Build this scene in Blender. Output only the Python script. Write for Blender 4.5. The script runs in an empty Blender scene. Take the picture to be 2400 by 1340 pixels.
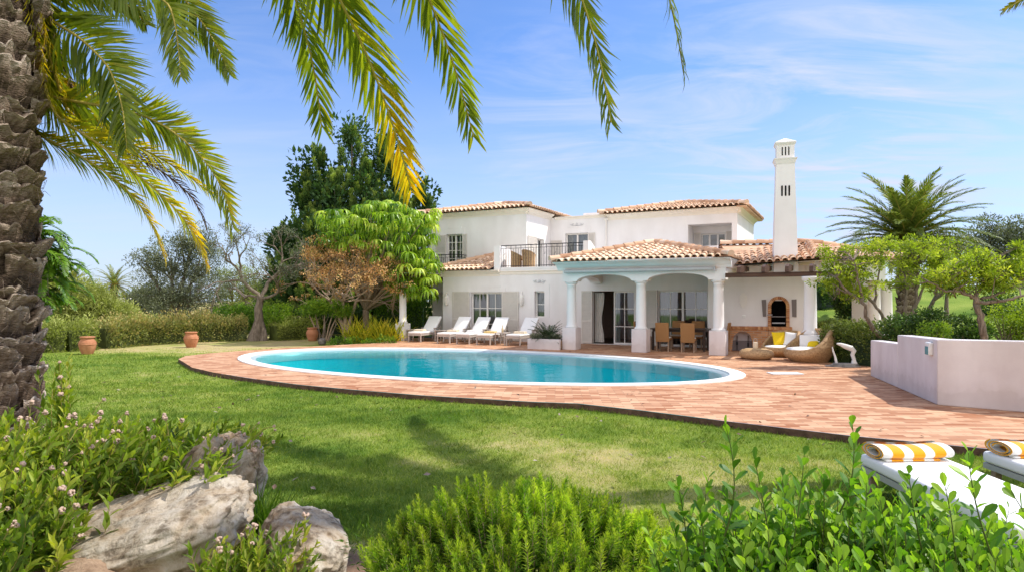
import bpy, bmesh, math, random
import numpy as np
from mathutils import Vector, Matrix

SC = bpy.context.scene
COL = SC.collection
R = math.radians
RNG = np.random.default_rng(7)

# ------------------------------------------------------------------ frame of reference
F, HZ, CX, CZ = 1500.0, 700.0, 1200.0, 1.75      # survey constants of the photograph
TH = R(27.5)                                      # the facade is turned 27.5 degrees
U = np.array([math.cos(TH), -math.sin(TH)]); V = np.array([math.sin(TH), math.cos(TH)])
HO = np.array([1.97, 22.45])                      # foot of the first portico column
LAWN = -0.10


def G(px, py, z=LAWN):
    """ground point surveyed from the photograph"""
    y = F * (CZ - z) / (py - HZ)
    return np.array([(px - CX) / F * y, y, z])


def at(px, py, y):
    return np.array([(px - CX) / F * y, y, CZ + (HZ - py) / F * y])


def hw(a, b, z=0.0):
    p = HO + a * U + b * V
    return np.array([p[0], p[1], z])


def smooth(t):
    t = np.clip(t, 0, 1)
    return t * t * (3 - 2 * t)


def vnoise(x, y, seed=0):
    """cheap value noise, vectorised"""
    x = np.asarray(x, float); y = np.asarray(y, float)
    xi = np.floor(x).astype(np.int64); yi = np.floor(y).astype(np.int64)
    fx = x - xi; fy = y - yi
    fx = fx * fx * (3 - 2 * fx); fy = fy * fy * (3 - 2 * fy)

    def h(i, j):
        n = (i * 374761393 + j * 668265263 + seed * 1442695041) & 0x7fffffff
        n = ((n ^ (n >> 13)) * 1274126177) & 0x7fffffff
        return ((n ^ (n >> 16)) & 0xffff) / 65535.0
    a = h(xi, yi); b = h(xi + 1, yi); c = h(xi, yi + 1); d = h(xi + 1, yi + 1)
    return a + (b - a) * fx + (c - a) * fy + (a - b - c + d) * fx * fy


def fbm(x, y, seed=0, o=4):
    s = 0; w = .5
    for k in range(o):
        s = s + w * vnoise(x * 2 ** k, y * 2 ** k, seed + k); w *= .5
    return s


def vnoise3(p, seed=0):
    a = vnoise(p[:, 0] + 13.7 * np.floor(p[:, 2]), p[:, 1] + 7.3 * np.floor(p[:, 2]), seed)
    q = np.floor(p[:, 2]) + 1
    b = vnoise(p[:, 0] + 13.7 * q, p[:, 1] + 7.3 * q, seed)
    f = p[:, 2] - np.floor(p[:, 2]); f = f * f * (3 - 2 * f)
    return a + (b - a) * f


def fbm3(p, seed=0, o=4):
    s = 0; w = .5
    for k in range(o):
        s = s + w * vnoise3(p * 2 ** k + 5.1 * k, seed + k); w *= .5
    return s


def norm(a):
    a = np.asarray(a, float)
    return a / np.maximum(np.linalg.norm(a, axis=-1, keepdims=True), 1e-9)


def gz(x, y):
    x = np.asarray(x, float); y = np.asarray(y, float)
    z = LAWN + 2.9 * smooth((x - 6) / 7) * smooth((y - 23) / 28)
    z = z - 2.6 * smooth((y - 31) / 40) * smooth((-x - 2) / 8) - 1.5 * smooth((-x - 22) / 25)
    return z


# ------------------------------------------------------------------ mesh builder
class MB:
    def __init__(s): s.c = []

    def add(s, v, f, t=.5):
        v = np.asarray(v, np.float32).reshape(-1, 3); f = np.asarray(f, np.int32)
        if f.ndim == 1: f = f[None]
        t = np.broadcast_to(np.asarray(t, np.float32), (len(v),))
        s.c.append((v, f, t)); return s

    def quad(s, a, b, c, d, t=.5): return s.add([a, b, c, d], [[0, 1, 2, 3]], t)

    def poly(s, pts, t=.5): return s.add(pts, [list(range(len(pts)))], t)

    def box(s, x0, x1, y0, y1, z0, z1, t=.5):
        v = [(x0, y0, z0), (x1, y0, z0), (x1, y1, z0), (x0, y1, z0), (x0, y0, z1), (x1, y0, z1), (x1, y1, z1), (x0, y1, z1)]
        return s.add(v, [[0, 3, 2, 1], [4, 5, 6, 7], [0, 1, 5, 4], [1, 2, 6, 5], [2, 3, 7, 6], [3, 0, 4, 7]], t)

    def rbox(s, x0, x1, y0, y1, z0, z1, r=.02, seg=2, t=.5, M=None):
        bm = bmesh.new(); bmesh.ops.create_cube(bm, size=1)
        for v in bm.verts:
            v.co = Vector(((x0 + x1) / 2 + v.co.x * (x1 - x0), (y0 + y1) / 2 + v.co.y * (y1 - y0), (z0 + z1) / 2 + v.co.z * (z1 - z0)))
        bmesh.ops.bevel(bm, geom=bm.edges[:], offset=r, segments=seg, affect='EDGES', profile=.5)
        return s.bm(bm, t, M)

    def bm(s, bm, t=.5, M=None):
        bm.verts.index_update()
        v = np.array([list((M @ q.co) if M is not None else q.co) for q in bm.verts]); fs = {}
        for f in bm.faces: fs.setdefault(len(f.verts), []).append([q.index for q in f.verts])
        first = True
        base = v
        for k, arr in fs.items(): s.add(base, arr, t)
        bm.free(); return s

    def tube(s, pts, rad, n=8, t=.5, cap=True):
        pts = np.asarray(pts, float); m = len(pts)
        rad = np.broadcast_to(np.asarray(rad, float), (m,))
        T = np.gradient(pts, axis=0); T = norm(T)
        ref = np.array([0, 0, 1.]) if abs(T[0, 2]) < .9 else np.array([1., 0, 0])
        a = norm(np.cross(T[0], ref)); fr = []
        for i in range(m):
            a = a - T[i] * (a @ T[i]); a = norm(a); fr.append((a, np.cross(T[i], a)))
        A = np.array([f[0] for f in fr]); B = np.array([f[1] for f in fr])
        ph = np.arange(n) * 2 * math.pi / n
        v = pts[:, None] + rad[:, None, None] * (A[:, None] * np.cos(ph)[None, :, None] + B[:, None] * np.sin(ph)[None, :, None])
        i = np.arange(m - 1)[:, None] * n; j = np.arange(n)[None]; k = (j + 1) % n
        f = np.stack([i + j, i + k, i + n + k, i + n + j], -1).reshape(-1, 4)
        s.add(v.reshape(-1, 3), f, t)
        if cap:
            s.add(v[0], [list(range(n))[::-1]], t); s.add(v[-1], [list(range(n))], t)
        return s

    def lathe(s, prof, n=24, c=(0, 0, 0), t=.5, sx=1, sy=1):
        ph = np.arange(n) * 2 * math.pi / n; pr = np.asarray(prof, float)
        v = np.stack([c[0] + sx * pr[:, 0, None] * np.cos(ph), c[1] + sy * pr[:, 0, None] * np.sin(ph), c[2] + np.repeat(pr[:, 1, None], n, 1)], -1)
        m = len(pr); i = np.arange(m - 1)[:, None] * n; j = np.arange(n)[None]; k = (j + 1) % n
        f = np.stack([i + j, i + k, i + n + k, i + n + j], -1).reshape(-1, 4)
        return s.add(v.reshape(-1, 3), f, t)

    def grid(s, v, t=.5, closed=False):
        v = np.asarray(v, float); m, n = v.shape[:2]
        i = np.arange(m - 1)[:, None] * n; j = np.arange(n if closed else n - 1)[None]; k = (j + 1) % n
        f = np.stack([i + j, i + k, i + n + k, i + n + j], -1).reshape(-1, 4)
        return s.add(v.reshape(-1, 3), f, t if np.ndim(t) == 0 else np.asarray(t).reshape(-1))

    def prism(s, poly, h0, h1, axis=2, t=.5):
        """extrude a 2-D polygon; axis 2: (x,y) -> z ; axis 1: (x,z) along y ; axis 0: (y,z) along x"""
        p = np.asarray(poly, float); n = len(p)

        def mk(h):
            o = np.zeros((n, 3)); r = [q for q in (0, 1, 2) if q != axis]
            o[:, r[0]] = p[:, 0]; o[:, r[1]] = p[:, 1]; o[:, axis] = h; return o
        v = np.vstack([mk(h0), mk(h1)])
        s.add(v, [list(range(n))[::-1]], t); s.add(v, [list(range(n, 2 * n))], t)
        f = [[i, (i + 1) % n, n + (i + 1) % n, n + i] for i in range(n)]
        return s.add(v, f, t)

    def scatter(s, T, P, D, N, L, W, t):
        tv, tf = T; n = len(P)
        if n == 0: return s
        D = norm(D); S = norm(np.cross(D, N)); NN = np.cross(S, D)
        L = np.broadcast_to(L, (n,))[:, None, None]; W = np.broadcast_to(W, (n,))[:, None, None]
        v = np.asarray(P)[:, None] + L * tv[None, :, 1, None] * D[:, None] + W * tv[None, :, 0, None] * S[:, None] + L * tv[None, :, 2, None] * NN[:, None]
        k = len(tv); f = (tf[None] + (np.arange(n) * k)[:, None, None]).reshape(-1, tf.shape[1])
        return s.add(v.reshape(-1, 3), f, np.repeat(np.broadcast_to(np.asarray(t, np.float32), (n,)), k))

    def xf(s, M):
        """apply a 4x4 to everything added so far"""
        M = np.array(M)
        s.c = [((v @ M[:3, :3].T + M[:3, 3]).astype(np.float32), f, t) for v, f, t in s.c]; return s

    def build(s, name, mat, parent=None, smooth=False, loc=None):
        off = 0; vs = []; ts = []; loops = []; tot = []
        for v, f, t in s.c:
            vs.append(v); ts.append(t); loops.append((f + off).ravel()); tot.append(np.full(len(f), f.shape[1], np.int32)); off += len(v)
        v = np.concatenate(vs); t = np.concatenate(ts); lo = np.concatenate(loops).astype(np.int32); tt = np.concatenate(tot)
        me = bpy.data.meshes.new(name)
        me.vertices.add(len(v)); me.vertices.foreach_set('co', v.ravel().astype(np.float32))
        me.loops.add(len(lo)); me.loops.foreach_set('vertex_index', lo)
        me.polygons.add(len(tt)); st = np.zeros(len(tt), np.int32); st[1:] = np.cumsum(tt)[:-1]
        me.polygons.foreach_set('loop_start', st); me.polygons.foreach_set('loop_total', tt)
        me.polygons.foreach_set('use_smooth', np.full(len(tt), bool(smooth)))
        at_ = me.attributes.new('tint', 'FLOAT', 'POINT'); at_.data.foreach_set('value', t.astype(np.float32))
        me.update(calc_edges=True); me.validate()
        me.materials.append(mat)
        o = bpy.data.objects.new(name, me); COL.objects.link(o)
        if parent is not None: o.parent = parent
        if loc is not None: o.location = loc
        return o


def tag(o, label=None, cat=None, group=None, kind=None):
    if label: o['label'] = label
    if cat: o['category'] = cat
    if group: o['group'] = group
    if kind: o['kind'] = kind
    return o


def empty(name, loc=(0, 0, 0), rz=0, label=None, cat=None, group=None):
    o = bpy.data.objects.new(name, None); COL.objects.link(o); o.empty_display_size = .2
    o.location = [float(q) for q in loc]; o.rotation_euler = (0, 0, rz)
    return tag(o, label, cat, group)


def copy_tree(o, parent=None):
    c = o.copy(); COL.objects.link(c)
    if parent is not None: c.parent = parent
    for ch in [q for q in COL.objects if q.parent == o]: copy_tree(ch, c)
    return c


def place(o, loc, rz=0, label=None):
    o.location = [float(q) for q in loc]; o.rotation_euler = (0, 0, rz)
    if label: o['label'] = label
    return o


# leaf templates: x = width, y = length, z = lift
def tpl(v, f): return np.array(v, float), np.array(f, int)


LEAF = tpl([(0, 0, 0), (.5, .45, .07), (0, 1, 0), (-.5, .45, .07)], [[0, 1, 2], [0, 2, 3]])
LEAFB = tpl([(0, 0, 0), (.28, .3, .05), (.5, .66, .05), (.3, .92, .0), (0, 1, -.04), (-.3, .92, 0), (-.5, .66, .05), (-.28, .3, .05), (0, .3, 0), (0, .66, -.01)],
            [[0, 1, 8, 8], [1, 2, 9, 8], [2, 3, 4, 9], [4, 5, 6, 9], [6, 7, 8, 9], [7, 0, 8, 8]])
LEAFB = (LEAFB[0], np.array([[0, 1, 8], [1, 2, 9], [1, 9, 8], [2, 3, 9], [3, 4, 9], [4, 5, 9], [5, 6, 9], [6, 7, 9], [7, 8, 9], [7, 0, 8]]))
LANCE = tpl([(0, 0, 0), (.5, .3, .05), (0, .35, 0), (-.5, .3, .05), (.38, .65, .02), (0, .68, -.03), (-.38, .65, .02), (0, 1, -.12)],
            [[0, 1, 2], [0, 2, 3], [1, 4, 5], [1, 5, 2], [2, 5, 6], [2, 6, 3], [4, 7, 5], [5, 7, 6]])
BLADE = tpl([(-.5, 0, 0), (.5, 0, 0), (.35, .55, .06), (-.35, .55, .06), (0, 1, .25)], [[0, 1, 2], [0, 2, 3], [3, 2, 4]])
STRIP = tpl([(-.25, 0, 0), (.25, 0, 0), (.5, .3, .03), (-.5, .3, .03), (.42, .65, -.02), (-.42, .65, -.02), (0, 1, -.16)],
            [[0, 1, 2], [0, 2, 3], [3, 2, 4], [3, 4, 5], [5, 4, 6]])
DROOP2 = tpl([(-.3, 0, 0), (.3, 0, 0), (.5, .3, .02), (0, .3, .05), (-.5, .3, .02), (.48, .58, -.16), (0, .58, -.12), (-.48, .58, -.16), (.3, .74, -.5), (-.3, .74, -.5), (0, .78, -.82)],
             [[0, 1, 3], [1, 2, 3], [0, 3, 4], [3, 2, 5], [3, 5, 6], [4, 3, 6], [4, 6, 7], [6, 5, 8], [7, 6, 9], [6, 8, 9], [9, 8, 10]])
DROOP = tpl([(-.2, 0, 0), (.2, 0, 0), (.5, .35, -.04), (0, .35, .03), (-.5, .35, -.04), (.45, .7, -.26), (0, .7, -.2), (-.45, .7, -.26), (0, 1, -.55)],
            [[0, 1, 3], [1, 2, 3], [0, 3, 4], [3, 2, 5], [3, 5, 6], [4, 3, 6], [4, 6, 7], [6, 5, 8], [7, 6, 8]])


def rv(n, rng=None):
    return norm((rng or RNG).normal(size=(n, 3)))


# ------------------------------------------------------------------ materials
def nt(name):
    m = bpy.data.materials.new(name); m.use_nodes = True; t = m.node_tree; t.nodes.clear()
    return m, t, t.nodes, t.links


def ramp(nodes, stops, interp='LINEAR'):
    r = nodes.new('ShaderNodeValToRGB'); r.color_ramp.interpolation = interp
    e = r.color_ramp.elements
    while len(e) < len(stops): e.new(.5)
    for q, (p, c) in zip(e, stops): q.position = p; q.color = (*c[:3], 1)
    return r


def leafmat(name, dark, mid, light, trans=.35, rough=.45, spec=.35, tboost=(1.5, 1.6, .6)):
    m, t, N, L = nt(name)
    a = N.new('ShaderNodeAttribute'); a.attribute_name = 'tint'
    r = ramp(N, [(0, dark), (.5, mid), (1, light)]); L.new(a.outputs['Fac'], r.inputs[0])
    nz = N.new('ShaderNodeTexNoise'); nz.inputs['Scale'].default_value = 3.5; nz.inputs['Detail'].default_value = 3
    g = N.new('ShaderNodeNewGeometry'); L.new(g.outputs['Position'], nz.inputs['Vector'])
    mp = N.new('ShaderNodeMapRange'); mp.inputs[1].default_value = .3; mp.inputs[2].default_value = .7; mp.inputs[3].default_value = .72; mp.inputs[4].default_value = 1.28
    L.new(nz.outputs[0], mp.inputs[0])
    mx = N.new('ShaderNodeVectorMath'); mx.operation = 'SCALE'; L.new(r.outputs[0], mx.inputs[0]); L.new(mp.outputs[0], mx.inputs['Scale'])
    p = N.new('ShaderNodeBsdfPrincipled'); p.inputs['Roughness'].default_value = rough; p.inputs['Specular IOR Level'].default_value = spec
    L.new(mx.outputs[0], p.inputs['Base Color'])
    tb = N.new('ShaderNodeVectorMath'); tb.operation = 'MULTIPLY'; tb.inputs[1].default_value = tboost; L.new(mx.outputs[0], tb.inputs[0])
    tr = N.new('ShaderNodeBsdfTranslucent'); L.new(tb.outputs[0], tr.inputs[0])
    s = N.new('ShaderNodeMixShader'); s.inputs[0].default_value = trans; L.new(p.outputs[0], s.inputs[1]); L.new(tr.outputs[0], s.inputs[2])
    o = N.new('ShaderNodeOutputMaterial'); L.new(s.outputs[0], o.inputs[0]); return m


def surf(name, stops, scale=5, detail=6, rough=.8, bump=.3, bscale=None, tintmix=0., stretch=(1, 1, 1), spec=.3, metal=0, bdist=.02, stain=None, base_dirt=0):
    """noise-coloured surface; tintmix blends the 'tint' attribute into the ramp position"""
    m, t, N, L = nt(name)
    tc = N.new('ShaderNodeTexCoord'); mp = N.new('ShaderNodeMapping'); mp.inputs['Scale'].default_value = stretch
    L.new(tc.outputs['Object'], mp.inputs[0])
    nz = N.new('ShaderNodeTexNoise'); nz.inputs['Scale'].default_value = scale; nz.inputs['Detail'].default_value = detail; nz.inputs['Roughness'].default_value = .62
    L.new(mp.outputs[0], nz.inputs['Vector'])
    fac = nz.outputs[0]
    if tintmix:
        a = N.new('ShaderNodeAttribute'); a.attribute_name = 'tint'
        mm = N.new('ShaderNodeMix'); mm.inputs[0].default_value = tintmix; L.new(fac, mm.inputs[2]); L.new(a.outputs['Fac'], mm.inputs[3]); fac = mm.outputs[0]
    r = ramp(N, stops); L.new(fac, r.inputs[0]); colr = r.outputs[0]
    if stain:
        n2 = N.new('ShaderNodeTexNoise'); n2.inputs['Scale'].default_value = stain[0]; n2.inputs['Detail'].default_value = 5
        m2 = N.new('ShaderNodeMapping'); m2.inputs['Scale'].default_value = (1, 1, .25); L.new(tc.outputs['Object'], m2.inputs[0]); L.new(m2.outputs[0], n2.inputs['Vector'])
        r2 = ramp(N, [(.35, stain[1]), (.65, (1, 1, 1))]); L.new(n2.outputs[0], r2.inputs[0])
        ml = N.new('ShaderNodeMix'); ml.data_type = 'RGBA'; ml.blend_type = 'MULTIPLY'; ml.inputs[0].default_value = 1
        L.new(colr, ml.inputs[6]); L.new(r2.outputs[0], ml.inputs[7]); colr = ml.outputs[2]
    if base_dirt:      # splash marks and grime along the foot of a wall
        sp_ = N.new('ShaderNodeSeparateXYZ'); L.new(tc.outputs['Object'], sp_.inputs[0])
        nd = N.new('ShaderNodeTexNoise'); nd.inputs['Scale'].default_value = 5; nd.inputs['Detail'].default_value = 7; L.new(tc.outputs['Object'], nd.inputs['Vector'])
        h_ = N.new('ShaderNodeMath'); h_.operation = 'MULTIPLY_ADD'; h_.inputs[1].default_value = -.45; L.new(nd.outputs[0], h_.inputs[0]); L.new(sp_.outputs[2], h_.inputs[2])
        r4 = ramp(N, [(0, (.62, .55, .48)), (.06, (.86, .82, .78)), (.22, (1, 1, 1))]); L.new(h_.outputs[0], r4.inputs[0])
        m4 = N.new('ShaderNodeMix'); m4.data_type = 'RGBA'; m4.blend_type = 'MULTIPLY'; m4.inputs[0].default_value = base_dirt; L.new(colr, m4.inputs[6]); L.new(r4.outputs[0], m4.inputs[7]); colr = m4.outputs[2]
    p = N.new('ShaderNodeBsdfPrincipled'); p.inputs['Roughness'].default_value = rough; p.inputs['Specular IOR Level'].default_value = spec; p.inputs['Metallic'].default_value = metal
    L.new(colr, p.inputs['Base Color'])
    if bump:
        n3 = N.new('ShaderNodeTexNoise'); n3.inputs['Scale'].default_value = bscale or scale * 4; n3.inputs['Detail'].default_value = 6
        L.new(mp.outputs[0], n3.inputs['Vector'])
        b = N.new('ShaderNodeBump'); b.inputs['Strength'].default_value = bump; b.inputs['Distance'].default_value = bdist
        L.new(n3.outputs[0], b.inputs['Height']); L.new(b.outputs[0], p.inputs['Normal'])
    o = N.new('ShaderNodeOutputMaterial'); L.new(p.outputs[0], o.inputs[0]); return m


def brickmat(name, c1, c2, mortar, bw, bh, off=.5, ms=.008, coord='Object', rot=(0, 0, 0), rough=.8, mtx=1., bump=.35):
    m, t, N, L = nt(name)
    tc = N.new('ShaderNodeTexCoord'); mp = N.new('ShaderNodeMapping'); mp.inputs['Rotation'].default_value = rot
    L.new(tc.outputs[coord], mp.inputs[0])
    wob = N.new('ShaderNodeTexNoise'); wob.inputs['Scale'].default_value = .9; L.new(mp.outputs[0], wob.inputs['Vector'])
    ad = N.new('ShaderNodeVectorMath'); ad.operation = 'MULTIPLY_ADD'; ad.inputs[1].default_value = (.06 * mtx, .06 * mtx, 0); L.new(wob.outputs['Color'], ad.inputs[0]); L.new(mp.outputs[0], ad.inputs[2])
    b = N.new('ShaderNodeTexBrick'); b.offset = off; b.inputs['Scale'].default_value = 1; b.inputs['Mortar Size'].default_value = ms
    b.inputs['Brick Width'].default_value = bw; b.inputs['Row Height'].default_value = bh; b.inputs['Bias'].default_value = 0
    b.inputs['Color1'].default_value = (0, 0, 0, 1); b.inputs['Color2'].default_value = (1, 1, 1, 1); b.inputs['Mortar'].default_value = (.5, .5, .5, 1); b.inputs['Mortar Smooth'].default_value = .3
    L.new(ad.outputs[0], b.inputs['Vector'])
    nz = N.new('ShaderNodeTexNoise'); nz.inputs['Scale'].default_value = 1.3; nz.inputs['Detail'].default_value = 8; nz.inputs['Roughness'].default_value = .7
    L.new(tc.outputs[coord], nz.inputs['Vector'])
    mm = N.new('ShaderNodeMix'); mm.inputs[0].default_value = .45; L.new(b.outputs['Color'], mm.inputs[2]); L.new(nz.outputs[0], mm.inputs[3])
    r = ramp(N, [(.2, c1), (.5, tuple((p + q) / 2 for p, q in zip(c1, c2))), (.8, c2)]); L.new(mm.outputs[0], r.inputs[0])
    mo = N.new('ShaderNodeMix'); mo.data_type = 'RGBA'; mo.inputs[7].default_value = (*mortar, 1); L.new(b.outputs['Fac'], mo.inputs[0]); L.new(r.outputs[0], mo.inputs[6])
    p = N.new('ShaderNodeBsdfPrincipled'); p.inputs['Roughness'].default_value = rough; p.inputs['Specular IOR Level'].default_value = .25
    L.new(mo.outputs[2], p.inputs['Base Color'])
    iv = N.new('ShaderNodeMath'); iv.operation = 'SUBTRACT'; iv.inputs[0].default_value = 1; L.new(b.outputs['Fac'], iv.inputs[1])
    n4 = N.new('ShaderNodeTexNoise'); n4.inputs['Scale'].default_value = 25; L.new(tc.outputs[coord], n4.inputs['Vector'])
    a2 = N.new('ShaderNodeMath'); a2.operation = 'MULTIPLY_ADD'; a2.inputs[1].default_value = .5; L.new(n4.outputs[0], a2.inputs[0]); L.new(iv.outputs[0], a2.inputs[2])
    bp = N.new('ShaderNodeBump'); bp.inputs['Strength'].default_value = bump; bp.inputs['Distance'].default_value = .01; L.new(a2.outputs[0], bp.inputs['Height']); L.new(bp.outputs[0], p.inputs['Normal'])
    o = N.new('ShaderNodeOutputMaterial'); L.new(p.outputs[0], o.inputs[0]); return m


def plain(name, c, rough=.5, spec=.4, metal=0., var=.06, sc=8):
    lo = tuple(max(0, q * (1 - var)) for q in c); hi = tuple(min(1, q * (1 + var)) for q in c)
    return surf(name, [(.3, lo), (.7, hi)], scale=sc, rough=rough, bump=.08, spec=spec, metal=metal)


M = {}
M['stucco'] = surf('white_stucco', [(.25, (.82, .80, .79)), (.75, (.89, .87, .86))], scale=1.2, rough=.9, bump=.25, bscale=60, spec=.15, bdist=.004, stain=(1.5, (.925, .915, .905)), base_dirt=.45)
M['stucco_old'] = surf('white_rendered_wall', [(.25, (.74, .68, .68)), (.75, (.83, .78, .77))], scale=2.2, rough=.92, bump=.3, bscale=45, spec=.12, bdist=.005, stain=(1.6, (.86, .84, .83)), base_dirt=.3)
M['trim'] = plain('warm_white_paint', (.84, .81, .76), .6, .3, var=.03)
M['cream'] = plain('cream_ceiling', (.85, .78, .68), .85, .15, var=.03)
M['shutter'] = plain('shutter_paint', (.66, .62, .56), .55, .35, var=.04)
M['tile'] = surf('clay_tile', [(.20, (.46, .27, .17)), (.40, (.72, .47, .31)), (.60, (.84, .62, .45)), (.82, (.88, .74, .60))], scale=4, rough=.85, bump=.3, bscale=30, tintmix=.6, spec=.15, stain=(1.1, (.75, .7, .66)))
M['paver'] = brickmat('terracotta_paver', (.34, .13, .055), (.68, .415, .25), (.30, .19, .12), .32, .105, ms=.005, rot=(0, 0, R(4)))
M['brick'] = brickmat('orange_brick', (.42, .17, .07), (.62, .32, .15), (.45, .33, .24), .24, .075, ms=.010, rot=(R(90), 0, 0), mtx=.1)
M['brick_lone'] = surf('orange_brick_piece', [(.25, (.40, .16, .07)), (.75, (.64, .34, .16))], scale=9, rough=.85, bump=.4, tintmix=.6)
M['mortar'] = plain('mortar', (.5, .42, .35), .9, .1)
M['soot_and_shade'] = plain('soot_and_shade_black', (.012, .011, .010), .9, .1, var=.4)
M['wood'] = surf('dark_brown_timber', [(.3, (.045, .022, .014)), (.7, (.12, .062, .038))], scale=6, stretch=(.25, 6, 6), rough=.65, bump=.3, spec=.3)
M['iron'] = plain('black_iron', (.018, .019, .022), .45, .5)
M['coping'] = surf('white_coping_stone', [(.3, (.80, .78, .74)), (.7, (.88, .86, .83))], scale=3, rough=.7, bump=.15, spec=.25, stain=(1.5, (.93, .92, .9)))
M['gutter'] = plain('grey_tile_band', (.42, .50, .53), .35, .5)
M['white_lid'] = plain('white_plastic', (.82, .82, .80), .5, .4)
M['canvas'] = plain('white_canvas', (.86, .85, .83), .85, .2, var=.02)
M['linen'] = plain('cream_linen', (.74, .62, .46), .9, .15, var=.1)
M['taupe'] = plain('taupe_aluminium', (.44, .38, .33), .5, .4)
M['teak'] = surf('weathered_teak', [(.3, (.24, .16, .11)), (.7, (.40, .29, .20))], scale=8, stretch=(1, 8, 8), rough=.7, bump=.2)
M['darkwood'] = plain('dark_walnut', (.05, .028, .018), .45, .4, var=.2)
M['wicker_dark'] = surf('honey_weave', [(.3, (.27, .125, .042)), (.7, (.46, .25, .10))], scale=40, stretch=(1, 1, 4), rough=.7, bump=.5, bscale=90)
M['glassbottle'] = plain('amber_glass', (.62, .48, .28), .15, .6)
M['yellow'] = plain('yellow_fabric', (.80, .55, .02), .9, .15, var=.08, sc=20)
M['terracotta'] = surf('terracotta_pot', [(.3, (.42, .17, .085)), (.7, (.58, .28, .16))], scale=4, rough=.85, bump=.3, spec=.15, stain=(3, (.8, .76, .72)))
M['slate'] = surf('slate_slab', [(.3, (.16, .15, .14)), (.7, (.42, .40, .37))], scale=5, rough=.8, bump=.5)
M['stone_dark'] = surf('weathered_dark_stone', [(.3, (.07, .06, .05)), (.7, (.24, .21, .18))], scale=9, rough=.9, bump=.6)
M['white_stone'] = surf('white_marble', [(.3, (.66, .65, .62)), (.7, (.82, .81, .79))], scale=6, rough=.55, bump=.15)
M['interior'] = plain('interior_plaster', (.58, .44, .36), .9, .1)
M['int_floor'] = plain('interior_floor', (.10, .065, .05), .4, .4)
M['curtain'] = plain('white_curtain', (.68, .66, .61), .9, .1)
M['soil'] = surf('dry_soil', [(.3, (.18, .11, .065)), (.7, (.42, .29, .19))], scale=12, rough=.95, bump=.7, bscale=60)
M['zinc'] = plain('grey_zinc', (.45, .45, .46), .45, .5, .3)
M['teal_glass'] = plain('teal_lamp_glass', (.05, .28, .33), .15, .6)
M['pale_ornament'] = plain('pale_grey_plaster', (.62, .62, .62), .8, .2)

# window glass: clear, with a real reflection
m, t, N, L = nt('window_glass')
tr = N.new('ShaderNodeBsdfTransparent'); tr.inputs[0].default_value = (.50, .54, .55, 1)
gl = N.new('ShaderNodeBsdfGlossy'); gl.inputs['Roughness'].default_value = .03; gl.inputs[0].default_value = (.9, .95, 1, 1)
fr = N.new('ShaderNodeFresnel'); fr.inputs[0].default_value = 1.6
mr = N.new('ShaderNodeMath'); mr.operation = 'MULTIPLY_ADD'; mr.inputs[1].default_value = 1.2; mr.inputs[2].default_value = .05; L.new(fr.outputs[0], mr.inputs[0])
mx = N.new('ShaderNodeMixShader'); L.new(mr.outputs[0], mx.inputs[0]); L.new(tr.outputs[0], mx.inputs[1]); L.new(gl.outputs[0], mx.inputs[2])
o = N.new('ShaderNodeOutputMaterial'); L.new(mx.outputs[0], o.inputs[0]); M['glass'] = m

# pool water: tinted clear body with rippled fresnel reflection
m, t, N, L = nt('pool_water')
g = N.new('ShaderNodeNewGeometry')
n1 = N.new('ShaderNodeTexNoise'); n1.inputs['Scale'].default_value = 2.2; n1.inputs['Detail'].default_value = 4; n1.inputs['Distortion'].default_value = .4
L.new(g.outputs['Position'], n1.inputs['Vector'])
bp = N.new('ShaderNodeBump'); bp.inputs['Strength'].default_value = .6; bp.inputs['Distance'].default_value = .022; L.new(n1.outputs[0], bp.inputs['Height'])
tr = N.new('ShaderNodeBsdfTransparent'); tr.inputs[0].default_value = (.60, .985, .995, 1)
gl = N.new('ShaderNodeBsdfGlossy'); gl.inputs['Roughness'].default_value = .02; L.new(bp.outputs[0], gl.inputs['Normal'])
fr = N.new('ShaderNodeFresnel'); fr.inputs[0].default_value = 1.33; L.new(bp.outputs[0], fr.inputs['Normal'])
mr = N.new('ShaderNodeMath'); mr.operation = 'MULTIPLY'; mr.inputs[1].default_value = .58; L.new(fr.outputs[0], mr.inputs[0])
mx = N.new('ShaderNodeMixShader'); L.new(mr.outputs[0], mx.inputs[0]); L.new(tr.outputs[0], mx.inputs[1]); L.new(gl.outputs[0], mx.inputs[2])
o = N.new('ShaderNodeOutputMaterial'); L.new(mx.outputs[0], o.inputs[0]); M['water'] = m
M['basin'] = surf('turquoise_mosaic', [(.3, (.008, .53, .60)), (.7, (.015, .63, .70))], scale=1.6, rough=.5, bump=.1, bscale=14)

# wicker: woven rings
m, t, N, L = nt('woven_wicker')
tc = N.new('ShaderNodeTexCoord'); w = N.new('ShaderNodeTexWave'); w.wave_type = 'BANDS'; w.bands_direction = 'Z'; w.inputs['Scale'].default_value = 9; w.inputs['Distortion'].default_value = .6; w.inputs['Detail'].default_value = 1
L.new(tc.outputs['Object'], w.inputs['Vector'])
vz = N.new('ShaderNodeTexNoise'); vz.inputs['Scale'].default_value = 22; vz.inputs['Detail'].default_value = 3; L.new(tc.outputs['Object'], vz.inputs['Vector'])
ad = N.new('ShaderNodeMath'); ad.operation = 'MULTIPLY_ADD'; ad.inputs[1].default_value = .45; L.new(w.outputs[0], ad.inputs[0]); L.new(vz.outputs[0], ad.inputs[2])
r = ramp(N, [(.3, (.17, .085, .032)), (.6, (.40, .235, .11)), (.95, (.56, .38, .20))]); L.new(ad.outputs[0], r.inputs[0])
p = N.new('ShaderNodeBsdfPrincipled'); p.inputs['Roughness'].default_value = .6; p.inputs['Specular IOR Level'].default_value = .3; L.new(r.outputs[0], p.inputs['Base Color'])
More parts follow.
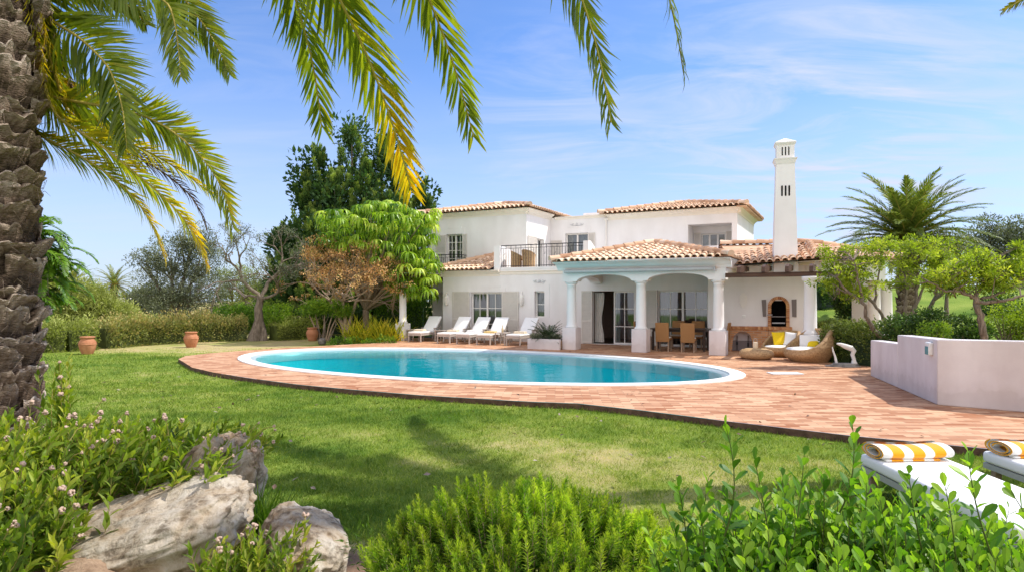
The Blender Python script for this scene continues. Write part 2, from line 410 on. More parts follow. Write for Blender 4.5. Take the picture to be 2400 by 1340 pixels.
b = N.new('ShaderNodeBump'); b.inputs['Strength'].default_value = .7; b.inputs['Distance'].default_value = .012; L.new(ad.outputs[0], b.inputs['Height']); L.new(b.outputs[0], p.inputs['Normal'])
o = N.new('ShaderNodeOutputMaterial'); L.new(p.outputs[0], o.inputs[0]); M['wicker'] = m

# striped beach towel: bands along local X
m, t, N, L = nt('striped_towel')
tc = N.new('ShaderNodeTexCoord'); sx = N.new('ShaderNodeSeparateXYZ'); L.new(tc.outputs['Object'], sx.inputs[0])
mu = N.new('ShaderNodeMath'); mu.operation = 'MULTIPLY_ADD'; mu.inputs[1].default_value = 1 / .2; mu.inputs[2].default_value = 5.22; L.new(sx.outputs[0], mu.inputs[0])
fr = N.new('ShaderNodeMath'); fr.operation = 'FRACT'; L.new(mu.outputs[0], fr.inputs[0])
r = ramp(N, [(0, (.82, .36, .004)), (.52, (.82, .36, .004)), (.55, (.80, .79, .76)), (.97, (.80, .79, .76)), (1, (.82, .36, .004))]); L.new(fr.outputs[0], r.inputs[0])
p = N.new('ShaderNodeBsdfPrincipled'); p.inputs['Roughness'].default_value = .95; p.inputs['Specular IOR Level'].default_value = .1; p.inputs['Sheen Weight'].default_value = .3; L.new(r.outputs[0], p.inputs['Base Color'])
nz = N.new('ShaderNodeTexNoise'); nz.inputs['Scale'].default_value = 160; nz.inputs['Detail'].default_value = 3; L.new(tc.outputs['Object'], nz.inputs['Vector'])
b = N.new('ShaderNodeBump'); b.inputs['Strength'].default_value = .6; b.inputs['Distance'].default_value = .006; L.new(nz.outputs[0], b.inputs['Height']); L.new(b.outputs[0], p.inputs['Normal'])
o = N.new('ShaderNodeOutputMaterial'); L.new(p.outputs[0], o.inputs[0]); M['towel'] = m

# limestone boulders
m, t, N, L = nt('limestone')
tc = N.new('ShaderNodeTexCoord')
n1 = N.new('ShaderNodeTexNoise'); n1.inputs['Scale'].default_value = 3.2; n1.inputs['Detail'].default_value = 9; n1.inputs['Roughness'].default_value = .68; n1.inputs['Distortion'].default_value = .6
n2 = N.new('ShaderNodeTexNoise'); n2.inputs['Scale'].default_value = 9; n2.inputs['Detail'].default_value = 8; n2.inputs['Roughness'].default_value = .7
vo = N.new('ShaderNodeTexVoronoi'); vo.feature = 'DISTANCE_TO_EDGE'; vo.inputs['Scale'].default_value = 3.4
for q in (n1, n2, vo): L.new(tc.outputs['Object'], q.inputs['Vector'])
r = ramp(N, [(.28, (.09, .06, .035)), (.40, (.30, .21, .125)), (.50, (.44, .355, .255)), (.66, (.56, .50, .41))]); L.new(n1.outputs[0], r.inputs[0])
r2 = ramp(N, [(.36, (.18, .14, .10)), (.5, (1, 1, 1)), (1, (1, 1, 1))]); L.new(n2.outputs[0], r2.inputs[0])
ml = N.new('ShaderNodeMix'); ml.data_type = 'RGBA'; ml.blend_type = 'MULTIPLY'; ml.inputs[0].default_value = .75; L.new(r.outputs[0], ml.inputs[6]); L.new(r2.outputs[0], ml.inputs[7])
p = N.new('ShaderNodeBsdfPrincipled'); p.inputs['Roughness'].default_value = .9; p.inputs['Specular IOR Level'].default_value = .2; L.new(ml.outputs[2], p.inputs['Base Color'])
ad = N.new('ShaderNodeMath'); ad.operation = 'ADD'; L.new(n1.outputs[0], ad.inputs[0]); L.new(n2.outputs[0], ad.inputs[1])
b = N.new('ShaderNodeBump'); b.inputs['Strength'].default_value = .7; b.inputs['Distance'].default_value = .05; L.new(ad.outputs[0], b.inputs['Height']); L.new(b.outputs[0], p.inputs['Normal'])
o = N.new('ShaderNodeOutputMaterial'); L.new(p.outputs[0], o.inputs[0]); M['limestone'] = m

M['bark'] = surf('grey_brown_bark', [(.3, (.10, .075, .055)), (.7, (.34, .28, .22))], scale=7, stretch=(3, 3, .6), rough=.95, bump=.8, bscale=18, spec=.1, bdist=.03)
M['bark_pale'] = surf('pale_tan_bark', [(.3, (.26, .18, .12)), (.7, (.50, .38, .27))], scale=7, stretch=(2, 2, .6), rough=.9, bump=.5, spec=.1)
M['bark_palm'] = surf('palm_stubs', [(.20, (.035, .024, .017)), (.42, (.17, .12, .085)), (.62, (.36, .285, .22)), (.82, (.58, .50, .42))], scale=14, detail=9, stretch=(.8, .8, 2.2), rough=.95, bump=1.0, bscale=40, tintmix=.5, spec=.1, bdist=.03)
# foliage
M['frond'] = leafmat('palm_frond_leaf', (.07, .115, .014), (.24, .29, .024), (.62, .42, .02), trans=.5, rough=.38, spec=.45, tboost=(1.7, 1.7, .5))
M['frond_far'] = leafmat('distant_palm_leaf', (.05, .08, .018), (.19, .245, .05), (.46, .44, .11), trans=.25)
M['rachis'] = plain('palm_rachis', (.40, .32, .07), .5, .3, var=.15)
M['frond_dead'] = plain('dead_frond', (.20, .13, .09), .9, .1, var=.3)
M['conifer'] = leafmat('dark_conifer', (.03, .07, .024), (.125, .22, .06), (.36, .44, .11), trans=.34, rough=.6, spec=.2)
M['umbrella'] = leafmat('umbrella_tree_leaf', (.08, .17, .012), (.27, .42, .025), (.54, .62, .09), trans=.38, rough=.35)
M['rust_leaf'] = leafmat('rusty_seed_sprays', (.26, .12, .045), (.58, .31, .12), (.76, .50, .24), trans=.25, rough=.7)
M['olive'] = leafmat('grey_olive_leaf', (.055, .068, .04), (.16, .185, .11), (.34, .36, .24), trans=.18, rough=.6)
M['scrub'] = leafmat('pale_scrub_leaf', (.10, .125, .025), (.28, .32, .07), (.50, .52, .18), trans=.3, rough=.6)
M['hedge'] = leafmat('hedge_leaf', (.030, .055, .010), (.12, .165, .030), (.32, .37, .09), trans=.25, rough=.5)
M['hedge_red'] = leafmat('mixed_hedge_leaf', (.075, .095, .024), (.26, .30, .08), (.54, .40, .16), trans=.2, rough=.6)
M['bright'] = leafmat('bright_shrub_leaf', (.035, .095, .008), (.15, .28, .018), (.36, .48, .045), trans=.35, rough=.45)
M['deep'] = leafmat('deep_green_leaf', (.014, .036, .008), (.05, .11, .018), (.14, .23, .04), trans=.2, rough=.45)
M['lime'] = leafmat('lime_tree_leaf', (.10, .16, .010), (.28, .37, .022), (.52, .56, .08), trans=.4, rough=.5)
M['flax'] = leafmat('yellow_flax_leaf', (.18, .24, .018), (.58, .56, .045), (.85, .68, .09), trans=.35, rough=.45)
M['cycad'] = leafmat('cycad_leaf', (.018, .036, .014), (.055, .095, .030), (.15, .20, .06), trans=.15, rough=.35, spec=.5)
M['lantana'] = leafmat('flowering_shrub_leaf', (.045, .085, .010), (.19, .28, .022), (.50, .50, .06), trans=.42, rough=.5)
M['rosemary'] = leafmat('feathery_needle', (.035, .095, .010), (.17, .30, .022), (.46, .54, .05), trans=.45, rough=.5)
M['glossy'] = leafmat('glossy_shrub_leaf', (.028, .085, .010), (.125, .27, .020), (.36, .52, .05), trans=.42, rough=.42, spec=.3)
M['grass'] = leafmat('lawn_blade', (.10, .18, .018), (.315, .375, .058), (.72, .58, .31), trans=.4, rough=.55, spec=.25, tboost=(1.3, 1.4, .6))
M['seed'] = plain('pink_brown_seed_head', (.50, .36, .28), .9, .1, var=.25, sc=60)
M['dryleaf'] = leafmat('fallen_dry_leaf', (.05, .03, .02), (.16, .10, .07), (.40, .33, .28), trans=.1, rough=.8)

# ================================================================== VILLA
villa = empty('villa', (HO[0], HO[1], 0), -TH, 'two storey white stucco villa with clay tile roofs, arched portico and balconies behind the pool', 'villa')
W2H = np.array([[U[0], U[1], 0, -(HO @ U)], [V[0], V[1], 0, -(HO @ V)], [0, 0, 1, 0], [0, 0, 0, 1.]])


def toH(p): return W2H[:3, :3] @ np.asarray(p, float) + W2H[:3, 3]


def Mb(b): return np.array([[1, 0, 0, 0], [0, 1, 0, b], [0, 0, 1, 0], [0, 0, 0, 1.]])


def Ma(a): return np.array([[0, -1, 0, a], [1, 0, 0, 0], [0, 0, 1, 0], [0, 0, 0, 1.]])


def holed(mb, s0, s1, z0, z1, holes, Mx, depth=.22):
    """wall sheet in local (s, depth, z) with openings and their reveals"""
    m = MB(); S = sorted({s0, s1, *[h[0] for h in holes], *[h[1] for h in holes]}); Z = sorted({z0, z1, *[h[2] for h in holes], *[h[3] for h in holes]})
    for i in range(len(S) - 1):
        for j in range(len(Z) - 1):
            cs, cz = (S[i] + S[i + 1]) / 2, (Z[j] + Z[j + 1]) / 2
            if any(h[0] < cs < h[1] and h[2] < cz < h[3] for h in holes): continue
            m.quad((S[i], 0, Z[j]), (S[i + 1], 0, Z[j]), (S[i + 1], 0, Z[j + 1]), (S[i], 0, Z[j + 1]))
    for a, b, c, d in holes:
        m.quad((a, 0, c), (a, 0, d), (a, depth, d), (a, depth, c)); m.quad((b, 0, c), (b, depth, c), (b, depth, d), (b, 0, d))
        m.quad((a, 0, d), (b, 0, d), (b, depth, d), (a, depth, d)); m.quad((a, 0, c), (a, depth, c), (b, depth, c), (b, 0, c))
    m.xf(Mx); mb.c += m.c


def window(s0, s1, z0, z1, Mx, nx=2, nz=3, leaves=2, depth=.14, curtain='both', label=None, fw=.06):
    fr = MB(); y0, y1 = depth, depth + .05
    fr.box(s0 + .003, s1 - .003, y0, y1, z0 + .003, z0 + fw); fr.box(s0 + .003, s1 - .003, y0, y1, z1 - fw, z1 - .003)
    fr.box(s0 + .003, s0 + fw, y0, y1, z0 + fw, z1 - fw); fr.box(s1 - fw, s1 - .003, y0, y1, z0 + fw, z1 - fw)
    w = (s1 - s0) / leaves
    for k in range(leaves):
        a, b = s0 + k * w, s0 + (k + 1) * w
        if k: fr.box(a - .04, a + .04, y0 - .01, y1 - .006, z0 + fw, z1 - fw)
        for i in range(1, nx):
            x = a + (b - a) * i / nx; fr.box(x - .014, x + .014, y0 + .01, y1 - .01, z0 + fw, z1 - fw)
    for j in range(1, nz):
        z = z0 + (z1 - z0) * j / nz; fr.box(s0 + fw, s1 - fw, y0 + .014, y1 - .014, z - .014, z + .014)
    root = fr.xf(Mx).build('window', M['trim'], villa); tag(root, label)
    MB().quad((s0 + .01, y0 + .03, z0 + .01), (s1 - .01, y0 + .03, z0 + .01), (s1 - .01, y0 + .03, z1 - .01), (s0 + .01, y0 + .03, z1 - .01)).xf(Mx).build('pane', M['glass'], root)
    spans = []
    W_ = s1 - s0
    if curtain == 'both': spans = [(s0, s0 + W_ * .3), (s1 - W_ * .3, s1)]
    elif curtain == 'full': spans = [(s0, s1)]
    elif curtain == 'left': spans = [(s0, s0 + W_ * .28)]
    elif curtain == 'most': spans = [(s0, s0 + W_ * .26), (s0 + W_ * .5, s1)]
    for a, b in spans: curtain_mesh(a + .02, b - .02, z0 + .03, z1 - .03, depth + .14, Mx, root)
    return root


def curtain_mesh(a, b, z0, z1, y, Mx, parent, tie=False):
    n = max(12, int((b - a) * 50)); s = np.linspace(a, b, n); zz = np.linspace(z1, z0, 9)
    g = np.zeros((9, n, 3))
    for i, z in enumerate(zz):
        f = i / 8; sq = 1.0
        if tie: sq = 1 - .3 * math.exp(-((f - .55) / .22) ** 2)
        g[i, :, 0] = a + (s - a) * sq; g[i, :, 1] = y + .03 * np.sin(s * 62 + .6 * np.sin(f * 5)); g[i, :, 2] = z
    MB().grid(g).xf(Mx).build('curtain', M['curtain'], parent, True)


def shutter(s0, s1, z0, z1, Mx, y=-.05, split=.42, label=None):
    m = MB(); f = .055; th = .035
    m.box(s0, s0 + f, y, y + th, z0, z1); m.box(s1 - f, s1, y, y + th, z0, z1)
    m.box(s0 + f, s1 - f, y + .002, y + th - .002, z0, z0 + f); m.box(s0 + f, s1 - f, y + .002, y + th - .002, z1 - f, z1)
    zm = z0 + (z1 - z0) * split; m.box(s0 + f, s1 - f, y + .002, y + th - .002, zm - .035, zm + .035)
    for lo, hi in ((z0 + f, zm - .035), (zm + .035, z1 - f)):
        n = max(3, int((hi - lo) / .06))
        for k in range(n):
            z = lo + (k + .5) * (hi - lo) / n; h = .5 * (hi - lo) / n
            m.quad((s0 + f, y + .004, z - h), (s1 - f, y + .004, z - h), (s1 - f, y + th - .008, z + h * .9), (s0 + f, y + th - .008, z + h * .9))
            m.quad((s0 + f, y + .004, z - h), (s1 - f, y + .004, z - h), (s1 - f, y + .004, z - h * .75), (s0 + f, y + .004, z - h * .75))
    return tag(m.xf(Mx).build('shutter', M['shutter'], villa), label)


# roof tiles ---------------------------------------------------------------
def tile_tpl():
    n = 6; ph = np.linspace(0, math.pi, n); v = []
    for y, r, lift in ((0, .100, .045), (1, .080, .020)):
        for p in ph: v.append((math.cos(p) * r, y, math.sin(p) * r + lift - .02))
    for p in ph: v.append((math.cos(p) * .078, .0, math.sin(p) * .078 + .025))
    v = np.array(v); f = []
    for i in range(n - 1): f += [[i, i + 1, n + i + 1], [i, n + i + 1, n + i], [i + 1, i, 2 * n + i], [i + 1, 2 * n + i, 2 * n + i + 1]]
    return v, np.array(f)


TT = tile_tpl()


def inside2(poly, x, y):
    c = np.zeros(len(x), bool); n = len(poly)
    for i in range(n):
        x0, y0 = poly[i]; x1, y1 = poly[(i + 1) % n]
        if y0 == y1: continue
        k = ((y0 > y) != (y1 > y)) & (x < (x1 - x0) * (y - y0) / (y1 - y0) + x0); c ^= k
    return c


def tiles(mb, poly, pitch=.225, row=.34, weather=.5, seed=1):
    """poly: 3-D corners, first two are the eave (left to right seen from outside)"""
    P = np.asarray(poly, float); rng = np.random.default_rng(seed)
    e = norm(P[1] - P[0]); n = np.cross(P[1] - P[0], P[2] - P[0]); n = norm(n); n = n if n[2] > 0 else -n
    s = np.cross(n, e); s = s if s[2] > 0 else -s
    q = P - P[0]; p2 = np.c_[q @ e, q @ s]
    mb.poly(P + n * .012, .30)
    nx = int((p2[:, 0].max() - p2[:, 0].min()) / pitch) + 2; ny = int(p2[:, 1].max() / row) + 2
    X, Y = np.meshgrid(p2[:, 0].min() + (np.arange(nx) + .5) * pitch, np.arange(ny) * row)
    X = X.ravel(); Y = Y.ravel(); k = inside2(p2, X, Y + row * .55); X, Y = X[k], Y[k]
    X = X + rng.normal(size=len(X)) * .006; Y0 = Y - .05 * (Y < .01)
    pos = P[0] + X[:, None] * e + Y0[:, None] * s
    tv, tf = TT; L = row * 1.13
    v = pos[:, None] + tv[None, :, 0, None] * e + (tv[None, :, 1, None] * L) * s + tv[None, :, 2, None] * n
    v = v + (rng.normal(size=(len(pos), 1, 1)) * .004)
    f = (tf[None] + (np.arange(len(pos)) * len(tv))[:, None, None]).reshape(-1, 3)
    t = np.clip(weather + rng.normal(size=len(pos)) * .13, 0, 1)
    t = np.where(Y < .01, t * .8 + .2 * .66, t)
    mb.add(v.reshape(-1, 3), f, np.repeat(t, len(tv)))


def ridge(mb, p0, p1, r=.12, seed=3):
    p0 = np.asarray(p0, float); p1 = np.asarray(p1, float); Lh = np.linalg.norm(p1 - p0); n = max(1, int(Lh / .38)); d = (p1 - p0) / Lh
    sd = norm(np.cross(d, (0, 0, 1))); up = np.cross(sd, d); rng = np.random.default_rng(seed); ph = np.linspace(-.25, math.pi + .25, 9)
    for i in range(n):
        a = p0 + d * (i * Lh / n - .03); b = p0 + d * ((i + 1) * Lh / n + .03); g = []
        for q, rr, lf in ((a, r, .035), (b, r * .86, .015)):
            g.append([q + sd * math.cos(t) * rr + up * (math.sin(t) * rr + lf) for t in ph])
        mb.grid(g, float(np.clip(.42 + rng.normal() * .13, .1, .8)))
        mb.poly(g[0], .6)


H = lambda a, b, z: np.array([a, b, z], float)
# ------------------------------------------------------------------ walls
w = MB(); FB = 2.75
holes = [(-5.66, -4.14, 0.02, 2.02), (-2.61, -2.17, .99, 2.06), (-.13, 1.56, .02, 2.05), (2.42, 4.26, .02, 2.06)]
holed(w, -7.08, 5.9, 0, 2.95, holes, Mb(FB))
holed(w, -8.7, -7.08, 0, 2.75, [(-8.02, -7.2, .02, 2.05)], Mb(4.3))
w.quad(H(-7.08, FB, 0), H(-7.08, FB, 2.95), H(-7.08, 4.3, 2.95), H(-7.08, 4.3, 0))
w.quad(H(-8.7, 4.3, 0), H(-8.7, 4.3, 3.2), H(-8.7, 12, 3.2), H(-8.7, 12, 0))
w.quad(H(-8.7, 12, 0), H(-8.7, 12, 3.2), H(5.9, 12, 3.2), H(5.9, 12, 0))
w.quad(H(5.9, FB, 0), H(5.9, FB, 3.2), H(5.9, 12, 3.2), H(5.9, 12, 0))
holed(w, -9.05, -3.84, 2.6, 5.75, [(-8.05, -7.15, 3.25, 4.76)], Mb(4.5))
holed(w, 4.5, 7.1, 2.98, 5.75, [(5.5, 6.35, 3.02, 4.5)], Ma(-3.84))
holed(w, -3.84, 4.64, 2.98, 5.58, [(-3.08, -1.95, 3.02, 4.8), (2.62, 4.42, 3.5, 4.92)], Mb(7.1), depth=1.1)
w.quad(H(4.64, 7.1, 2.98), H(4.64, 7.1, 5.6), H(4.64, 12.5, 5.6), H(4.64, 12.5, 2.98))
w.quad(H(-9.05, 4.5, 2.6), H(-9.05, 4.5, 5.75), H(-9.05, 12.5, 5.75), H(-9.05, 12.5, 2.6))
w.quad(H(-9.05, 12.5, 2.6), H(-9.05, 12.5, 5.7), H(4.64, 12.5, 5.7), H(4.64, 12.5, 2.6))
holed(w, 2.62, 4.42, 3.5, 4.92, [(2.95, 4.0, 3.55, 4.62)], Mb(8.2 - .003))
w.quad(H(-9.05, 4.5, 2.6), H(-9.05, 12.5, 2.6), H(-7.08, 12.5, 2.6), H(-7.08, 4.5, 2.6))
wall = w.build('wall', M['stucco'], villa)
# terrace and flat roofs
d = MB(); d.box(-4.3, 5.88, 2.77, 7.08, 2.9, 2.985); d.box(-3.82, -1.0, 7.12, 12.4, 5.4, 5.46); d.box(-7.06, -4.32, 2.77, 4.49, 2.84, 2.9)
d.build('terrace_slab', M['coping'], villa)
# cornices: swept profile (b, z)


def cornice(mb, a0, a1, b, z, h=.2, out=.14):
    pr = [(b + .01, z - h), (b - .02, z - h), (b - .025, z - h * .72), (b - out * .45, z - h * .45), (b - out * .9, z - h * .2), (b - out, z - h * .15), (b - out, z), (b + .01, z)]
    mb.prism(pr, a0, a1, axis=0)


def cornice_side(mb, b0, b1, a, z, h=.2, out=.14):
    pr = [(a - .01, z - h), (a + .02, z - h), (a + .025, z - h * .72), (a + out * .45, z - h * .45), (a + out * .9, z - h * .2), (a + out, z - h * .15), (a + out, z), (a - .01, z)]
    mb.prism(pr, b0, b1, axis=1)


for fn, *q in ((cornice, -7.24, -4.22, FB, 2.955, .26, .2), (cornice, -4.22, 0.0, FB, 2.90, .16, .05), (cornice, -9.2, -3.70, 4.5, 5.74, .26, .2), (cornice_side, 4.36, 7.09, -3.84, 5.738, .26, .2), (cornice, -3.6, -1.0, 7.1, 5.60, .14, .09), (cornice, -1.0, 4.78, 7.1, 5.57, .26, .2), (cornice_side, 6.96, 12.5, 4.64, 5.568, .26, .2)):
    c = MB(); fn(c, *q); c.build('cornice', M['cream'], villa)
# parapets and wing walls of the terrace
def part(name, mat, *boxes):
    k = MB()
    for q in boxes: k.box(*q)
    return k.build(name, M[mat], villa)


part('parapet', 'stucco', (-4.2, -.3, FB + .003, FB + .2, 2.955, 3.05))
k = MB(); k.prism([(FB - .02, 2.7), (FB - .02, 3.96), (3.15, 3.95)] + [(3.15 + 1.33 * math.sin(q), 3.12 + .80 * math.cos(q)) for q in np.linspace(.12, 1.5, 9)] + [(4.49, 2.9)], -4.5, -4.22, axis=0); k.build('wing_wall', M['stucco'], villa)
k = MB(); k.prism([(FB - .01, 3.0), (FB - .01, 4.02), (3.0, 4.02), (4.6, 3.25), (4.6, 3.0)], -.5, -.28, axis=0); k.build('wing_wall', M['stucco'], villa)
part('parapet', 'stucco', (2.5, 4.6, 6.4, 6.55, 2.99, 3.93), (4.46, 4.6, 6.551, 7.09, 2.99, 3.92))
part('parapet', 'stucco', (-3.3, .9, 10.0, 10.2, 5.45, 6.12))
# window surrounds (slightly proud plaster)


def surround(s0, s1, z0, z1, Mx, wd=.22, top=.28, ears=.12, th=.018):
    k = MB(); k.box(s0 - wd, s0, -th, .002, z0, z1); k.box(s1, s1 + wd, -th, .002, z0, z1); k.box(s0 - wd, s1 + wd, -th, .002, z1, z1 + top)
    if ears: k.box(s0 + ears * .5, s1 - ears * .5, -th - .012, .002, z1 + top, z1 + top + .05)
    k.xf(Mx).build('surround', M['stucco'], villa)


surround(-2.61, -2.17, .99, 2.06, Mb(FB)); surround(-8.05, -7.15, 3.25, 4.76, Mb(4.5), wd=.12); surround(-3.08, -1.95, 3.02, 4.8, Mb(7.1), wd=.14)
part('surround', 'stucco', (-5.85, -3.95, FB - .02, FB + .002, 2.05, 2.24), (-5.6, -4.2, FB - .032, FB + .002, 2.241, 2.30))
part('door_band', 'stucco', (.0, 5.0, FB - .02, FB + .002, 2.30, 2.33))


def flourish(a, b, z, wd):
    m = MB()
    for sg in (-1, 1):
        q = np.linspace(0, 1, 14); ang = q * 4.6
        r = .10 * (1 - q * .75); m.tube(np.c_[a + sg * (wd * .22 + r * np.sin(ang) + q * wd * .12), np.full(14, b - .02), z + .05 + r * np.cos(ang) * .6], .014, 5)
        m.tube([(a + sg * .03, b - .02, z), (a + sg * wd * .35, b - .02, z + .03), (a + sg * wd * .5, b - .02, z + .09)], .013, 5)
    m.lathe([(0, 0), (.05, .02), (.055, .07), (.03, .13), (0, .15)], 10, (a, b - .02, z))
    m.build('plaster_ornament', M['pale_ornament'], villa, True)


flourish(-2.39, FB, 2.40, .55); flourish(-2.5, 7.1, 5.14, .7)
# ------------------------------------------------------------------ rooms behind the glass
r_ = MB()


def room(mb, a0, a1, b0, b1, z0, z1):
    mb.quad(H(a0, b1, z0), H(a1, b1, z0), H(a1, b1, z1), H(a0, b1, z1)); mb.quad(H(a0, b0, z0), H(a0, b1, z0), H(a0, b1, z1), H(a0, b0, z1))
    mb.quad(H(a1, b0, z0), H(a1, b1, z0), H(a1, b1, z1), H(a1, b0, z1)); mb.quad(H(a0, b0, z1), H(a1, b0, z1), H(a1, b1, z1), H(a0, b1, z1))


for q in ((-6.9, -3.2, 2.98, 6, 0, 2.6), (-3.1, -1.6, 2.98, 4.2, 0, 2.6), (-1.0, 5.6, 2.98, 6.4, 0, 2.6), (-8.6, -7.12, 4.53, 6.5, 0, 2.5), (-8.8, -6.6, 4.73, 6.8, 3.0, 5.2), (-3.6, -1.3, 8.22, 9.6, 3.0, 5.2), (2.6, 4.4, 8.44, 10, 3.1, 5.0)): room(r_, *q)
r_.quad(H(-4.06, 5.2, 3), H(-6, 5.2, 3), H(-6, 5.2, 5.2), H(-4.06, 5.2, 5.2)); r_.quad(H(-4.06, 6.7, 3), H(-6, 6.7, 3), H(-6, 6.7, 5.2), H(-4.06, 6.7, 5.2)); r_.quad(H(-6, 5.2, 3), H(-6, 6.7, 3), H(-6, 6.7, 5.2), H(-6, 5.2, 5.2))
r_.build('room_lining', M['interior'], villa)
MB().box(-8.6, 5.7, 2.99, 6.6, .004, .016).build('room_floor', M['int_floor'], villa)
# windows and shutters
window(-5.66, -4.14, .02, 2.02, Mb(FB), 2, 3, 2, curtain='most', label='four leaf window with white glazing bars behind the sun loungers')
window(-2.61, -2.17, .99, 2.06, Mb(FB), 1, 2, 1, curtain='full', label='narrow window beside the planter')
dw = window(.70, 1.56, .02, 2.05, Mb(FB), 2, 3, 1, curtain='left', label='sliding glass leaf of the open portico door')
curtain_mesh(-.12, .24, .06, 2.0, .32, Mb(FB), dw, True)
window(2.42, 4.26, .02, 2.06, Mb(FB), 2, 3, 2, curtain='both', label='wide glazed door behind the dining table')
window(-8.02, -7.2, .02, 2.05, Mb(4.3), 2, 3, 1, curtain=None)
window(-8.05, -7.15, 3.25, 4.76, Mb(4.5), 2, 4, 2, curtain='full', label='upper window behind the small iron balcony')
window(5.5, 6.35, 3.02, 4.5, Ma(-3.84), 1, 1, 2, curtain='both', label='terrace door in the side wall')
window(-3.08, -1.95, 3.02, 4.8, Mb(7.1), 1, 1, 2, curtain='full', label='terrace door in the back wall')
window(2.95, 4.0, 3.55, 4.62, Mb(8.197), 1, 1, 3, curtain='left', label='window in the upper loggia')
shutter(-6.57, -5.70, .03, 2.06, Mb(FB)); shutter(-4.12, -3.33, .03, 2.06, Mb(FB))
shutter(-.56, -.12, .03, 2.06, Mb(FB)); shutter(2.02, 2.44, .03, 2.07, Mb(FB)); shutter(4.28, 4.7, .03, 2.07, Mb(FB))
shutter(-8.66, -8.06, .03, 2.06, Mb(4.3)); shutter(-8.62, -8.07, 3.25, 4.74, Mb(4.5)); shutter(-7.14, -6.9, 3.25, 4.74, Mb(4.5))
shutter(4.6, 5.48, 3.03, 4.55, Ma(-3.84)); shutter(-3.8, -3.25, 3.03, 4.5, Mb(7.1)); shutter(-1.93, -1.6, 3.03, 4.78, Mb(7.1))
shutter(2.66, 2.95, 3.55, 4.66, Mb(8.19)); shutter(4.02, 4.38, 3.55, 4.66, Mb(8.19))
# wall lanterns of cast plaster
for a, b in ((-6.84, FB), (-3.18, FB)):
    m = MB(); m.box(a - .09, a + .09, b - .03, b - .002, 1.5, 1.92); m.lathe([(.02, 1.46), (.06, 1.5), (.085, 1.6), (.09, 1.8), (.05, 1.92), (.02, 1.98), (0, 2.0)], 10, (a, b - .08, 0)); m.lathe([(.0, 1.98), (.035, 2.0), (.035, 2.04), (0, 2.06)], 8, (a, b - .05, 0))
    for k in range(4): m.box(a - .075 + k * .043, a - .055 + k * .043, b - .176, b - .155, 1.6, 1.82)
    m.build('wall_lantern', M['trim'], villa, False)

# ------------------------------------------------------------------ portico
CA = (.15, 2.62, 5.1); CB = -.05
for k, a in enumerate(CA):
    m = MB(); m.lathe([(.17, .76), (.215, .765), (.215, .80), (.185, .83), (.168, .86), (.166, 1.3), (.158, 2.0), (.150, 2.19), (.165, 2.2), (.165, 2.225), (.155, 2.235), (.16, 2.25), (.205, 2.29), (.225, 2.30), (.225, 2.345), (0, 2.345)], 28, (a, CB, 0))
    cc = m.build('column', M['stucco'], villa, True)
    MB().rbox(a - .25, a + .25, CB - .25, CB + .25, 0, .76, r=.012).build('pedestal', M['stucco_old'], cc)
ar = MB()


def arc(x0, x1, zs, zt, n=15):
    return [(x0 + (x1 - x0) * .5 * (1 - math.cos(q)), zs + (zt - zs) * math.sin(q)) for q in np.linspace(0, math.pi, n)]


pts = [(-.1, 2.346)] + arc(.42, 2.35, 2.346, 2.57) + arc(2.89, 4.83, 2.346, 2.57) + [(5.35, 2.346), (5.35, 2.96), (-.1, 2.96)]
ar.prism(pts, -.26, .16, axis=1)
for a in (-.1, 4.95):
    ar.prism([(.161, 2.346)] + arc(.25, FB - .3, 2.347, 2.57) + [(FB - .02, 2.346), (FB - .02, 2.96), (.161, 2.96)], a, a + .4, axis=0)
ar.build('arcade', M['stucco'], villa)
m = MB(); m.box(.31, 4.94, .17, FB - .03, 2.70, 2.74); m.build('portico_ceiling', M['cream'], villa)
m = MB(); m.prism([(-.262, 2.72), (-.29, 2.72), (-.33, 2.80), (-.45, 2.90), (-.60, 2.955), (-.70, 2.965), (-.70, 3.0), (2.7, 3.0), (2.7, 2.97), (-.262, 2.965)], -.28, 5.53, axis=0)
m.prism([(5.352, 2.72), (5.38, 2.72), (5.42, 2.80), (5.50, 2.90), (5.528, 2.955), (5.352, 2.955)], -.255, 2.7, axis=1)
m.build('portico_cornice', M['stucco'], villa)
m = MB(); m.rbox(.02, 5.02, -.47, -.30, 2.63, 2.735, r=.03, seg=3); m.box(5.02, 5.06, -.46, -.31, 2.60, 2.74); m.build('awning_case', M['zinc'], villa)
rf = MB(); e0, e1, ap = H(-.32, -.8, 3.0), H(5.57, -.8, 3.0), H(2.5, 2.15, 3.74)
tiles(rf, [e0, e1, ap], seed=11, weather=.62); tiles(rf, [H(-.32, 2.7, 3.0), e0, ap, H(2.5, 3.0, 3.74)], seed=12, weather=.6); tiles(rf, [e1, H(5.57, 5, 3.0), H(2.5, 5, 3.74), ap], seed=13, weather=.5)
ridge(rf, e0 + (0, 0, .06), ap + (0, 0, .05)); ridge(rf, e1 + (0, 0, .06), ap + (0, 0, .05)); ridge(rf, H(2.5, 4.5, 3.79), ap + (0, 0, .05))
rf.build('portico_roof', M['tile'], villa)
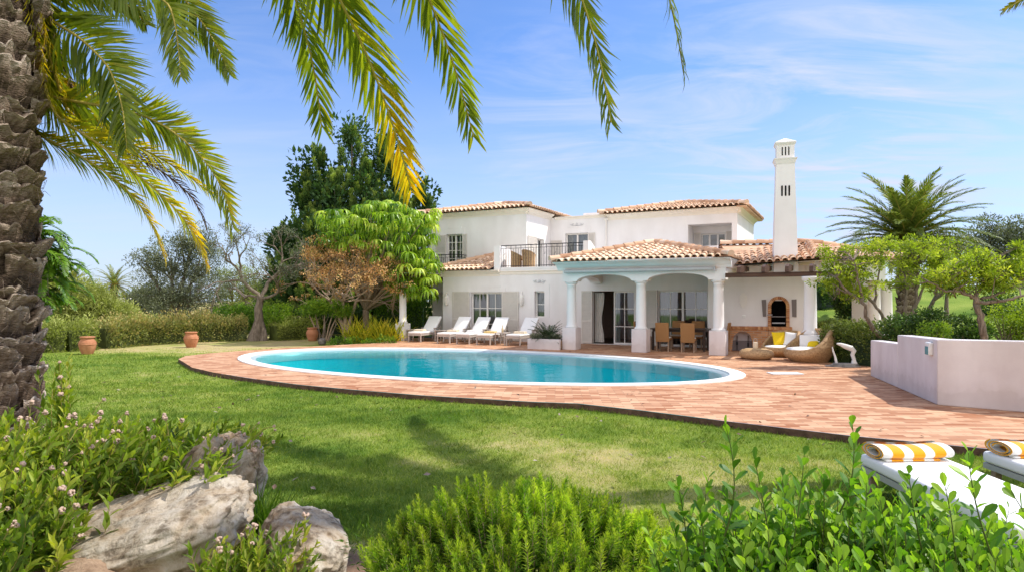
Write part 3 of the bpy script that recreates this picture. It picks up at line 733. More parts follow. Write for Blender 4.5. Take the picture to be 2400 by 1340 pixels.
# ------------------------------------------------------------------ other roofs
rf = MB(); e0, e1 = H(-7.5, 2.38, 2.97), H(-4.52, 2.38, 2.97)
k = 2.35; ap = e0 + H(k, k, .33 * k)
tiles(rf, [e0, e1, e1 + H(0, k, .33 * k), ap], seed=21, weather=.6); tiles(rf, [H(-7.5, 4.49, 2.97), e0, e0 + H(2.1, 2.1, .7)], seed=22)
ridge(rf, e0 + (0, 0, .06), ap + (0, 0, .05)); rf.build('lean_to_roof', M['tile'], villa)
rf = MB(); e0, e1, ap = H(-9.4, 4.12, 5.75), H(-3.5, 4.12, 5.75), H(-6.2, 6.7, 6.32)
tiles(rf, [e0, e1, ap], seed=31, weather=.66); tiles(rf, [e1, H(-3.5, 12.8, 5.75), H(-6.2, 10, 6.32), ap], seed=32, weather=.6); tiles(rf, [H(-9.4, 12.8, 5.75), e0, ap, H(-6.2, 10, 6.32)], seed=33)
tiles(rf, [H(-3.5, 12.8, 5.75), H(-9.4, 12.8, 5.75), H(-6.2, 10, 6.32)], seed=34)
ridge(rf, e0 + (0, 0, .06), ap + (0, 0, .05)); ridge(rf, e1 + (0, 0, .06), ap + (0, 0, .05)); ridge(rf, H(-6.2, 10, 6.37), ap + (0, 0, .05)); rf.build('roof', M['tile'], villa)
rf = MB(); e0, e1, ap = H(-1.3, 6.72, 5.58), H(5.05, 6.72, 5.58), H(1.9, 9.4, 6.18)
tiles(rf, [e0, e1, ap], seed=41, weather=.6); tiles(rf, [e1, H(5.05, 12.8, 5.58), H(1.9, 10.2, 6.18), ap], seed=42, weather=.55); tiles(rf, [H(-1.3, 12.8, 5.58), e0, ap, H(1.9, 10.2, 6.18)], seed=43)
tiles(rf, [H(5.05, 12.8, 5.58), H(-1.3, 12.8, 5.58), H(1.9, 10.2, 6.18)], seed=44)
ridge(rf, e0 + (0, 0, .06), ap + (0, 0, .05)); ridge(rf, e1 + (0, 0, .06), ap + (0, 0, .05)); ridge(rf, H(1.9, 10.2, 6.23), ap + (0, 0, .05)); rf.build('roof', M['tile'], villa)
m = MB(); m.box(4.66, 5.03, 6.8, 12.7, 5.53, 5.57, .45); m.build('eave_board', M['tile'], villa)
m = MB(); m.box(2.62, 2.95, 9.5, 9.8, 6.0, 6.24); m.box(2.58, 2.99, 9.46, 9.84, 6.24, 6.29); m.box(2.65, 2.92, 9.53, 9.77, 6.29, 6.33); m.build('vent_stack', M['stucco'], villa)
m = MB(); q = np.linspace(0, math.pi, 12)
m.prism([(-1.75, 5.5)] + [(-.75 - math.cos(t), 5.5 + .42 * math.sin(t) ** .8) for t in q] + [(.25, 5.5)], 9.4, 9.6, axis=1); m.lathe([(0, 5.85), (.14, 5.9), (.17, 6.0), (.1, 6.12), (0, 6.16)], 10, (-.75, 9.37, 0)); m.build('plaster_ornament', M['pale_ornament'], villa)
m = MB(); m.tube([(-1.05, 7.04, 5.42), (-1.05, 7.04, 2.99)], .035, 8); m.box(-1.14, -.96, 6.97, 7.09, 5.30, 5.40); m.build('rain_pipe', M['trim'], villa)


# ------------------------------------------------------------------ railings
def railing(path, z0, z1, name, step=.115):
    m = MB(); P = np.asarray(path, float); seg = np.linalg.norm(np.diff(P, axis=0), axis=1); tot = seg.sum(); cum = np.r_[0, np.cumsum(seg)]

    def pt(s):
        i = min(np.searchsorted(cum, s, side='right') - 1, len(seg) - 1); f = (s - cum[i]) / seg[i]; return P[i] + f * (P[i + 1] - P[i])
    for z, r in ((z1, .020), (z1 - .12, .010), (z0 + .06, .014)): m.tube(np.c_[P, np.full(len(P), z)], r, 6)
    n = int(tot / step)
    for i in range(n + 1):
        x, y = pt(tot * i / n)
        m.tube([(x, y, z0), (x, y, z1 if i % 2 == 0 else z1 - .14)], .011 if i % 2 == 0 else .008, 5)
        if i % 4 == 1:
            x2, y2 = pt(min(tot, tot * i / n + .05)); m.tube([(x, y, z0 + .5), (x2, y2, z0 + .56), (x2, y2, z0 + .6)], .007, 4)
    return m.build(name, M['iron'], villa)


railing([(-4.22, FB + .1), (-.5, FB + .1)], 3.05, 3.96, 'terrace_railing')
cv = [(-8.95, 4.45), (-8.95, 3.72)] + [(-7.15 + .22 * math.sin(q), 3.94 - .22 * math.cos(q)) for q in np.linspace(0, 1.57, 6)] + [(-6.93, 4.45)]
railing(cv, 3.0, 3.75, 'balcony_railing')
m = MB(); m.prism([(3.66, 2.86), (3.66, 2.99), (4.5, 2.99), (4.5, 2.55), (4.2, 2.6)], -9.0, -6.88, axis=0); m.build('balcony_slab', M['stucco'], villa)
m = MB(); m.box(-9.6, -7.1, 2.86, 3.04, 2.52, 2.68); m.box(-8.06, -7.88, .95, 4.29, 2.682, 2.82); m.box(-9.2, -9.04, .95, 4.4, 2.682, 2.82); m.build('pergola_beam', M['wood'], villa)
m = MB(); m.box(-9.4, -7.1, 1.0, 4.2, 2.825, 2.85); m.build('pergola_cover', M['stucco'], villa)
m = MB(); m.lathe([(.16, .72), (.2, .73), (.2, .77), (.15, .82), (.14, 2.4), (.2, 2.46), (.2, 2.515), (0, 2.515)], 20, (-7.97, 1.05, 0)); cc = m.build('column', M['stucco'], villa, True)
MB().rbox(-8.2, -7.74, .82, 1.28, 0, .72, r=.012).build('pedestal', M['stucco'], cc)

# ------------------------------------------------------------------ barbecue wing
E0 = toH((7.20, 20.65, 2.84)); E1 = toH((9.53, 19.85, 2.99)); R1 = toH((10.34, 22.3, 3.66)); R0 = toH((7.58, 23.2, 3.66)); E2 = toH((13.05, 21.5, 3.08)); BK = toH((13.4, 25.2, 3.05)); BL = toH((8.3, 27, 3.05))
rf = MB(); tiles(rf, [E0, E1, R1, R0], seed=51, weather=.5); tiles(rf, [E1, E2, R1], seed=52, weather=.52); tiles(rf, [E2, BK, R1], seed=53); tiles(rf, [BK, BL, R0, R1], seed=54)
for a, b in ((R0, R1), (E1, R1), (E2, R1), (BK, R1)): ridge(rf, a + (0, 0, .06), b + (0, 0, .05))
rf.build('wing_roof', M['tile'], villa)
T18 = R(18); we = np.array([math.cos(T18), -math.sin(T18)]); wn = np.array([math.sin(T18), math.cos(T18)]); wo = np.array([7.48, 21.875])
MW = np.eye(4); MW[:2, 0] = we; MW[:2, 1] = wn; MW[:2, 3] = wo; MWH = W2H @ MW
w = MB(); holed(w, -.75, 2.34, 0, 2.86, [(1.25, 1.77, .80, 1.69)], MWH, depth=.02)
k = MB(); k.quad((2.34, 0, 0), (2.34, 3, 0), (2.34, 3, 2.86), (2.34, 0, 2.86)); k.box(2.345, 2.6, -.02, .35, 0, 2.86); k.xf(MWH); w.c += k.c
w.build('wall', M['stucco'], villa)
so = MB(); lo = np.array([0, 0, -.045]); so.poly([E0 + lo, E1 + lo, E2 + lo, BK + lo, BL + lo]); so.build('wing_ceiling', M['stucco'], villa)
m = MB(); m.box(5.36, 8.55, -.43, -.27, 2.40, 2.535); m.build('beam', M['wood'], villa)
for a in (5.75, 6.45, 7.1, 7.75):
    m = MB(); m.prism([(-.5, 2.54), (-.42, 2.70), (-.1, 2.78), (1.6, 2.80), (1.6, 2.66), (-.1, 2.54)], a - .05, a + .05, axis=0); m.build('rafter', M['wood'], villa)
a, b = 7.72, -.35
m = MB(); m.lathe([(.2, .72), (.235, .73), (.235, .77), (.2, .82), (.18, .86), (.175, 1.4), (.16, 2.16), (.175, 2.18), (.165, 2.21), (.17, 2.25), (.225, 2.30), (.235, 2.36), (.235, 2.395), (0, 2.395)], 28, (a, b, 0)); cc = m.build('column', M['stucco'], villa, True)
MB().rbox(a - .27, a + .27, b - .27, b + .27, 0, .72, r=.012).build('pedestal', M['stucco'], cc)
for (x, y), rr in (((12.45, 22.0), .2), ((13.0, 22.25), .2)):
    p = toH((x, y, 0)); m = MB(); m.lathe([(.26, 0), (.26, .5), (.22, .52), (.2, .6), (.2, 1.3), (.18, 2.2), (.25, 2.3), (.25, 2.36), (0, 2.36)], 24, (p[0], p[1], 0)); m.build('column', M['stucco'], villa, True)
p = toH((12.55, 23.0, 0)); MB().box(p[0] - .3, p[0] + .2, p[1] - .2, p[1] + .2, 0, 2.4).build('pier', M['stucco'], villa)
s0, s1 = E1 + 0, E2 + 0; dd = norm((s1 - s0)[:2]); nn = np.array([-dd[1], dd[0]]); nn = nn if nn @ (R1 - s0)[:2] > 0 else -nn
m = MB(); A = s0[:2] + nn * .35 + dd * .55; B = s1[:2] + nn * .35 - dd * .25; C_ = B + nn * .28; D_ = A + nn * .28
for z0_, z1_ in ((2.365, 2.97),): m.prism([A, B, C_, D_], z0_, z1_, axis=2)
Q = C_ + nn * 2.6; m.prism([B + nn * .29, B + nn * .29 - dd * .28, Q - dd * .28, Q], 2.365, 2.97, axis=2)
m.build('entablature', M['stucco'], villa)
# chimney: tapered tower with a collar, lantern head and pyramid cap
ch = MB(); cx, cy = 8.90, 20.88; Mc = np.eye(4); Mc[:2, 0] = we; Mc[:2, 1] = wn; Mc[:2, 3] = (cx, cy); MC = W2H @ Mc


def frust(mb, x0, y0, z0, x1, y1, z1, t=.5):
    v = [(-x0, -y0, z0), (x0, -y0, z0), (x0, y0, z0), (-x0, y0, z0), (-x1, -y1, z1), (x1, -y1, z1), (x1, y1, z1), (-x1, y1, z1)]
    mb.add(v, [[0, 3, 2, 1], [4, 5, 6, 7], [0, 1, 5, 4], [1, 2, 6, 5], [2, 3, 7, 6], [3, 0, 4, 7]], t)


frust(ch, .372, .335, 2.6, .275, .255, 6.22); frust(ch, .29, .27, 6.10, .335, .315, 6.24); frust(ch, .35, .33, 6.24, .355, .335, 6.28)
frust(ch, .27, .255, 6.28, .27, .255, 6.72); frust(ch, .275, .26, 6.70, .32, .305, 6.76); frust(ch, .32, .305, 6.76, .325, .31, 6.80); frust(ch, .32, .305, 6.80, .01, .01, 6.97)
chim = ch.xf(MC).build('chimney', M['stucco'], villa)
vs = MB()
for k in (-1, 0, 1): vs.rbox(k * .098 - .022, k * .098 + .022, -.263, -.2, 6.36, 6.64, r=.015)
for k in (-1, 0, 1): vs.rbox(k * .108 - .026, k * .108 + .026, -.298, -.2, 5.05, 5.39, r=.018)
vs.xf(MC).build('smoke_slot', M['soot_and_shade'], chim)  # black blocks on the stack stand in for the shaded depth of slots
# wall fittings by the barbecue
m = MB(); m.prism([(.28, 1.62), (.34, 1.5), (.40, 1.44), (.46, 1.5), (.52, 1.62), (.52, 1.86), (.46, 1.9), (.46, 1.95), (.34, 1.95), (.34, 1.9), (.28, 1.86)], -.07, -.003, axis=1)
for k in range(3): m.box(.325 + k * .055, .355 + k * .055, -.085, -.071, 1.62, 1.82)
m.xf(MWH).build('wall_lantern', M['trim'], villa)
MB().rbox(.36, .48, -.02, -.002, 1.10, 1.20, r=.008).xf(MWH).build('switch_box', M['white_lid'], villa)

# ================================================================== BRICK BARBECUE
bq = empty('brick_barbecue', (wo[0], wo[1], 0), -T18, 'orange brick barbecue with arched black oven and side counter built against the white wall', 'barbecue')
m = MB(); rng = np.random.default_rng(5)
oc, rz_, ro = 1.51, 1.50, .30
for q in np.linspace(0, math.pi, 18)[:-1] + math.pi / 36:
    da = math.pi / 17 * .43; v = []
    for r, dq in ((.232, -da), (.232, da), (.335, da * .96), (.335, -da * .96)): v.append((oc + r * math.cos(q + dq), rz_ + r * math.sin(q + dq)))
    m.prism(v, -.07, .04, axis=1, t=rng.random())
for sx in (-1, 1):
    for k in range(10): z = .83 + k * .067; m.box(oc + sx * .283 - .05, oc + sx * .283 + .05, -.07, .04, z + .004, z + .062, t=rng.random())
m.build('oven_arch', M['brick_lone'], bq)
bk = MB(); g = []
for y in (-.02, .55): g.append([(oc - .236, y, .80)] + [(oc - .236 * math.cos(t), y, rz_ + .236 * math.sin(t)) for t in np.linspace(0, math.pi, 14)] + [(oc + .236, y, .80)])
bk.grid(g); bk.poly(g[1]); bk.quad((oc - .24, -.05, .835), (oc + .24, -.05, .835), (oc + .24, .55, .835), (oc - .24, .55, .835))
bk.build('oven_chamber', M['soot_and_shade'], bq)
m = MB()
for k in range(9): m.tube([(oc - .2 + k * .05, -.03, 1.16), (oc - .2 + k * .05, .4, 1.16)], .006, 4)
m.tube([(oc - .23, -.04, 1.16), (oc + .23, -.04, 1.16)], .01, 5); m.tube([(oc - .36, -.1, 1.22), (oc - .2, -.1, 1.22)], .02, 6); m.box(oc - .2, oc + .2, -.03, .1, .93, .97)
m.build('grill_rack', M['zinc'], bq)
m = MB(); m.prism([(.98, 1.72), (1.12, 1.73), (1.12, 1.16), (1.02, 1.16)], -.03, -.003, axis=1); m.build('vent_panel', plain('vent_mesh', (.20, .17, .16), .7, .3), bq)
m = MB(); m.prism([(1.91, 1.73), (2.06, 1.74), (2.06, 1.15), (1.93, 1.16)], -.03, -.003, axis=1); m.build('vent_panel', bpy.data.materials['vent_mesh'], bq)
m = MB(); m.prism([(-.10, 0), (-.10, .74), (1.17, .74), (1.17, 0), (.72, 0)] + [(.36 + .32 * math.cos(t), .05 + .62 * math.sin(t) ** .55) for t in np.linspace(.06, math.pi - .06, 14)] + [(.03, 0)], -.42, -.005, axis=1); m.build('counter', M['brick'], bq)
m = MB()
for k in range(16): m.box(-.12 + k * .0805, -.12 + k * .0805 + .074, -.45, -.0, .745, .83, t=rng.random())
m.build('counter_top', M['brick_lone'], bq)
m = MB(); m.box(1.18, 1.30, -.42, -.005, 0, .74); m.box(1.76, 1.88, -.42, -.005, 0, .74); m.box(1.31, 1.75, -.40, -.005, .55, .74); m.box(1.31, 1.75, -.12, -.008, 0, .54); m.build('oven_base', M['brick'], bq)
m = MB()
for k in range(9): m.box(1.17 + k * .0805, 1.17 + k * .0805 + .074, -.45, 0, .745, .83, t=rng.random())
m.build('hearth_ledge', M['brick_lone'], bq)
m = MB(); m.box(.04, .70, -.05, -.006, 0, .34); m.build('skirting', plain('grey_skirting', (.30, .27, .27), .8, .2), bq)
m = MB(); m.tube([(.2, -.08, .02), (.2, -.08, .52)], .012, 6); m.box(.17, .23, -.09, -.07, .2, .3); m.tube([(.55, -.08, .02), (.55, -.08, .52)], .012, 6); m.box(.52, .58, -.09, -.07, .15, .27); m.build('fire_iron', M['iron'], bq)

# ================================================================== SETTING: ground, patio, pool
PC = np.array([-1.45, 17.82]); OA, OB = 7.52, 4.03; WA, WB = 7.0, 3.5


def ell(a, b, n=160, z=0.):
    t = np.linspace(0, 2 * math.pi, n, endpoint=False)
    p = PC + a * np.cos(t)[:, None] * U + b * np.sin(t)[:, None] * V
    return np.c_[p, np.full(n, z)]


PATIO = [(11.6, 4.45), (11.6, 14.2), (9.3, 15.9), (9.3, 18.0), (10.5, 19.3), (14.2, 21.0), (13, 26), hw(-7.6, 6)[:2], hw(-8.6, 5)[:2], hw(-8.5, .7)[:2],
         (-5.3, 25.6), (-6.3, 24.75), (-7.0, 24.05), (-8.2, 23.0), (-9.2, 21.7), (-9.85, 20.6), (-10.05, 19.7), (-9.75, 18.7), (-9.2, 17.9), (-8.2, 16.4), (-7.1, 15.26), (-5.7, 14.1), (-4.38, 13.12), (-2.96, 12.32), (-1.55, 11.62),
         (0.29, 10.94), (1.1, 10.75), (2.02, 10.1), (3.07, 9.21), (4.38, 8.2), (5.72, 7.42)]
PATIO = np.array([np.asarray(p, float)[:2] for p in PATIO])


def ray_poly(ang):
    d = np.array([math.cos(ang), math.sin(ang)]); best = 0
    for i in range(len(PATIO)):
        a = PATIO[i] - PC; b = PATIO[(i + 1) % len(PATIO)] - PC; e = b - a
        den = d[0] * e[1] - d[1] * e[0]
        if abs(den) < 1e-9: continue
        t = (a[0] * e[1] - a[1] * e[0]) / den; s = (a[0] * d[1] - a[1] * d[0]) / den
        if t > 0 and -1e-6 <= s <= 1 + 1e-6: best = max(best, t)
    return PC + best * d


def in_patio(x, y, grow=0.):
    P = PATIO if not grow else PC + (PATIO - PC) * (1 + grow / 9.)
    return inside2(P, np.asarray(x, float), np.asarray(y, float))


angs = sorted(set(list(np.linspace(-math.pi, math.pi, 260, endpoint=False)) + [math.atan2(*(p - PC)[::-1]) for p in PATIO]))
outer = np.array([[*ray_poly(a), 0.] for a in angs]); inner = []
for a in angs:
    d = np.array([math.cos(a), math.sin(a)]); du, dv = d @ U, d @ V; r = 1 / math.sqrt((du / (OA - .03)) ** 2 + (dv / (OB - .03)) ** 2); inner.append([*(PC + r * d), 0.])
inner = np.array(inner); mid = [(inner * (1 - f) + outer * f) for f in (0, .25, .5, .75, 1)]
m = MB(); m.grid(np.array(mid), closed=True); tag(m.build('patio', M['paver']), 'terracotta paved terrace around the pool', kind='structure')
m = MB(); sk = outer.copy(); sk[:, 2] = -.6; lip = outer.copy(); lip[:, 2] -= .004; m.grid(np.array([lip, sk]), closed=True)
tag(m.build('patio_edge', surf('dark_brick_edge', [(.3, (.055, .032, .022)), (.7, (.17, .10, .07))], scale=7, rough=.9, bump=.5)), kind='structure')  # skirt under the paving in a dark brown tone
# pool: coping ring, tiled lip, water sheet, basin, steps
m = MB()
m.grid(np.array([ell(OA, OB, z=-.05), ell(OA, OB, z=.022), ell(OA - .02, OB - .02, z=.03), ell(7.19, 3.70, z=.03), ell(7.17, 3.68, z=.02), ell(7.17, 3.68, z=-.02)]), closed=True)
tag(m.build('pool_coping', M['coping'], smooth=False), kind='structure')
m = MB(); m.grid(np.array([ell(7.18, 3.69, z=.0), ell(WA - .06, WB - .06, z=-.055), ell(WA - .08, WB - .08, z=-.3)]), closed=True); tag(m.build('pool_tile_band', M['gutter'], smooth=True), kind='structure')
m = MB(); m.poly(ell(WA, WB, z=-.035)); tag(m.build('pool_water', M['water']), kind='structure')
m = MB(); fl = ell(WA - .5, WB - .5, z=-1.45); m.grid(np.array([ell(WA - .03, WB - .03, z=-.06), ell(WA - .1, WB - .1, z=-.5), ell(WA - .2, WB - .2, z=-1.2), fl]), closed=True); m.poly(fl)
for k in range(4):     # bowed entry steps at the far left end
    zt = -.98 - .13 * k; c0 = PC - U * 5.0 + V * 1.9; top = []
    for q in np.linspace(0, 2 * math.pi, 60, endpoint=False):
        dq = np.array([1.45 * math.cos(q) * U[0] + math.sin(q) * V[0], 1.45 * math.cos(q) * U[1] + math.sin(q) * V[1]]) * (1.0 + .36 * k); f = 1.0
        while ((c0 + dq * f - PC) @ U / (WA - .16)) ** 2 + ((c0 + dq * f - PC) @ V / (WB - .16)) ** 2 > 1 and f > 0: f -= .02
        top.append([*(c0 + dq * f), zt])
    top = np.array(top); lo = top.copy(); lo[:, 2] -= .3; m.grid(np.array([top, lo]), closed=True); m.poly(top)
tag(m.build('pool_basin', M['basin']), kind='structure')
# ground sheet with denser cells near the camera
gx = np.unique(np.r_[np.linspace(-600, -60, 14), np.linspace(-60, -14, 32), np.linspace(-14, 14, 141), np.linspace(14, 60, 36), np.linspace(60, 600, 14)])
gy = np.unique(np.r_[np.linspace(-60, 0, 10), np.linspace(0, 26, 131), np.linspace(26, 80, 45), np.linspace(80, 1500, 18)])
X, Y = np.meshgrid(gx, gy)
SOIL = np.array([-1.25, 4.1])


def dryness(x, y):
    """0 lush .. 1 bleached, the worn patches of the lawn"""
    n = fbm(x * .9, y * .9, 3); n2 = fbm(x * 3.1, y * 3.1, 9)
    n3 = fbm(x * 8.5, y * 8.5, 15, 3); d = .27 + .75 * (n - .47) + .5 * (n2 - .47) + .35 * (n3 - .42)
    d = d + .46 * np.exp(-(((x - .9) / 1.2) ** 2 + ((y - 7.4) / 1.5) ** 2)) + .38 * np.exp(-(((x - .8) / 1.0) ** 2 + ((y - 5.2) / .9) ** 2))
    d = d + .08 * np.exp(-(((x - 3.0) / 1.6) ** 2 + ((y - 7.2) / .8) ** 2)) + .5 * smooth((y - 21.0) / 2.5) * smooth((-x - 6) / 4)
    d = d - .12 * smooth((-x - .5) / 2) * smooth((9.5 - y) / 3)
    return np.clip(d, 0, 1)


def soilness(x, y):
    q = np.hypot((x - SOIL[0]) / .75, (y - SOIL[1]) / .7) + .5 * (fbm(x * 3, y * 3, 21) - .47)
    return smooth((1.15 - q) / .35)


Z = gz(X, Y) - .012 * (fbm(X * 2.3, Y * 2.3, 5) - .5) - .0
soilv = soilness(X, Y); tint = np.clip(dryness(X, Y), 0, 1) * .6; tint = tint * (1 - soilv) + 1.0 * soilv
i = np.arange(len(gy) - 1)[:, None] * len(gx); j = np.arange(len(gx) - 1)[None]
f = np.stack([i + j, i + j + 1, i + len(gx) + j + 1, i + len(gx) + j], -1).reshape(-1, 4)
ins = inside2(PC + (PATIO - PC) * .965, X.ravel(), Y.ravel()); f = f[~ins[f].all(1)]
v = np.c_[X.ravel(), Y.ravel(), Z.ravel()]
# cells that straddle the terrace stay under its skirt
mt, t_, N_, L_ = nt('lawn_ground')
a_ = N_.new('ShaderNodeAttribute'); a_.attribute_name = 'tint'
gN = N_.new('ShaderNodeNewGeometry'); nz = N_.new('ShaderNodeTexNoise'); nz.inputs['Scale'].default_value = 1.7; nz.inputs['Detail'].default_value = 9; nz.inputs['Roughness'].default_value = .75
nf = N_.new('ShaderNodeTexNoise'); nf.inputs['Scale'].default_value = 38; nf.inputs['Detail'].default_value = 5; nf.inputs['Roughness'].default_value = .8
L_.new(gN.outputs['Position'], nz.inputs[0]); L_.new(gN.outputs['Position'], nf.inputs[0])
md = N_.new('ShaderNodeMath'); md.operation = 'MULTIPLY_ADD'; md.inputs[1].default_value = .36; md.inputs[2].default_value = -.18; L_.new(nz.outputs[0], md.inputs[0])
mf = N_.new('ShaderNodeMath'); mf.operation = 'MULTIPLY_ADD'; mf.inputs[1].default_value = .45; mf.inputs[2].default_value = -.22; L_.new(nf.outputs[0], mf.inputs[0])
s1_ = N_.new('ShaderNodeMath'); s1_.operation = 'ADD'; L_.new(md.outputs[0], s1_.inputs[0]); L_.new(mf.outputs[0], s1_.inputs[1])
s2_ = N_.new('ShaderNodeMath'); s2_.operation = 'ADD'; L_.new(s1_.outputs[0], s2_.inputs[0]); L_.new(a_.outputs['Fac'], s2_.inputs[1])
rr_ = ramp(N_, [(0, (.085, .165, .018)), (.25, (.22, .29, .045)), (.52, (.50, .41, .19)), (.62, (.42, .33, .18)), (.9, (.36, .24, .15)), (1, (.30, .19, .12))]); L_.new(s2_.outputs[0], rr_.inputs[0])
p_ = N_.new('ShaderNodeBsdfPrincipled'); p_.inputs['Roughness'].default_value = .95; p_.inputs['Specular IOR Level'].default_value = .1; L_.new(rr_.outputs[0], p_.inputs['Base Color'])
b_ = N_.new('ShaderNodeBump'); b_.inputs['Strength'].default_value = .8; b_.inputs['Distance'].default_value = .03; L_.new(nf.outputs[0], b_.inputs['Height']); L_.new(b_.outputs[0], p_.inputs['Normal'])
o_ = N_.new('ShaderNodeOutputMaterial'); L_.new(p_.outputs[0], o_.inputs[0]); M['ground'] = mt
m = MB(); m.add(v, f, tint.ravel()); tag(m.build('ground', M['ground'], smooth=True), kind='structure')

# grass blades: denser and finer near the camera
P = []
rng = np.random.default_rng(19)
for y0, y1, dens, L0 in ((4.2, 5.6, 4200, .066), (5.6, 7.6, 3000, .066), (7.6, 10.5, 1700, .068), (10.5, 14.5, 900, .074), (14.5, 24, 260, .08)):
    xa, xb = -.86 * y1, min(.86 * y1, 6.2); n = int(dens * (y1 - y0) * (xb - xa))
    x = rng.uniform(xa, xb, n); y = rng.uniform(y0, y1, n); P.append(np.c_[x, y, np.full(n, L0), np.full(n, y0)])
P = np.vstack(P); vis = (np.abs(P[:, 0]) < .83 * P[:, 1] + .2) & ~in_patio(P[:, 0], P[:, 1], .02)
vis &= ~((P[:, 0] < -9.3) & (P[:, 1] > 21.3)) | (rng.random(len(P)) < .5)
P = P[vis]; so_ = soilness(P[:, 0], P[:, 1]); P = P[rng.random(len(P)) > so_ * 1.05 - .03]
dr = np.clip(dryness(P[:, 0], P[:, 1]), 0, 1); keep = rng.random(len(P)) > .45 * smooth((dr - .45) / .4); P, dr = P[keep], dr[keep]
n = len(P); D = np.c_[rng.normal(size=n) * .75, rng.normal(size=n) * .75, np.ones(n)]; Lb = P[:, 2] * rng.uniform(.5, 1.25, n) * (1 - .35 * dr) * (.65 + .8 * fbm(P[:, 0] * 2.6, P[:, 1] * 2.6, 51, 3))
tb = np.clip(dr * .95 + rng.normal(size=n) * .19, 0, 1)
edge_lush = .16 * vnoise(P[:, 0] * 5, P[:, 1] * 5, 77); tb = np.clip(tb - edge_lush, 0, 1)
m = MB(); m.scatter(BLADE, np.c_[P[:, :2], gz(P[:, 0], P[:, 1]) - .008], D, rv(n, rng), Lb, .0062 + .0016 * (P[:, 3] > 7) + .003 * (P[:, 3] > 10) + .004 * (P[:, 3] > 14), tb)
tag(m.build('lawn_grass', M['grass']), 'short lawn grass with bleached straw patches', kind='stuff')
# fallen leaves
n = 300; x = rng.uniform(-9, 6, n); y = rng.uniform(5.5, 24, n); zz = np.where(in_patio(x, y), .012, LAWN + .05)
okp = (((np.c_[x, y] - PC) @ U / 7.9) ** 2 + ((np.c_[x, y] - PC) @ V / 4.15) ** 2 > 1) & ((np.c_[x, y] - HO) @ V < -.7); x, y, zz = x[okp], y[okp], zz[okp]; n = len(x)
m = MB(); D = rv(n, rng); D[:, 2] *= .25; Nn = rv(n, rng) * .5 + (0, 0, 1); m.scatter(LEAF, np.c_[x, y, zz], D, Nn, rng.uniform(.05, .11, n), rng.uniform(.03, .06, n), rng.random(n))
tag(m.build('fallen_leaves', M['dryleaf']), 'dry brown leaves fallen on lawn and pavers', kind='stuff')
p = G(1840, 875, 0); m = MB(); m.rbox(p[0] - .36, p[0] + .36, p[1] - .2, p[1] + .2, .002, .022, r=.006); tag(m.build('skimmer_lid', M['white_lid']), 'white rectangular pool skimmer lid set in the pavers', 'skimmer lid')

# ================================================================== WALLS AND FURNITURE
# white boundary wall on the right
wl = empty('garden_wall', (7.03, 10.58, 0), 0, 'low white rendered garden wall with stepped top and a corner, right of the terrace', 'wall')
A0, A1, B1 = np.array([8.18, 14.6]), np.array([7.03, 10.58]), np.array([9.6, 8.5])
d1 = norm(A0 - A1); d2 = norm(B1 - A1); n1 = np.array([-d1[1], d1[0]]); n1 = n1 if n1[0] > 0 else -n1; n2 = np.array([-d2[1], d2[0]]); n2 = n2 if n2[1] > 0 else -n2
LL = np.linalg.norm(A0 - A1); bis = norm(n1 + n2); th = .26; inn = A1 + bis * th / (bis @ n1)
m = MB()


def slab(mb, a, b, c, d_, z0, za, zb):
    """vertical wall slab a-b outer, d_-c inner, top heights za at a/d_, zb at b/c"""
    v = [(*a, z0), (*b, z0), (*c, z0), (*d_, z0), (*a, za), (*b, zb), (*c, zb), (*d_, za)]
    mb.add(v, [[0, 3, 2, 1], [4, 5, 6, 7], [0, 1, 5, 4], [1, 2, 6, 5], [2, 3, 7, 6], [3, 0, 4, 7]])


st = LL * .52; S_ = A1 + d1 * st; Si = S_ + n1 * th
slab(m, A1, S_, Si, inn, 0, 1.085, 1.04); slab(m, S_, A0, A0 + n1 * th, Si, 0, .87, .815)
slab(m, B1, A1, inn, B1 + n2 * th, 0, 1.13, 1.085)
bmv = MB(); bmv.c = m.c; o = bmv.build('wall', M['stucco_old'], wl); o.location = (-7.03, -10.58, 0)
bv = o.modifiers.new('soft_edges', 'BEVEL'); bv.width = .018; bv.segments = 3; bv.limit_method = 'ANGLE'; bv.angle_limit = R(60)
p = A1 + d1 * .28; q = -n1; Ml = np.eye(4); Ml[:2, 0] = d1; Ml[:2, 1] = q; Ml[:2, 3] = p - np.array([7.03, 10.58])
m = MB(); m.rbox(-.10, .10, .0, .07, .80, 1.02, r=.02, seg=3); lamp = m.xf(Ml).build('wall_lamp', M['white_lid'], wl, True)
m = MB(); m.rbox(-.075, .075, .066, .076, .81, .95, r=.004); m.xf(Ml).build('lamp_glass', M['teal_glass'], lamp)

# planter and its cycad-like plant
m = MB(); o_ = .02
pl = empty('planter', hw(-.6, -.28), -TH, 'low white plastered planter joined to the first portico pedestal', 'planter')
m.box(-.72, .5, -.27, -.15, 0, .36); m.box(-.72, .5, .45, .57, 0, .36); m.box(-.72, -.6, -.149, .449, 0, .36); m.build('box', M['stucco_old'], pl)
m = MB(); m.box(-.595, .49, -.145, .445, .02, .30); m.build('soil', M['soil'], pl)

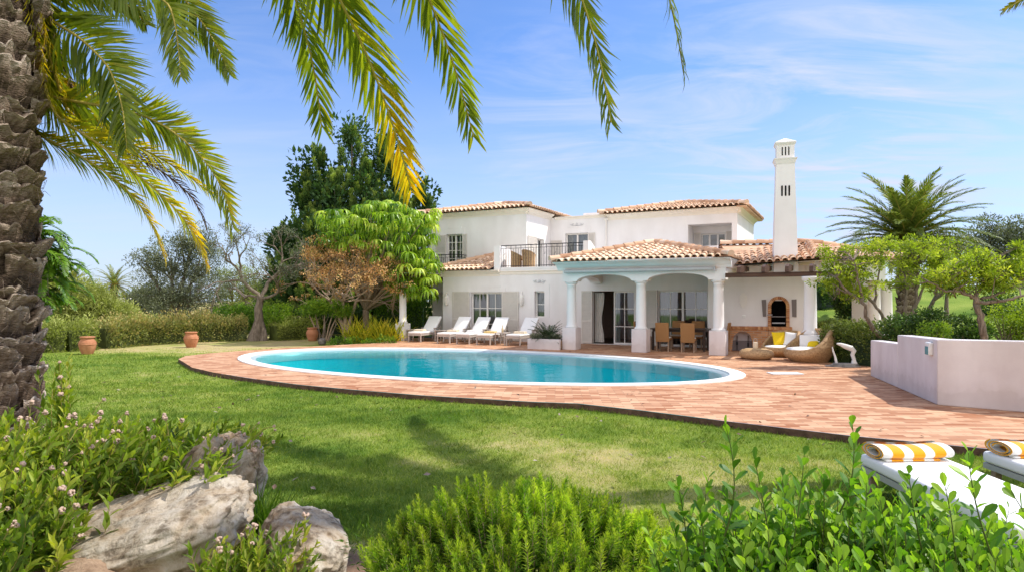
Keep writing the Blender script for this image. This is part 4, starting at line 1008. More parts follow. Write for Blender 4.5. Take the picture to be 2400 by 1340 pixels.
# sun loungers -------------------------------------------------------------
lg = empty('sun_lounger', (0, 0, 0)); tag(lg, 'x', 'sun lounger', 'white sun loungers lined up by the house wall')
wd, SL = .62, 1.25
m = MB(); m.box(-.31, .31, 0, .05, .27, .34); m.box(-.31, -.26, .05, 1.95, .27, .34); m.box(.26, .31, .05, 1.95, .27, .34); m.box(-.26, .26, 1.9, 1.95, .27, .34)
for k in range(8): m.box(-.259, .259, .15 + k * .2, .2 + k * .2, .28, .31)
m.build('frame', M['taupe'], lg)
for x in (-.285, .285):
    for y in (.03, 1.15, 1.9):
        m = MB(); m.box(x - .022, x + .022, y - .022, y + .022, 0, .269); m.build('leg', M['taupe'], lg)
m = MB(); m.rbox(-.30, .30, -.01, 1.12, .345, .425, r=.03, seg=3); m.build('seat_cushion', M['canvas'], lg, True)
Mr = Matrix.Translation((0, 1.10, .40)) @ Matrix.Rotation(R(46), 4, 'X')
m = MB(); m.rbox(-.30, .30, 0, .82, -.03, .055, r=.03, seg=3, M=Mr); m.build('back_cushion', M['canvas'], lg, True)
m = MB(); m.rbox(-.29, .29, .02, .80, -.065, -.035, r=.01, seg=1, M=Mr); m.tube([(-.2, 1.55, .82), (-.2, 1.85, .33)], .014, 6); m.tube([(.2, 1.55, .82), (.2, 1.85, .33)], .014, 6); m.build('backrest_frame', M['taupe'], lg)
for x in (-.3, .3):
    m = MB(); m.box(x - .025, x + .025, 1.02, 1.5, .52, .55); m.box(x - .02, x + .02, 1.04, 1.08, .341, .519); m.box(x - .02, x + .02, 1.44, 1.48, .341, .519); m.build('armrest', M['taupe'], lg)
lpos = [(-6.89, .38), (-5.42, .28), (-4.52, .28), (-3.58, .24), (-2.44, .5)]
llab = ['white cushioned sun lounger at the far left end of the row, beside the yellow plants', 'white sun lounger in front of the closed shutter, with a beige towel on its seat', 'white sun lounger standing third in the row, in front of the glazed door', 'white sun lounger with a yellow folded towel, fourth in the row', 'white sun lounger nearest the planter, standing apart from the others']
for k, (a, b) in enumerate(lpos):
    o = lg if k == 0 else copy_tree(lg); place(o, hw(a, b), -TH + R([3, 0, -1, 2, 0][k]), llab[k])
for k, (a, b, c, lab) in enumerate([(-5.42, 1.05, 'linen', 'beige towel heaped on the second sun lounger'), (-3.58, .85, 'yellowt', 'yellow folded towel on the fourth sun lounger'), (-2.44, 1.15, 'linen', 'cream folded towel on the sun lounger next to the planter'), (-4.52, 1.1, 'canvas', 'white folded towel on the third sun lounger'), (-6.95, .9, 'linen', 'cream towel on the first sun lounger of the row')]):
    if c == 'yellowt': M.setdefault('yellowt', plain('pale_yellow_towel', (.72, .52, .22), .95, .1))
    mm = MB(); mm.rbox(-.24, .24, -.13, .13, .428, .475, r=.02, seg=3); mm.rbox(-.22, .225, -.12, .125, .476, .51, r=.015, seg=3)
    p = hw(a, b - .05); o = mm.build('folded_towel', M[c], None, True); o.location = p; o.rotation_euler = (0, 0, -TH); tag(o, lab, 'towel', 'towels on the loungers')
stb = empty('side_table', (0, 0, 0)); tag(stb, 'x', 'side table', 'small tables between the loungers')
MB().rbox(-.24, .24, -.24, .24, .44, .47, r=.01).build('table_top', M['taupe'], stb)
for x in (-.2, .2):
    for y in (-.2, .2): MB().box(x - .018, x + .018, y - .018, y + .018, 0, .439).build('leg', M['taupe'], stb)
for k, (a, b, lab) in enumerate([(-3.02, .75, 'small taupe table with a bottle, between the last two sun loungers'), (-6.15, 1.3, 'small taupe table between the first two sun loungers'), (-7.6, 1.2, 'small taupe table left of the whole lounger row')]):
    o = stb if k == 0 else copy_tree(stb); place(o, hw(a, b), -TH, lab)
p = hw(-3.02, .75); m = MB(); m.lathe([(0, .472), (.04, .472), (.042, .60), (.016, .66), (.014, .74), (.018, .75), (0, .755)], 14, (0, 0, 0)); o = m.build('bottle', M['glassbottle'], None, True); o.location = p; tag(o, 'amber bottle standing on the lounger side table', 'bottle')

# dining set ---------------------------------------------------------------
dt = empty('dining_table', hw(3.6, 1.35), -TH, 'long dark timber dining table under the portico', 'dining table')
MB().rbox(-.95, .95, -.42, .42, .71, .75, r=.008).build('tabletop', M['darkwood'], dt)
MB().box(-.88, .88, -.36, .36, .64, .708).build('apron', M['darkwood'], dt)
for x in (-.86, .86):
    for y in (-.34, .34): MB().box(x - .035, x + .035, y - .035, y + .035, 0, .64).build('leg', M['darkwood'], dt)
dc = empty('dining_chair', (0, 0, 0)); tag(dc, 'x', 'dining chair', 'woven chairs around the dining table')
MB().rbox(-.22, .22, -.22, .22, .38, .44, r=.015).build('seat', M['wicker_dark'], dc)
MB().rbox(-.20, .20, -.18, .20, .442, .485, r=.018, seg=2).build('seat_pad', M['canvas'], dc, True)
Mq = Matrix.Translation((0, -.23, .33)) @ Matrix.Rotation(R(6), 4, 'X')
MB().rbox(-.225, .225, -.025, .025, 0, .64, r=.012, M=Mq).build('backrest', M['wicker_dark'], dc)
for x in (-.195, .195):
    for y in (-.2, .2): MB().box(x - .022, x + .022, y - .022, y + .022, 0, .379).build('leg', M['teak'], dc)
cp = [(3.22, .62, 0, 'high backed honey wicker chair, left one of the two with backs to the pool'), (4.05, .58, 3, 'high backed honey wicker chair, right one of the two with backs to the pool'),
      (3.3, 2.1, 180, 'wicker dining chair on the house side of the table, left of the pair'), (4.0, 2.1, 180, 'wicker dining chair on the house side of the table, right of the pair'),
      (2.32, 1.35, -90, 'wicker dining chair at the left head of the table beside the column'), (4.92, 1.35, 90, 'wicker dining chair at the right head of the table')]
for k, (a, b, rz, lab) in enumerate(cp):
    o = dc if k == 0 else copy_tree(dc); place(o, hw(a, b), -TH + R(rz), lab)
p = hw(3.65, 1.35, .752); m = MB(); m.lathe([(0, 0), (.05, 0), (.06, .05), (.03, .12), (.045, .17), (0, .17)], 14); o = m.build('table_vase', M['white_stone'], None, True); o.location = p; tag(o, 'small white vase on the dark dining table', 'vase')
# console table seen through the open door
ct = empty('console_table', hw(1.35, 5.6), -TH, 'dark console table inside the room behind the open door', 'console table')
MB().box(-.55, .55, -.18, .18, .78, .83).build('table_top', M['darkwood'], ct); MB().box(-.5, .5, -.16, .16, .66, .779).build('drawer_box', M['darkwood'], ct)
for x in (-.5, .5):
    for y in (-.13, .13): MB().box(x - .03, x + .03, y - .03, y + .03, .02, .659).build('leg', M['darkwood'], ct)
m = MB(); m.lathe([(0, 0), (.07, 0), (.09, .1), (.04, .2), (.05, .24), (0, .24)], 12); o = m.build('table_ornament', M['stone_dark'], None, True); o.location = hw(1.25, 5.6, .832); tag(o, 'dark vase on the console table inside the house', 'vase')

# wicker lounge group --------------------------------------------------------
p = G(1782, 842, 0) + (0, .3, 0)
m = MB(); pr = [(.0, .0), (.34, .0), (.42, .03), (.475, .09), (.485, .15), (.46, .22), (.40, .27), (.30, .295), (.12, .30), (0, .30)]; m.lathe(pr, 36)
o = m.build('ottoman', M['wicker'], None, True); o.location = p; tag(o, 'low round wicker ottoman standing on the terracotta terrace', 'ottoman')
ln = empty('candle_lantern', p + (-.02, .02, .301), 0, 'small pale candle lantern with a loop handle on the wicker ottoman', 'lantern')
m = MB(); m.lathe([(0, 0), (.062, 0), (.07, .02), (.07, .17), (.058, .19), (.05, .19), (.05, .03), (0, .03)], 18); m.build('body', M['linen'], ln, True)
q = np.linspace(0, math.pi, 10); MB().tube(np.c_[.055 * np.cos(q), 0 * q, .185 + .11 * np.sin(q)], .007, 5).build('handle', M['zinc'], ln)
MB().lathe([(0, .03), (.03, .03), (.03, .12), (0, .12)], 12).build('candle', M['canvas'], ln, True)


def wicker_chair(lab, loc, rz, s=1.0):
    """shell opens towards local -X; high back on +X"""
    c = empty('wicker_armchair', loc, rz, lab, 'armchair', 'round wicker armchairs')
    n = 60; ph = np.linspace(0, 2 * math.pi, n, endpoint=False); back = .5 + .5 * np.cos(ph)          # 1 at +X
    rim = .30 + .50 * smooth((back - .05) / .8)
    rows = []
    for f in np.linspace(0, 1, 12):
        z = rim * f; r = .40 + .20 * np.sin(np.minimum(f * 1.15, 1) * math.pi * .62) + .02 * back * f; r = r - .10 * smooth((z - .34) / .42)
        rows.append(np.c_[r * np.cos(ph) * 1.06 + .05 * z, r * np.sin(ph), z])
    for f in np.linspace(1, 0, 7):
        z = np.maximum(rim * f, .10); r = .335 + .20 * np.sin(np.minimum(f * 1.15, 1) * math.pi * .62); r = r - .10 * smooth((z - .34) / .42)
        zz = z + (.015 if f == 1 else 0); rows.append(np.c_[r * np.cos(ph) * 1.06 + .05 * z, r * np.sin(ph), zz])
    m = MB(); g = np.array(rows) * s; m.grid(g, closed=True); m.poly(g[-1]); m.build('shell', M['wicker'], c, True)
    m = MB(); m.lathe([(0, .22), (.40, .22), (.46, .25), (.475, .29), (.44, .335), (.3, .35), (0, .352)], 32, (-.06 * s, 0, 0), sx=1.12); m.xf(np.diag([s, s, s, 1])); m.build('seat_cushion', M['canvas'], c, True)
    return c


def pillow(lab, loc, rot, mat, s=.42):
    n = 15; g = np.linspace(-1, 1, n); X_, Y_ = np.meshgrid(g, g); pf = np.clip((1 - X_ ** 4) * (1 - Y_ ** 4), 0, 1) ** .5
    k = 1 - .07 * (1 - np.abs(X_) ** 2) * np.abs(Y_) ** 6; k2 = 1 - .07 * (1 - np.abs(Y_) ** 2) * np.abs(X_) ** 6
    m = MB(); m.grid(np.stack([X_ * s / 2 * k2, Y_ * s / 2 * k, .075 * pf], -1)); m.grid(np.stack([X_ * s / 2 * k2, Y_ * s / 2 * k, -.065 * pf], -1))
    o = m.build('pillow', M[mat], None, True); o.location = [float(q) for q in loc]; o.rotation_euler = rot; return tag(o, lab, 'pillow', 'pillows on the wicker armchairs')


ca = G(1853, 838, 0) + (-.02, .56, 0); cb = G(1914, 850, 0) + (.05, .50, 0)
wicker_chair('round wicker armchair behind the ottoman holding a yellow and a white pillow', ca, R(30), .96); wicker_chair('tall backed round wicker armchair beside the white stone sculpture', cb, R(14), 1.12)
pillow('yellow square pillow leaning next to the white one on the rear wicker armchair', ca + (.0, .20, .53), (R(68), R(0), R(6)), 'yellow', .44); pillow('white square pillow on the rear wicker armchair', ca + (.31, .03, .53), (R(66), R(4), R(-34)), 'canvas', .44)
pillow('yellow pillow half hidden inside the front wicker armchair', cb + (.26, .34, .50), (R(62), 0, R(-30)), 'yellow', .34)
# white abstract sculpture on a slate base
p = G(1975, 858, 0)
sc = empty('sculpture', p, R(-10), 'white curved stone sculpture on a rough slate slab right of the wicker armchairs', 'sculpture'); sc.scale = (.9, .9, .9)
m = MB(); rg = np.random.default_rng(4)
for k in range(3):
    q = np.linspace(0, 2 * math.pi, 14, endpoint=False); rr = 1 + .2 * rg.normal(size=14) * .6; m.prism(np.c_[np.cos(q) * rr * (.46 - .08 * k) + .03 * k, np.sin(q) * rr * (.24 - .04 * k)], .002 + .033 * k, .033 + .033 * k)
m.build('base', M['slate'], sc)
m = MB(); m.tube([(.30, 0, .10), (.30, 0, .22), (.26, 0, .34), (.30, .0, .45), (.22, 0, .53), (.08, 0, .58), (-.06, 0, .64), (-.16, 0, .66)], [.075, .05, .055, .07, .085, .075, .05, .02], 10)
m.tube([(-.16, .03, .10), (-.20, .03, .3), (-.25, .03, .45), (-.27, .03, .56)], [.04, .026, .022, .016], 8); m.tube([(.30, 0, .12), (.36, -.06, .10)], [.06, .03], 8); m.build('figure', M['white_stone'], sc, True)
# dark weathered bust half hidden by the hedge
p = at(1950, 800, 19.3); p[2] = 0
bs = empty('garden_statue', (p[0], p[1], 0), R(160), 'small dark weathered stone bust by the hedge behind the wicker armchairs', 'statue')
MB().rbox(-.17, .17, -.17, .17, 0, .36, r=.02).build('plinth', M['stone_dark'], bs)
m = MB(); m.lathe([(.12, .361), (.15, .40), (.22, .50), (.245, .60), (.20, .665), (.09, .70), (.062, .73), (.06, .76), (.085, .79), (.108, .85), (.112, .91), (.09, .97), (.05, 1.005), (0, 1.01)], 18, sy=.72)
m.tube([(-.22, 0, .60), (-.27, .03, .48), (-.22, .1, .40)], [.07, .055, .045], 8); m.tube([(.22, 0, .60), (.27, .03, .48), (.2, .1, .40)], [.07, .055, .045], 8); m.tube([(0, .075, .885), (0, .105, .865), (0, .075, .84)], [.012, .022, .012], 6); m.build('figure', M['stone_dark'], bs, True)

# terracotta jars on the lawn
jar = empty('terracotta_jar', (0, 0, 0)); tag(jar, 'x', 'pot', 'terracotta jars on the lawn')
m = MB(); m.lathe([(0, .0), (.15, 0), (.17, .03), (.235, .20), (.262, .34), (.255, .42), (.20, .50), (.185, .53), (.21, .555), (.225, .565), (.225, .60), (.20, .605), (.18, .58), (.17, .52), (0, .5)], 36); m.lathe([(.262, .325), (.27, .335), (.27, .35), (.262, .36)], 36); m.build('body', M['terracotta'], jar, True)
m = MB(); m.lathe([(0, .54), (.178, .545)], 20); m.build('soil', M['soil'], jar)
for k, (px, py, lab) in enumerate([(205, 829, 'terracotta jar on the lawn nearest the big palm trunk'), (448, 813, 'terracotta jar in front of the clipped hedge, middle one of three'), (732, 798, 'terracotta jar beside the bare stemmed shrub, closest to the villa')]):
    o = jar if k == 0 else copy_tree(jar); place(o, G(px, py) - (0, 0, .01), k * 1.3, lab)

# rattan chairs on the upper terrace
rc = empty('rattan_chair', (0, 0, 0)); tag(rc, 'x', 'rattan chair', 'rattan chairs on the upper terrace')
ph = np.linspace(-2.2, 2.2, 24); g = [np.c_[.27 * np.cos(ph), .27 * np.sin(ph), np.full(24, z)] for z in (.04, .42)] + [np.c_[.30 * np.cos(ph), .30 * np.sin(ph), .42 + .38 * (.5 + .5 * np.cos(ph * .8))]]
MB().grid(np.array(g)).build('shell', M['wicker'], rc, True); MB().lathe([(0, .38), (.25, .38), (.26, .42), (.2, .46), (0, .46)], 20).build('seat', M['wicker_dark'], rc, True)
for k, (a, b, lab) in enumerate([(-3.7, 3.35, 'rattan chair on the upper terrace next to the curved wing wall'), (-3.1, 3.2, 'rattan chair on the upper terrace nearer the open shutter')]):
    o = rc if k == 0 else copy_tree(rc); place(o, hw(a, b, 2.986), -TH + R(200 + 50 * k), lab)

# foreground sunbeds with striped towels
sb = empty('sunbed', (0, 0, 0)); tag(sb, 'x', 'sunbed', 'padded white sunbeds in the foreground')
m = MB(); m.rbox(-.36, .36, -2.0, 0, .262, .372, r=.035, seg=4); m.build('mattress', M['canvas'], sb, True)
m = MB(); m.box(-.35, .35, -1.99, -.01, .205, .258); m.build('base_frame', M['zinc'], sb)
for x in (-.3, .3):
    for y in (-1.9, -1.0, -.12): MB().box(x - .03, x + .03, y - .03, y + .03, 0, .204).build('leg', M['teak'], sb)
m = MB(); m.box(-.30, -.05, -.004, .01, .20, .23); m.build('latch', M['iron'], sb)
tw = []
for k, (x, y, rz, lab) in enumerate([(3.70, 6.14, -2, 'white sunbed with a striped towel at its far end, partly behind the glossy shrub'), (4.96, 6.26, -2, 'white sunbed cut off by the right edge of the picture')]):
    o = sb if k == 0 else copy_tree(sb); place(o, (x, y, LAWN), R(rz), lab)
    tw.append(np.array([x, y, LAWN]))


def towel_roll(lab, loc, rz):
    n = 60; th_ = np.linspace(0, 2.15 * 2 * math.pi, n); r = .035 + .050 * th_ / th_[-1]; xs = np.linspace(-.34, .34, 12); g = []
    for x in xs: g.append(np.c_[np.full(n, x + .0), r * np.cos(th_) * 1.85, .070 + r * np.sin(th_) * .78 - .006 * np.cos(x * 9)])
    m = MB(); m.grid(np.array(g)); r2 = r + .011; g2 = [np.c_[np.full(n, x), r2 * np.cos(th_) * 1.85, .070 + r2 * np.sin(th_) * .78 - .006 * np.cos(x * 9)] for x in xs]
    m.grid(np.array(g2))
    for k_ in (0, -1): m.grid(np.array([g[k_], g2[k_]]))
    m.rbox(-.30, .22, -.135, -.06, .003, .022, r=.008, seg=2)
    o = m.build('rolled_towel', M['towel'], None, True); o.location = [float(q) for q in loc]; o.rotation_euler = (0, 0, rz); return tag(o, lab, 'towel', 'rolled yellow striped beach towels')


for q, lab in zip(tw, ('yellow and white striped towel rolled on the first foreground sunbed', 'yellow and white striped towel rolled on the sunbed at the right edge')):
    towel_roll(lab, (q[0] - .02, q[1] - .19, LAWN + .372), R(4))

# ================================================================== VEGETATION
def blobs(mb, C, Rr, n, L, W, rng, T=LEAF, up=.35, hollow=.45, jit=.75, t0=.45, tv=.22, sq=1.0, shade=.25):
    """leaves scattered through clumps; C centres, Rr radii; clumps lit tips / dark hearts via tint"""
    C = np.asarray(C, float); k = len(C); Rr = np.broadcast_to(np.asarray(Rr, float), (k,))
    idx = np.repeat(np.arange(k), n); m = len(idx); d = rv(m, rng); r = (hollow + (1 - hollow) * rng.random(m)) ** .7
    off = d * r[:, None] * Rr[idx][:, None]; off[:, 2] *= sq
    P = C[idx] + off; D = norm(d + jit * rv(m, rng) + np.array([0, 0, up])); N = norm(rv(m, rng) + np.array([0, 0, .6]))
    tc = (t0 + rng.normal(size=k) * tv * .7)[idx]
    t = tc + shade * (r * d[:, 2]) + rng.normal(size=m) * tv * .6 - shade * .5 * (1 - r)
    mb.scatter(T, P, D, N, L * rng.uniform(.65, 1.3, m), W * rng.uniform(.7, 1.25, m), np.clip(t, 0, 1))


def grow(p, d, L, r, depth, rng, tubes, tips, spread=.7, up=.1, kids=(2, 3), lr=.74, rr=.62, wob=.16, seg=5, minr=.006):
    pts = [np.asarray(p, float)]; d = norm(d)
    for i in range(seg):
        d = norm(d + rng.normal(size=3) * wob + np.array([0, 0, up * .3])); pts.append(pts[-1] + d * L / seg)
    r1 = max(minr, r * rr); tubes.append((np.array(pts), np.linspace(r, r1, seg + 1)))
    if depth == 0: tips.append((pts[-1], d)); return
    for k in range(rng.integers(kids[0], kids[1] + 1)):
        a = norm(np.cross(d, rng.normal(size=3))); nd = norm(d + a * spread * rng.uniform(.6, 1.25) + np.array([0, 0, up]))
        start = pts[-1] if k < 2 else pts[-2]
        grow(start, nd, L * lr * rng.uniform(.8, 1.2), r1, depth - 1, rng, tubes, tips, spread, up, kids, lr, rr, wob, max(3, seg - 1), minr)


def limbs(mb, tubes, n=6):
    for P, r in tubes: mb.tube(P, r, n if r[0] > .03 else 4, t=.5, cap=False)


def tree(name, label, cat, loc, trunk, bark, crown, leaf, group=None, crown_name='crown'):
    e = empty(name, loc, 0, label, cat, group)
    if trunk is not None: trunk.build('trunk', bark, e, True)
    if crown is not None: crown.build(crown_name, leaf, e)
    return e


def frond(mb, rmb, P, side, Lmax, n=95, wl=.03, ang=50, t0=.5, rng=RNG, droop=.25, vee=.22, start=.12, dead=0., base_r=.028, tipcol=.0, T=STRIP):
    """palm frond along rachis points P; leaflets in two ranks"""
    P = np.asarray(P, float); seg = np.linalg.norm(np.diff(P, axis=0), axis=1); cum = np.r_[0, np.cumsum(seg)] / seg.sum()
    # smooth (Catmull-Rom like) resample
    s = np.linspace(0, 1, 42); Q = np.stack([np.interp(s, cum, P[:, k]) for k in range(3)], -1)
    for _ in range(3): Q[1:-1] = (Q[:-2] + 2 * Q[1:-1] + Q[2:]) / 4
    Tn = norm(np.gradient(Q, axis=0)); rmb.tube(Q, np.linspace(base_r, .004, 42), 6, cap=False)
    side = np.asarray(side, float)
    f = np.repeat(np.linspace(start, .995, n), 2) + rng.normal(size=2 * n) * .002; sg = np.tile([-1., 1.], n)
    pos = np.stack([np.interp(f, s, Q[:, k]) for k in range(3)], -1); T_ = norm(np.stack([np.interp(f, s, Tn[:, k]) for k in range(3)], -1))
    S = side - T_ * (T_ @ side)[:, None]; S = norm(S); N = np.cross(S, T_); N = np.where((N[:, 2:3] < 0), -N, N)
    a = np.radians(ang) * (1.12 - .62 * f) + rng.normal(size=2 * n) * .07
    D = np.cos(a)[:, None] * T_ + np.sin(a)[:, None] * S * sg[:, None] + N * (vee + rng.normal(size=2 * n) * .1)[:, None]; D[:, 2] -= droop * (1 - .35 * f)
    L = Lmax * np.clip(np.sin(math.pi * (.16 + .80 * f)) ** .6, .25, 1) * rng.uniform(.86, 1.08, 2 * n)
    t = t0 - .06 + rng.normal(size=2 * n) * .12 + .08 * sg + tipcol * smooth((f - .80) / .18)
    mb.scatter(T, pos, D, N + .25 * rv(2 * n, rng), L, wl * (1 - .35 * f), np.clip(t, 0, 1))


def arch_pts(c, az, el, L, n=14, grav=1.25):
    """points of a frond that leaves c at azimuth/elevation and bows under its weight"""
    p = [np.array(c, float)]; e = el
    for i in range(n):
        e2 = e - grav * (i / n) ** 1.25 * 1.0
        d = np.array([math.cos(az) * math.cos(e2), math.sin(az) * math.cos(e2), math.sin(e2)]); p.append(p[-1] + d * L / n)
    return np.array(p)


# ---- near palm on the left: trunk with leaf-base stubs -----------------------------------
def palm_trunk(mb, h, r, rng, rows=38, z0=0., flare=.14, k=8):
    """core plus overlapping broken leaf bases: wide lips with a cut upper edge and a dark gap below"""
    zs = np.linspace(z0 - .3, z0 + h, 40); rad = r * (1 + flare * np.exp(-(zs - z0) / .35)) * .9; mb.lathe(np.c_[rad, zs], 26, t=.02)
    for i in range(rows):
        z = z0 + h * (i + .2) / rows; rr = r * (1 + flare * np.exp(-(z - z0) / .35))
        for j in range(k):
            if rng.random() < .10: continue
            a = 2 * math.pi * (j + (i % 2) * .5 + rng.normal() * .16) / k + i * .07; wdt = 2 * math.pi * rr / k * rng.uniform(.50, .70); hgt = h / rows * rng.uniform(.9, 1.75)
            zc = z + rng.normal() * .03; out = rng.uniform(.03, .125) * r / .43; nx = 15; g = []; sl = rng.normal() * .10
            jag = np.convolve(rng.normal(size=nx + 4), np.ones(3) / 3, 'same')[2:-2]; jag2 = np.convolve(rng.normal(size=nx + 4), np.ones(2) / 2, 'same')[2:-2]; prof = ((-.75, -.03), (-.35, out * .12), (.0, out * .42), (.30, out * .8), (.44, out), (.50, out * .92), (.46, out * .5), (.34, -.03))
            for q, (f, o_) in enumerate(prof):
                row = []
                for n_, x in enumerate(np.linspace(-1, 1, nx)):
                    bul = (1 - abs(x) ** 2.6); ja = (jag[n_] * .035 + jag2[n_] * .02) * (f > .2); ang = a + x * wdt / rr; rad_ = np.array([math.cos(ang), math.sin(ang), 0])
                    row.append(rad_ * (rr * .93 + o_ * (.30 + .70 * bul) + jag2[n_] * .008 * (q in (2, 3, 4)) + rng.normal() * .006) + np.array([0, 0, zc + hgt * f * (.55 + .45 * bul) + ja + sl * x * wdt]))
                g.append(row)
            g = np.array(g); gv = g.reshape(-1, 3); nn_ = (fbm3(gv * 9 + 3, 5, 3) - .47) * .07 + (fbm3(gv * 26, 7, 2) - .37) * .035; gv2 = gv.copy(); rdir = norm(np.c_[gv[:, 0], gv[:, 1], gv[:, 2] * 0]); gv2 += rdir * nn_[:, None]; gv2[:, 2] += (fbm3(gv * 7 + 9, 11, 2) - .37) * .07; g = gv2.reshape(g.shape)
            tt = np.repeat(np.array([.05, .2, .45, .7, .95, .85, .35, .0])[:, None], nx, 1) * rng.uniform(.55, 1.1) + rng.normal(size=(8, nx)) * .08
            mb.grid(np.array(g), np.clip(tt, 0, 1))
    for _ in range(int(rows * 14)):    # loose fibres
        a = rng.random() * 6.28; z = z0 + rng.random() * h; p = np.array([math.cos(a) * r * .97, math.sin(a) * r * .97, z]); mb.tube([p, p + np.array([math.cos(a) * .05, math.sin(a) * .05, .03]) + rng.normal(size=3) * .02, p + np.array([math.cos(a) * .06, math.sin(a) * .06, -.05]) + rng.normal(size=3) * .05], [.004, .003, .001], 3, t=.5, cap=False)


rng = np.random.default_rng(101)
PB = np.array([-4.98, 6.05, .0])
m = MB(); palm_trunk(m, 6.3, .43, rng)
near = empty('palm_tree', PB, 0, 'big date palm with shaggy stubbed trunk at the left edge of the lawn', 'palm tree')
m.build('trunk', M['bark_palm'], near)
# fronds seen in the photograph, surveyed as image curves at a believable depth, from a crown just above the picture
CROWN = np.array([PB[0], PB[1], 6.15])


def photo_frond(parent, pts, deps, Lmax, t0, n=100, side=None, tipcol=0., crown=None, dead=False, ang=50, wl=.03, pre=None, droop=.12, vee=.14, start=.12):
    c = CROWN if crown is None else crown
    Q = [at(px, py, y) for (px, py), y in zip(pts, deps)]
    P = [c] + ([np.array(q) for q in pre] if pre else []) + Q; P = np.array(P) - np.array(parent.location)
    m = MB(); r = MB(); sd = np.array([1., 0, .0]) if side is None else np.array(side, float)
    n = int(n * 1.75); Lmax = Lmax * (1.75 if parent is over_holder[0] else 1.18); wl = wl * (1.3 if parent is over_holder[0] else 1.0); ang = ang + (5 if parent is over_holder[0] else 0); t0 = t0 + (.0 if parent is over_holder[0] else .10)
    frond(m, r, P, sd, Lmax, n=n, t0=t0, rng=rng, tipcol=tipcol, ang=ang, wl=wl, droop=droop, vee=vee, start=start)
    o = m.build('frond', M['frond_dead'] if dead else M['frond'], parent); r.build('rachis', M['frond_dead'] if dead else M['rachis'], o, True)
    return o


over_holder = [None]
D_ = lambda a, b, n: np.linspace(a, b, n)
photo_frond(near, [(110, 43), (191, 91), (258, 158), (288, 248), (298, 350)], D_(6.5, 5.9, 5), .50, .22, side=(.9, 0, .5), ang=58, wl=.036, n=90)
photo_frond(near, [(90, 225), (190, 240), (310, 262), (382, 290), (454, 346), (506, 408), (537, 478), (548, 535)], D_(6.5, 5.6, 8), .46, .42, side=(.45, -.2, .9), n=130, tipcol=.12, wl=.03, droop=.1)
photo_frond(near, [(60, 300), (91, 320), (167, 353), (263, 411), (325, 473), (363, 535), (384, 600)], D_(6.4, 6.3, 7), .40, .48, side=(.3, -.7, .6), n=120, tipcol=.3, wl=.026)
photo_frond(near, [(120, 270), (229, 334), (305, 396), (382, 458), (439, 520), (477, 582), (484, 622)], D_(6.3, 6.0, 7), .40, .55, side=(.3, -.6, .7), n=115, tipcol=.3, wl=.026)
photo_frond(near, [(160, 280), (334, 348), (410, 391), (460, 425), (494, 455)], D_(6.5, 6.6, 5), .34, .66, side=(.3, -.7, .6), n=90, wl=.024)
photo_frond(near, [(200, 300), (353, 384), (420, 430), (468, 480), (486, 545)], D_(6.7, 6.8, 5), .30, .3, side=(.3, -.7, .6), n=80, dead=True, wl=.02)
photo_frond(near, [(95, 165), (150, 205), (205, 262), (240, 318)], D_(6.7, 6.9, 4), .46, .62, side=(.5, -.4, .7), n=90, wl=.03, start=.3)
photo_frond(near, [(300, -20), (395, 0), (412, 60), (420, 130), (424, 180)], D_(6.2, 5.8, 5), .40, .30, n=95, ang=56)
photo_frond(near, [(390, -60), (440, 10), (480, 60), (515, 120), (538, 175)], D_(6.3, 6.2, 5), .38, .34, n=95, side=(.9, 0, .3))
photo_frond(near, [(60, -90), (150, -40), (240, -10), (300, 10), (345, 60)], D_(6.6, 6.4, 5), .36, .4, n=80, side=(.6, .2, .7), start=.3)
for az, el, L in ((150, 30, 3.6), (172, 15, 3.8), (190, 40, 3.6), (100, 45, 3.8), (60, 62, 3.4), (300, 78, 2.8), (130, 65, 3.4), (20, 78, 3.0), (180, 60, 3.4), (225, 76, 2.8), (118, 20, 3.4), (260, 80, 2.6), (340, 80, 2.6)):
    m = MB(); r = MB(); a = R(az); frond(m, r, arch_pts(CROWN - PB, a, R(el), L), (-math.sin(a), math.cos(a), 0), .42, n=60, t0=.4 + .2 * rng.random(), rng=rng)
    o = m.build('frond', M['frond'], near); r.build('rachis', M['rachis'], o, True)

# ---- second palm, standing beside the camera: its fronds hang across the top of the picture
P2 = np.array([-1.75, .35, LAWN])
over = empty('palm_tree', P2, 0, 'date palm beside the camera, its long hanging fronds crossing the top of the sky', 'palm tree')
over_holder[0] = over
m = MB(); palm_trunk(m, 5.6, .36, rng, rows=27); m.build('trunk', M['bark_palm'], over)
C2 = P2 + (0, 0, 5.75)
photo_frond(over, [(655, -120), (693, 0), (728, 110), (746, 208), (754, 300)], [3.3, 3.5, 3.7, 3.85, 3.95], .27, .40, n=125, crown=C2, pre=[C2 + (.3, 1.3, .55), C2 + (.5, 2.4, .1)], ang=46, wl=.019, tipcol=.0)
photo_frond(over, [(720, -140), (794, 0), (847, 88), (900, 230), (940, 345), (964, 448)], [3.0, 3.2, 3.35, 3.55, 3.7, 3.85], .29, .40, n=150, crown=C2, pre=[C2 + (.35, 1.1, .5), C2 + (.75, 2.1, .1)], ang=46, wl=.019, tipcol=.62)
photo_frond(over, [(730, -60), (800, 20), (840, 90), (860, 170)], [3.6, 3.7, 3.8, 3.9], .25, .48, n=80, crown=C2, pre=[C2 + (.4, 1.5, .5)], ang=44, wl=.018)
photo_frond(over, [(950, -120), (1006, 0), (1046, 88), (1081, 208), (1110, 322)], [3.3, 3.45, 3.6, 3.75, 3.85], .27, .42, n=130, crown=C2, pre=[C2 + (.7, 1.2, .6), C2 + (1.2, 2.2, .15)], ang=46, wl=.019)
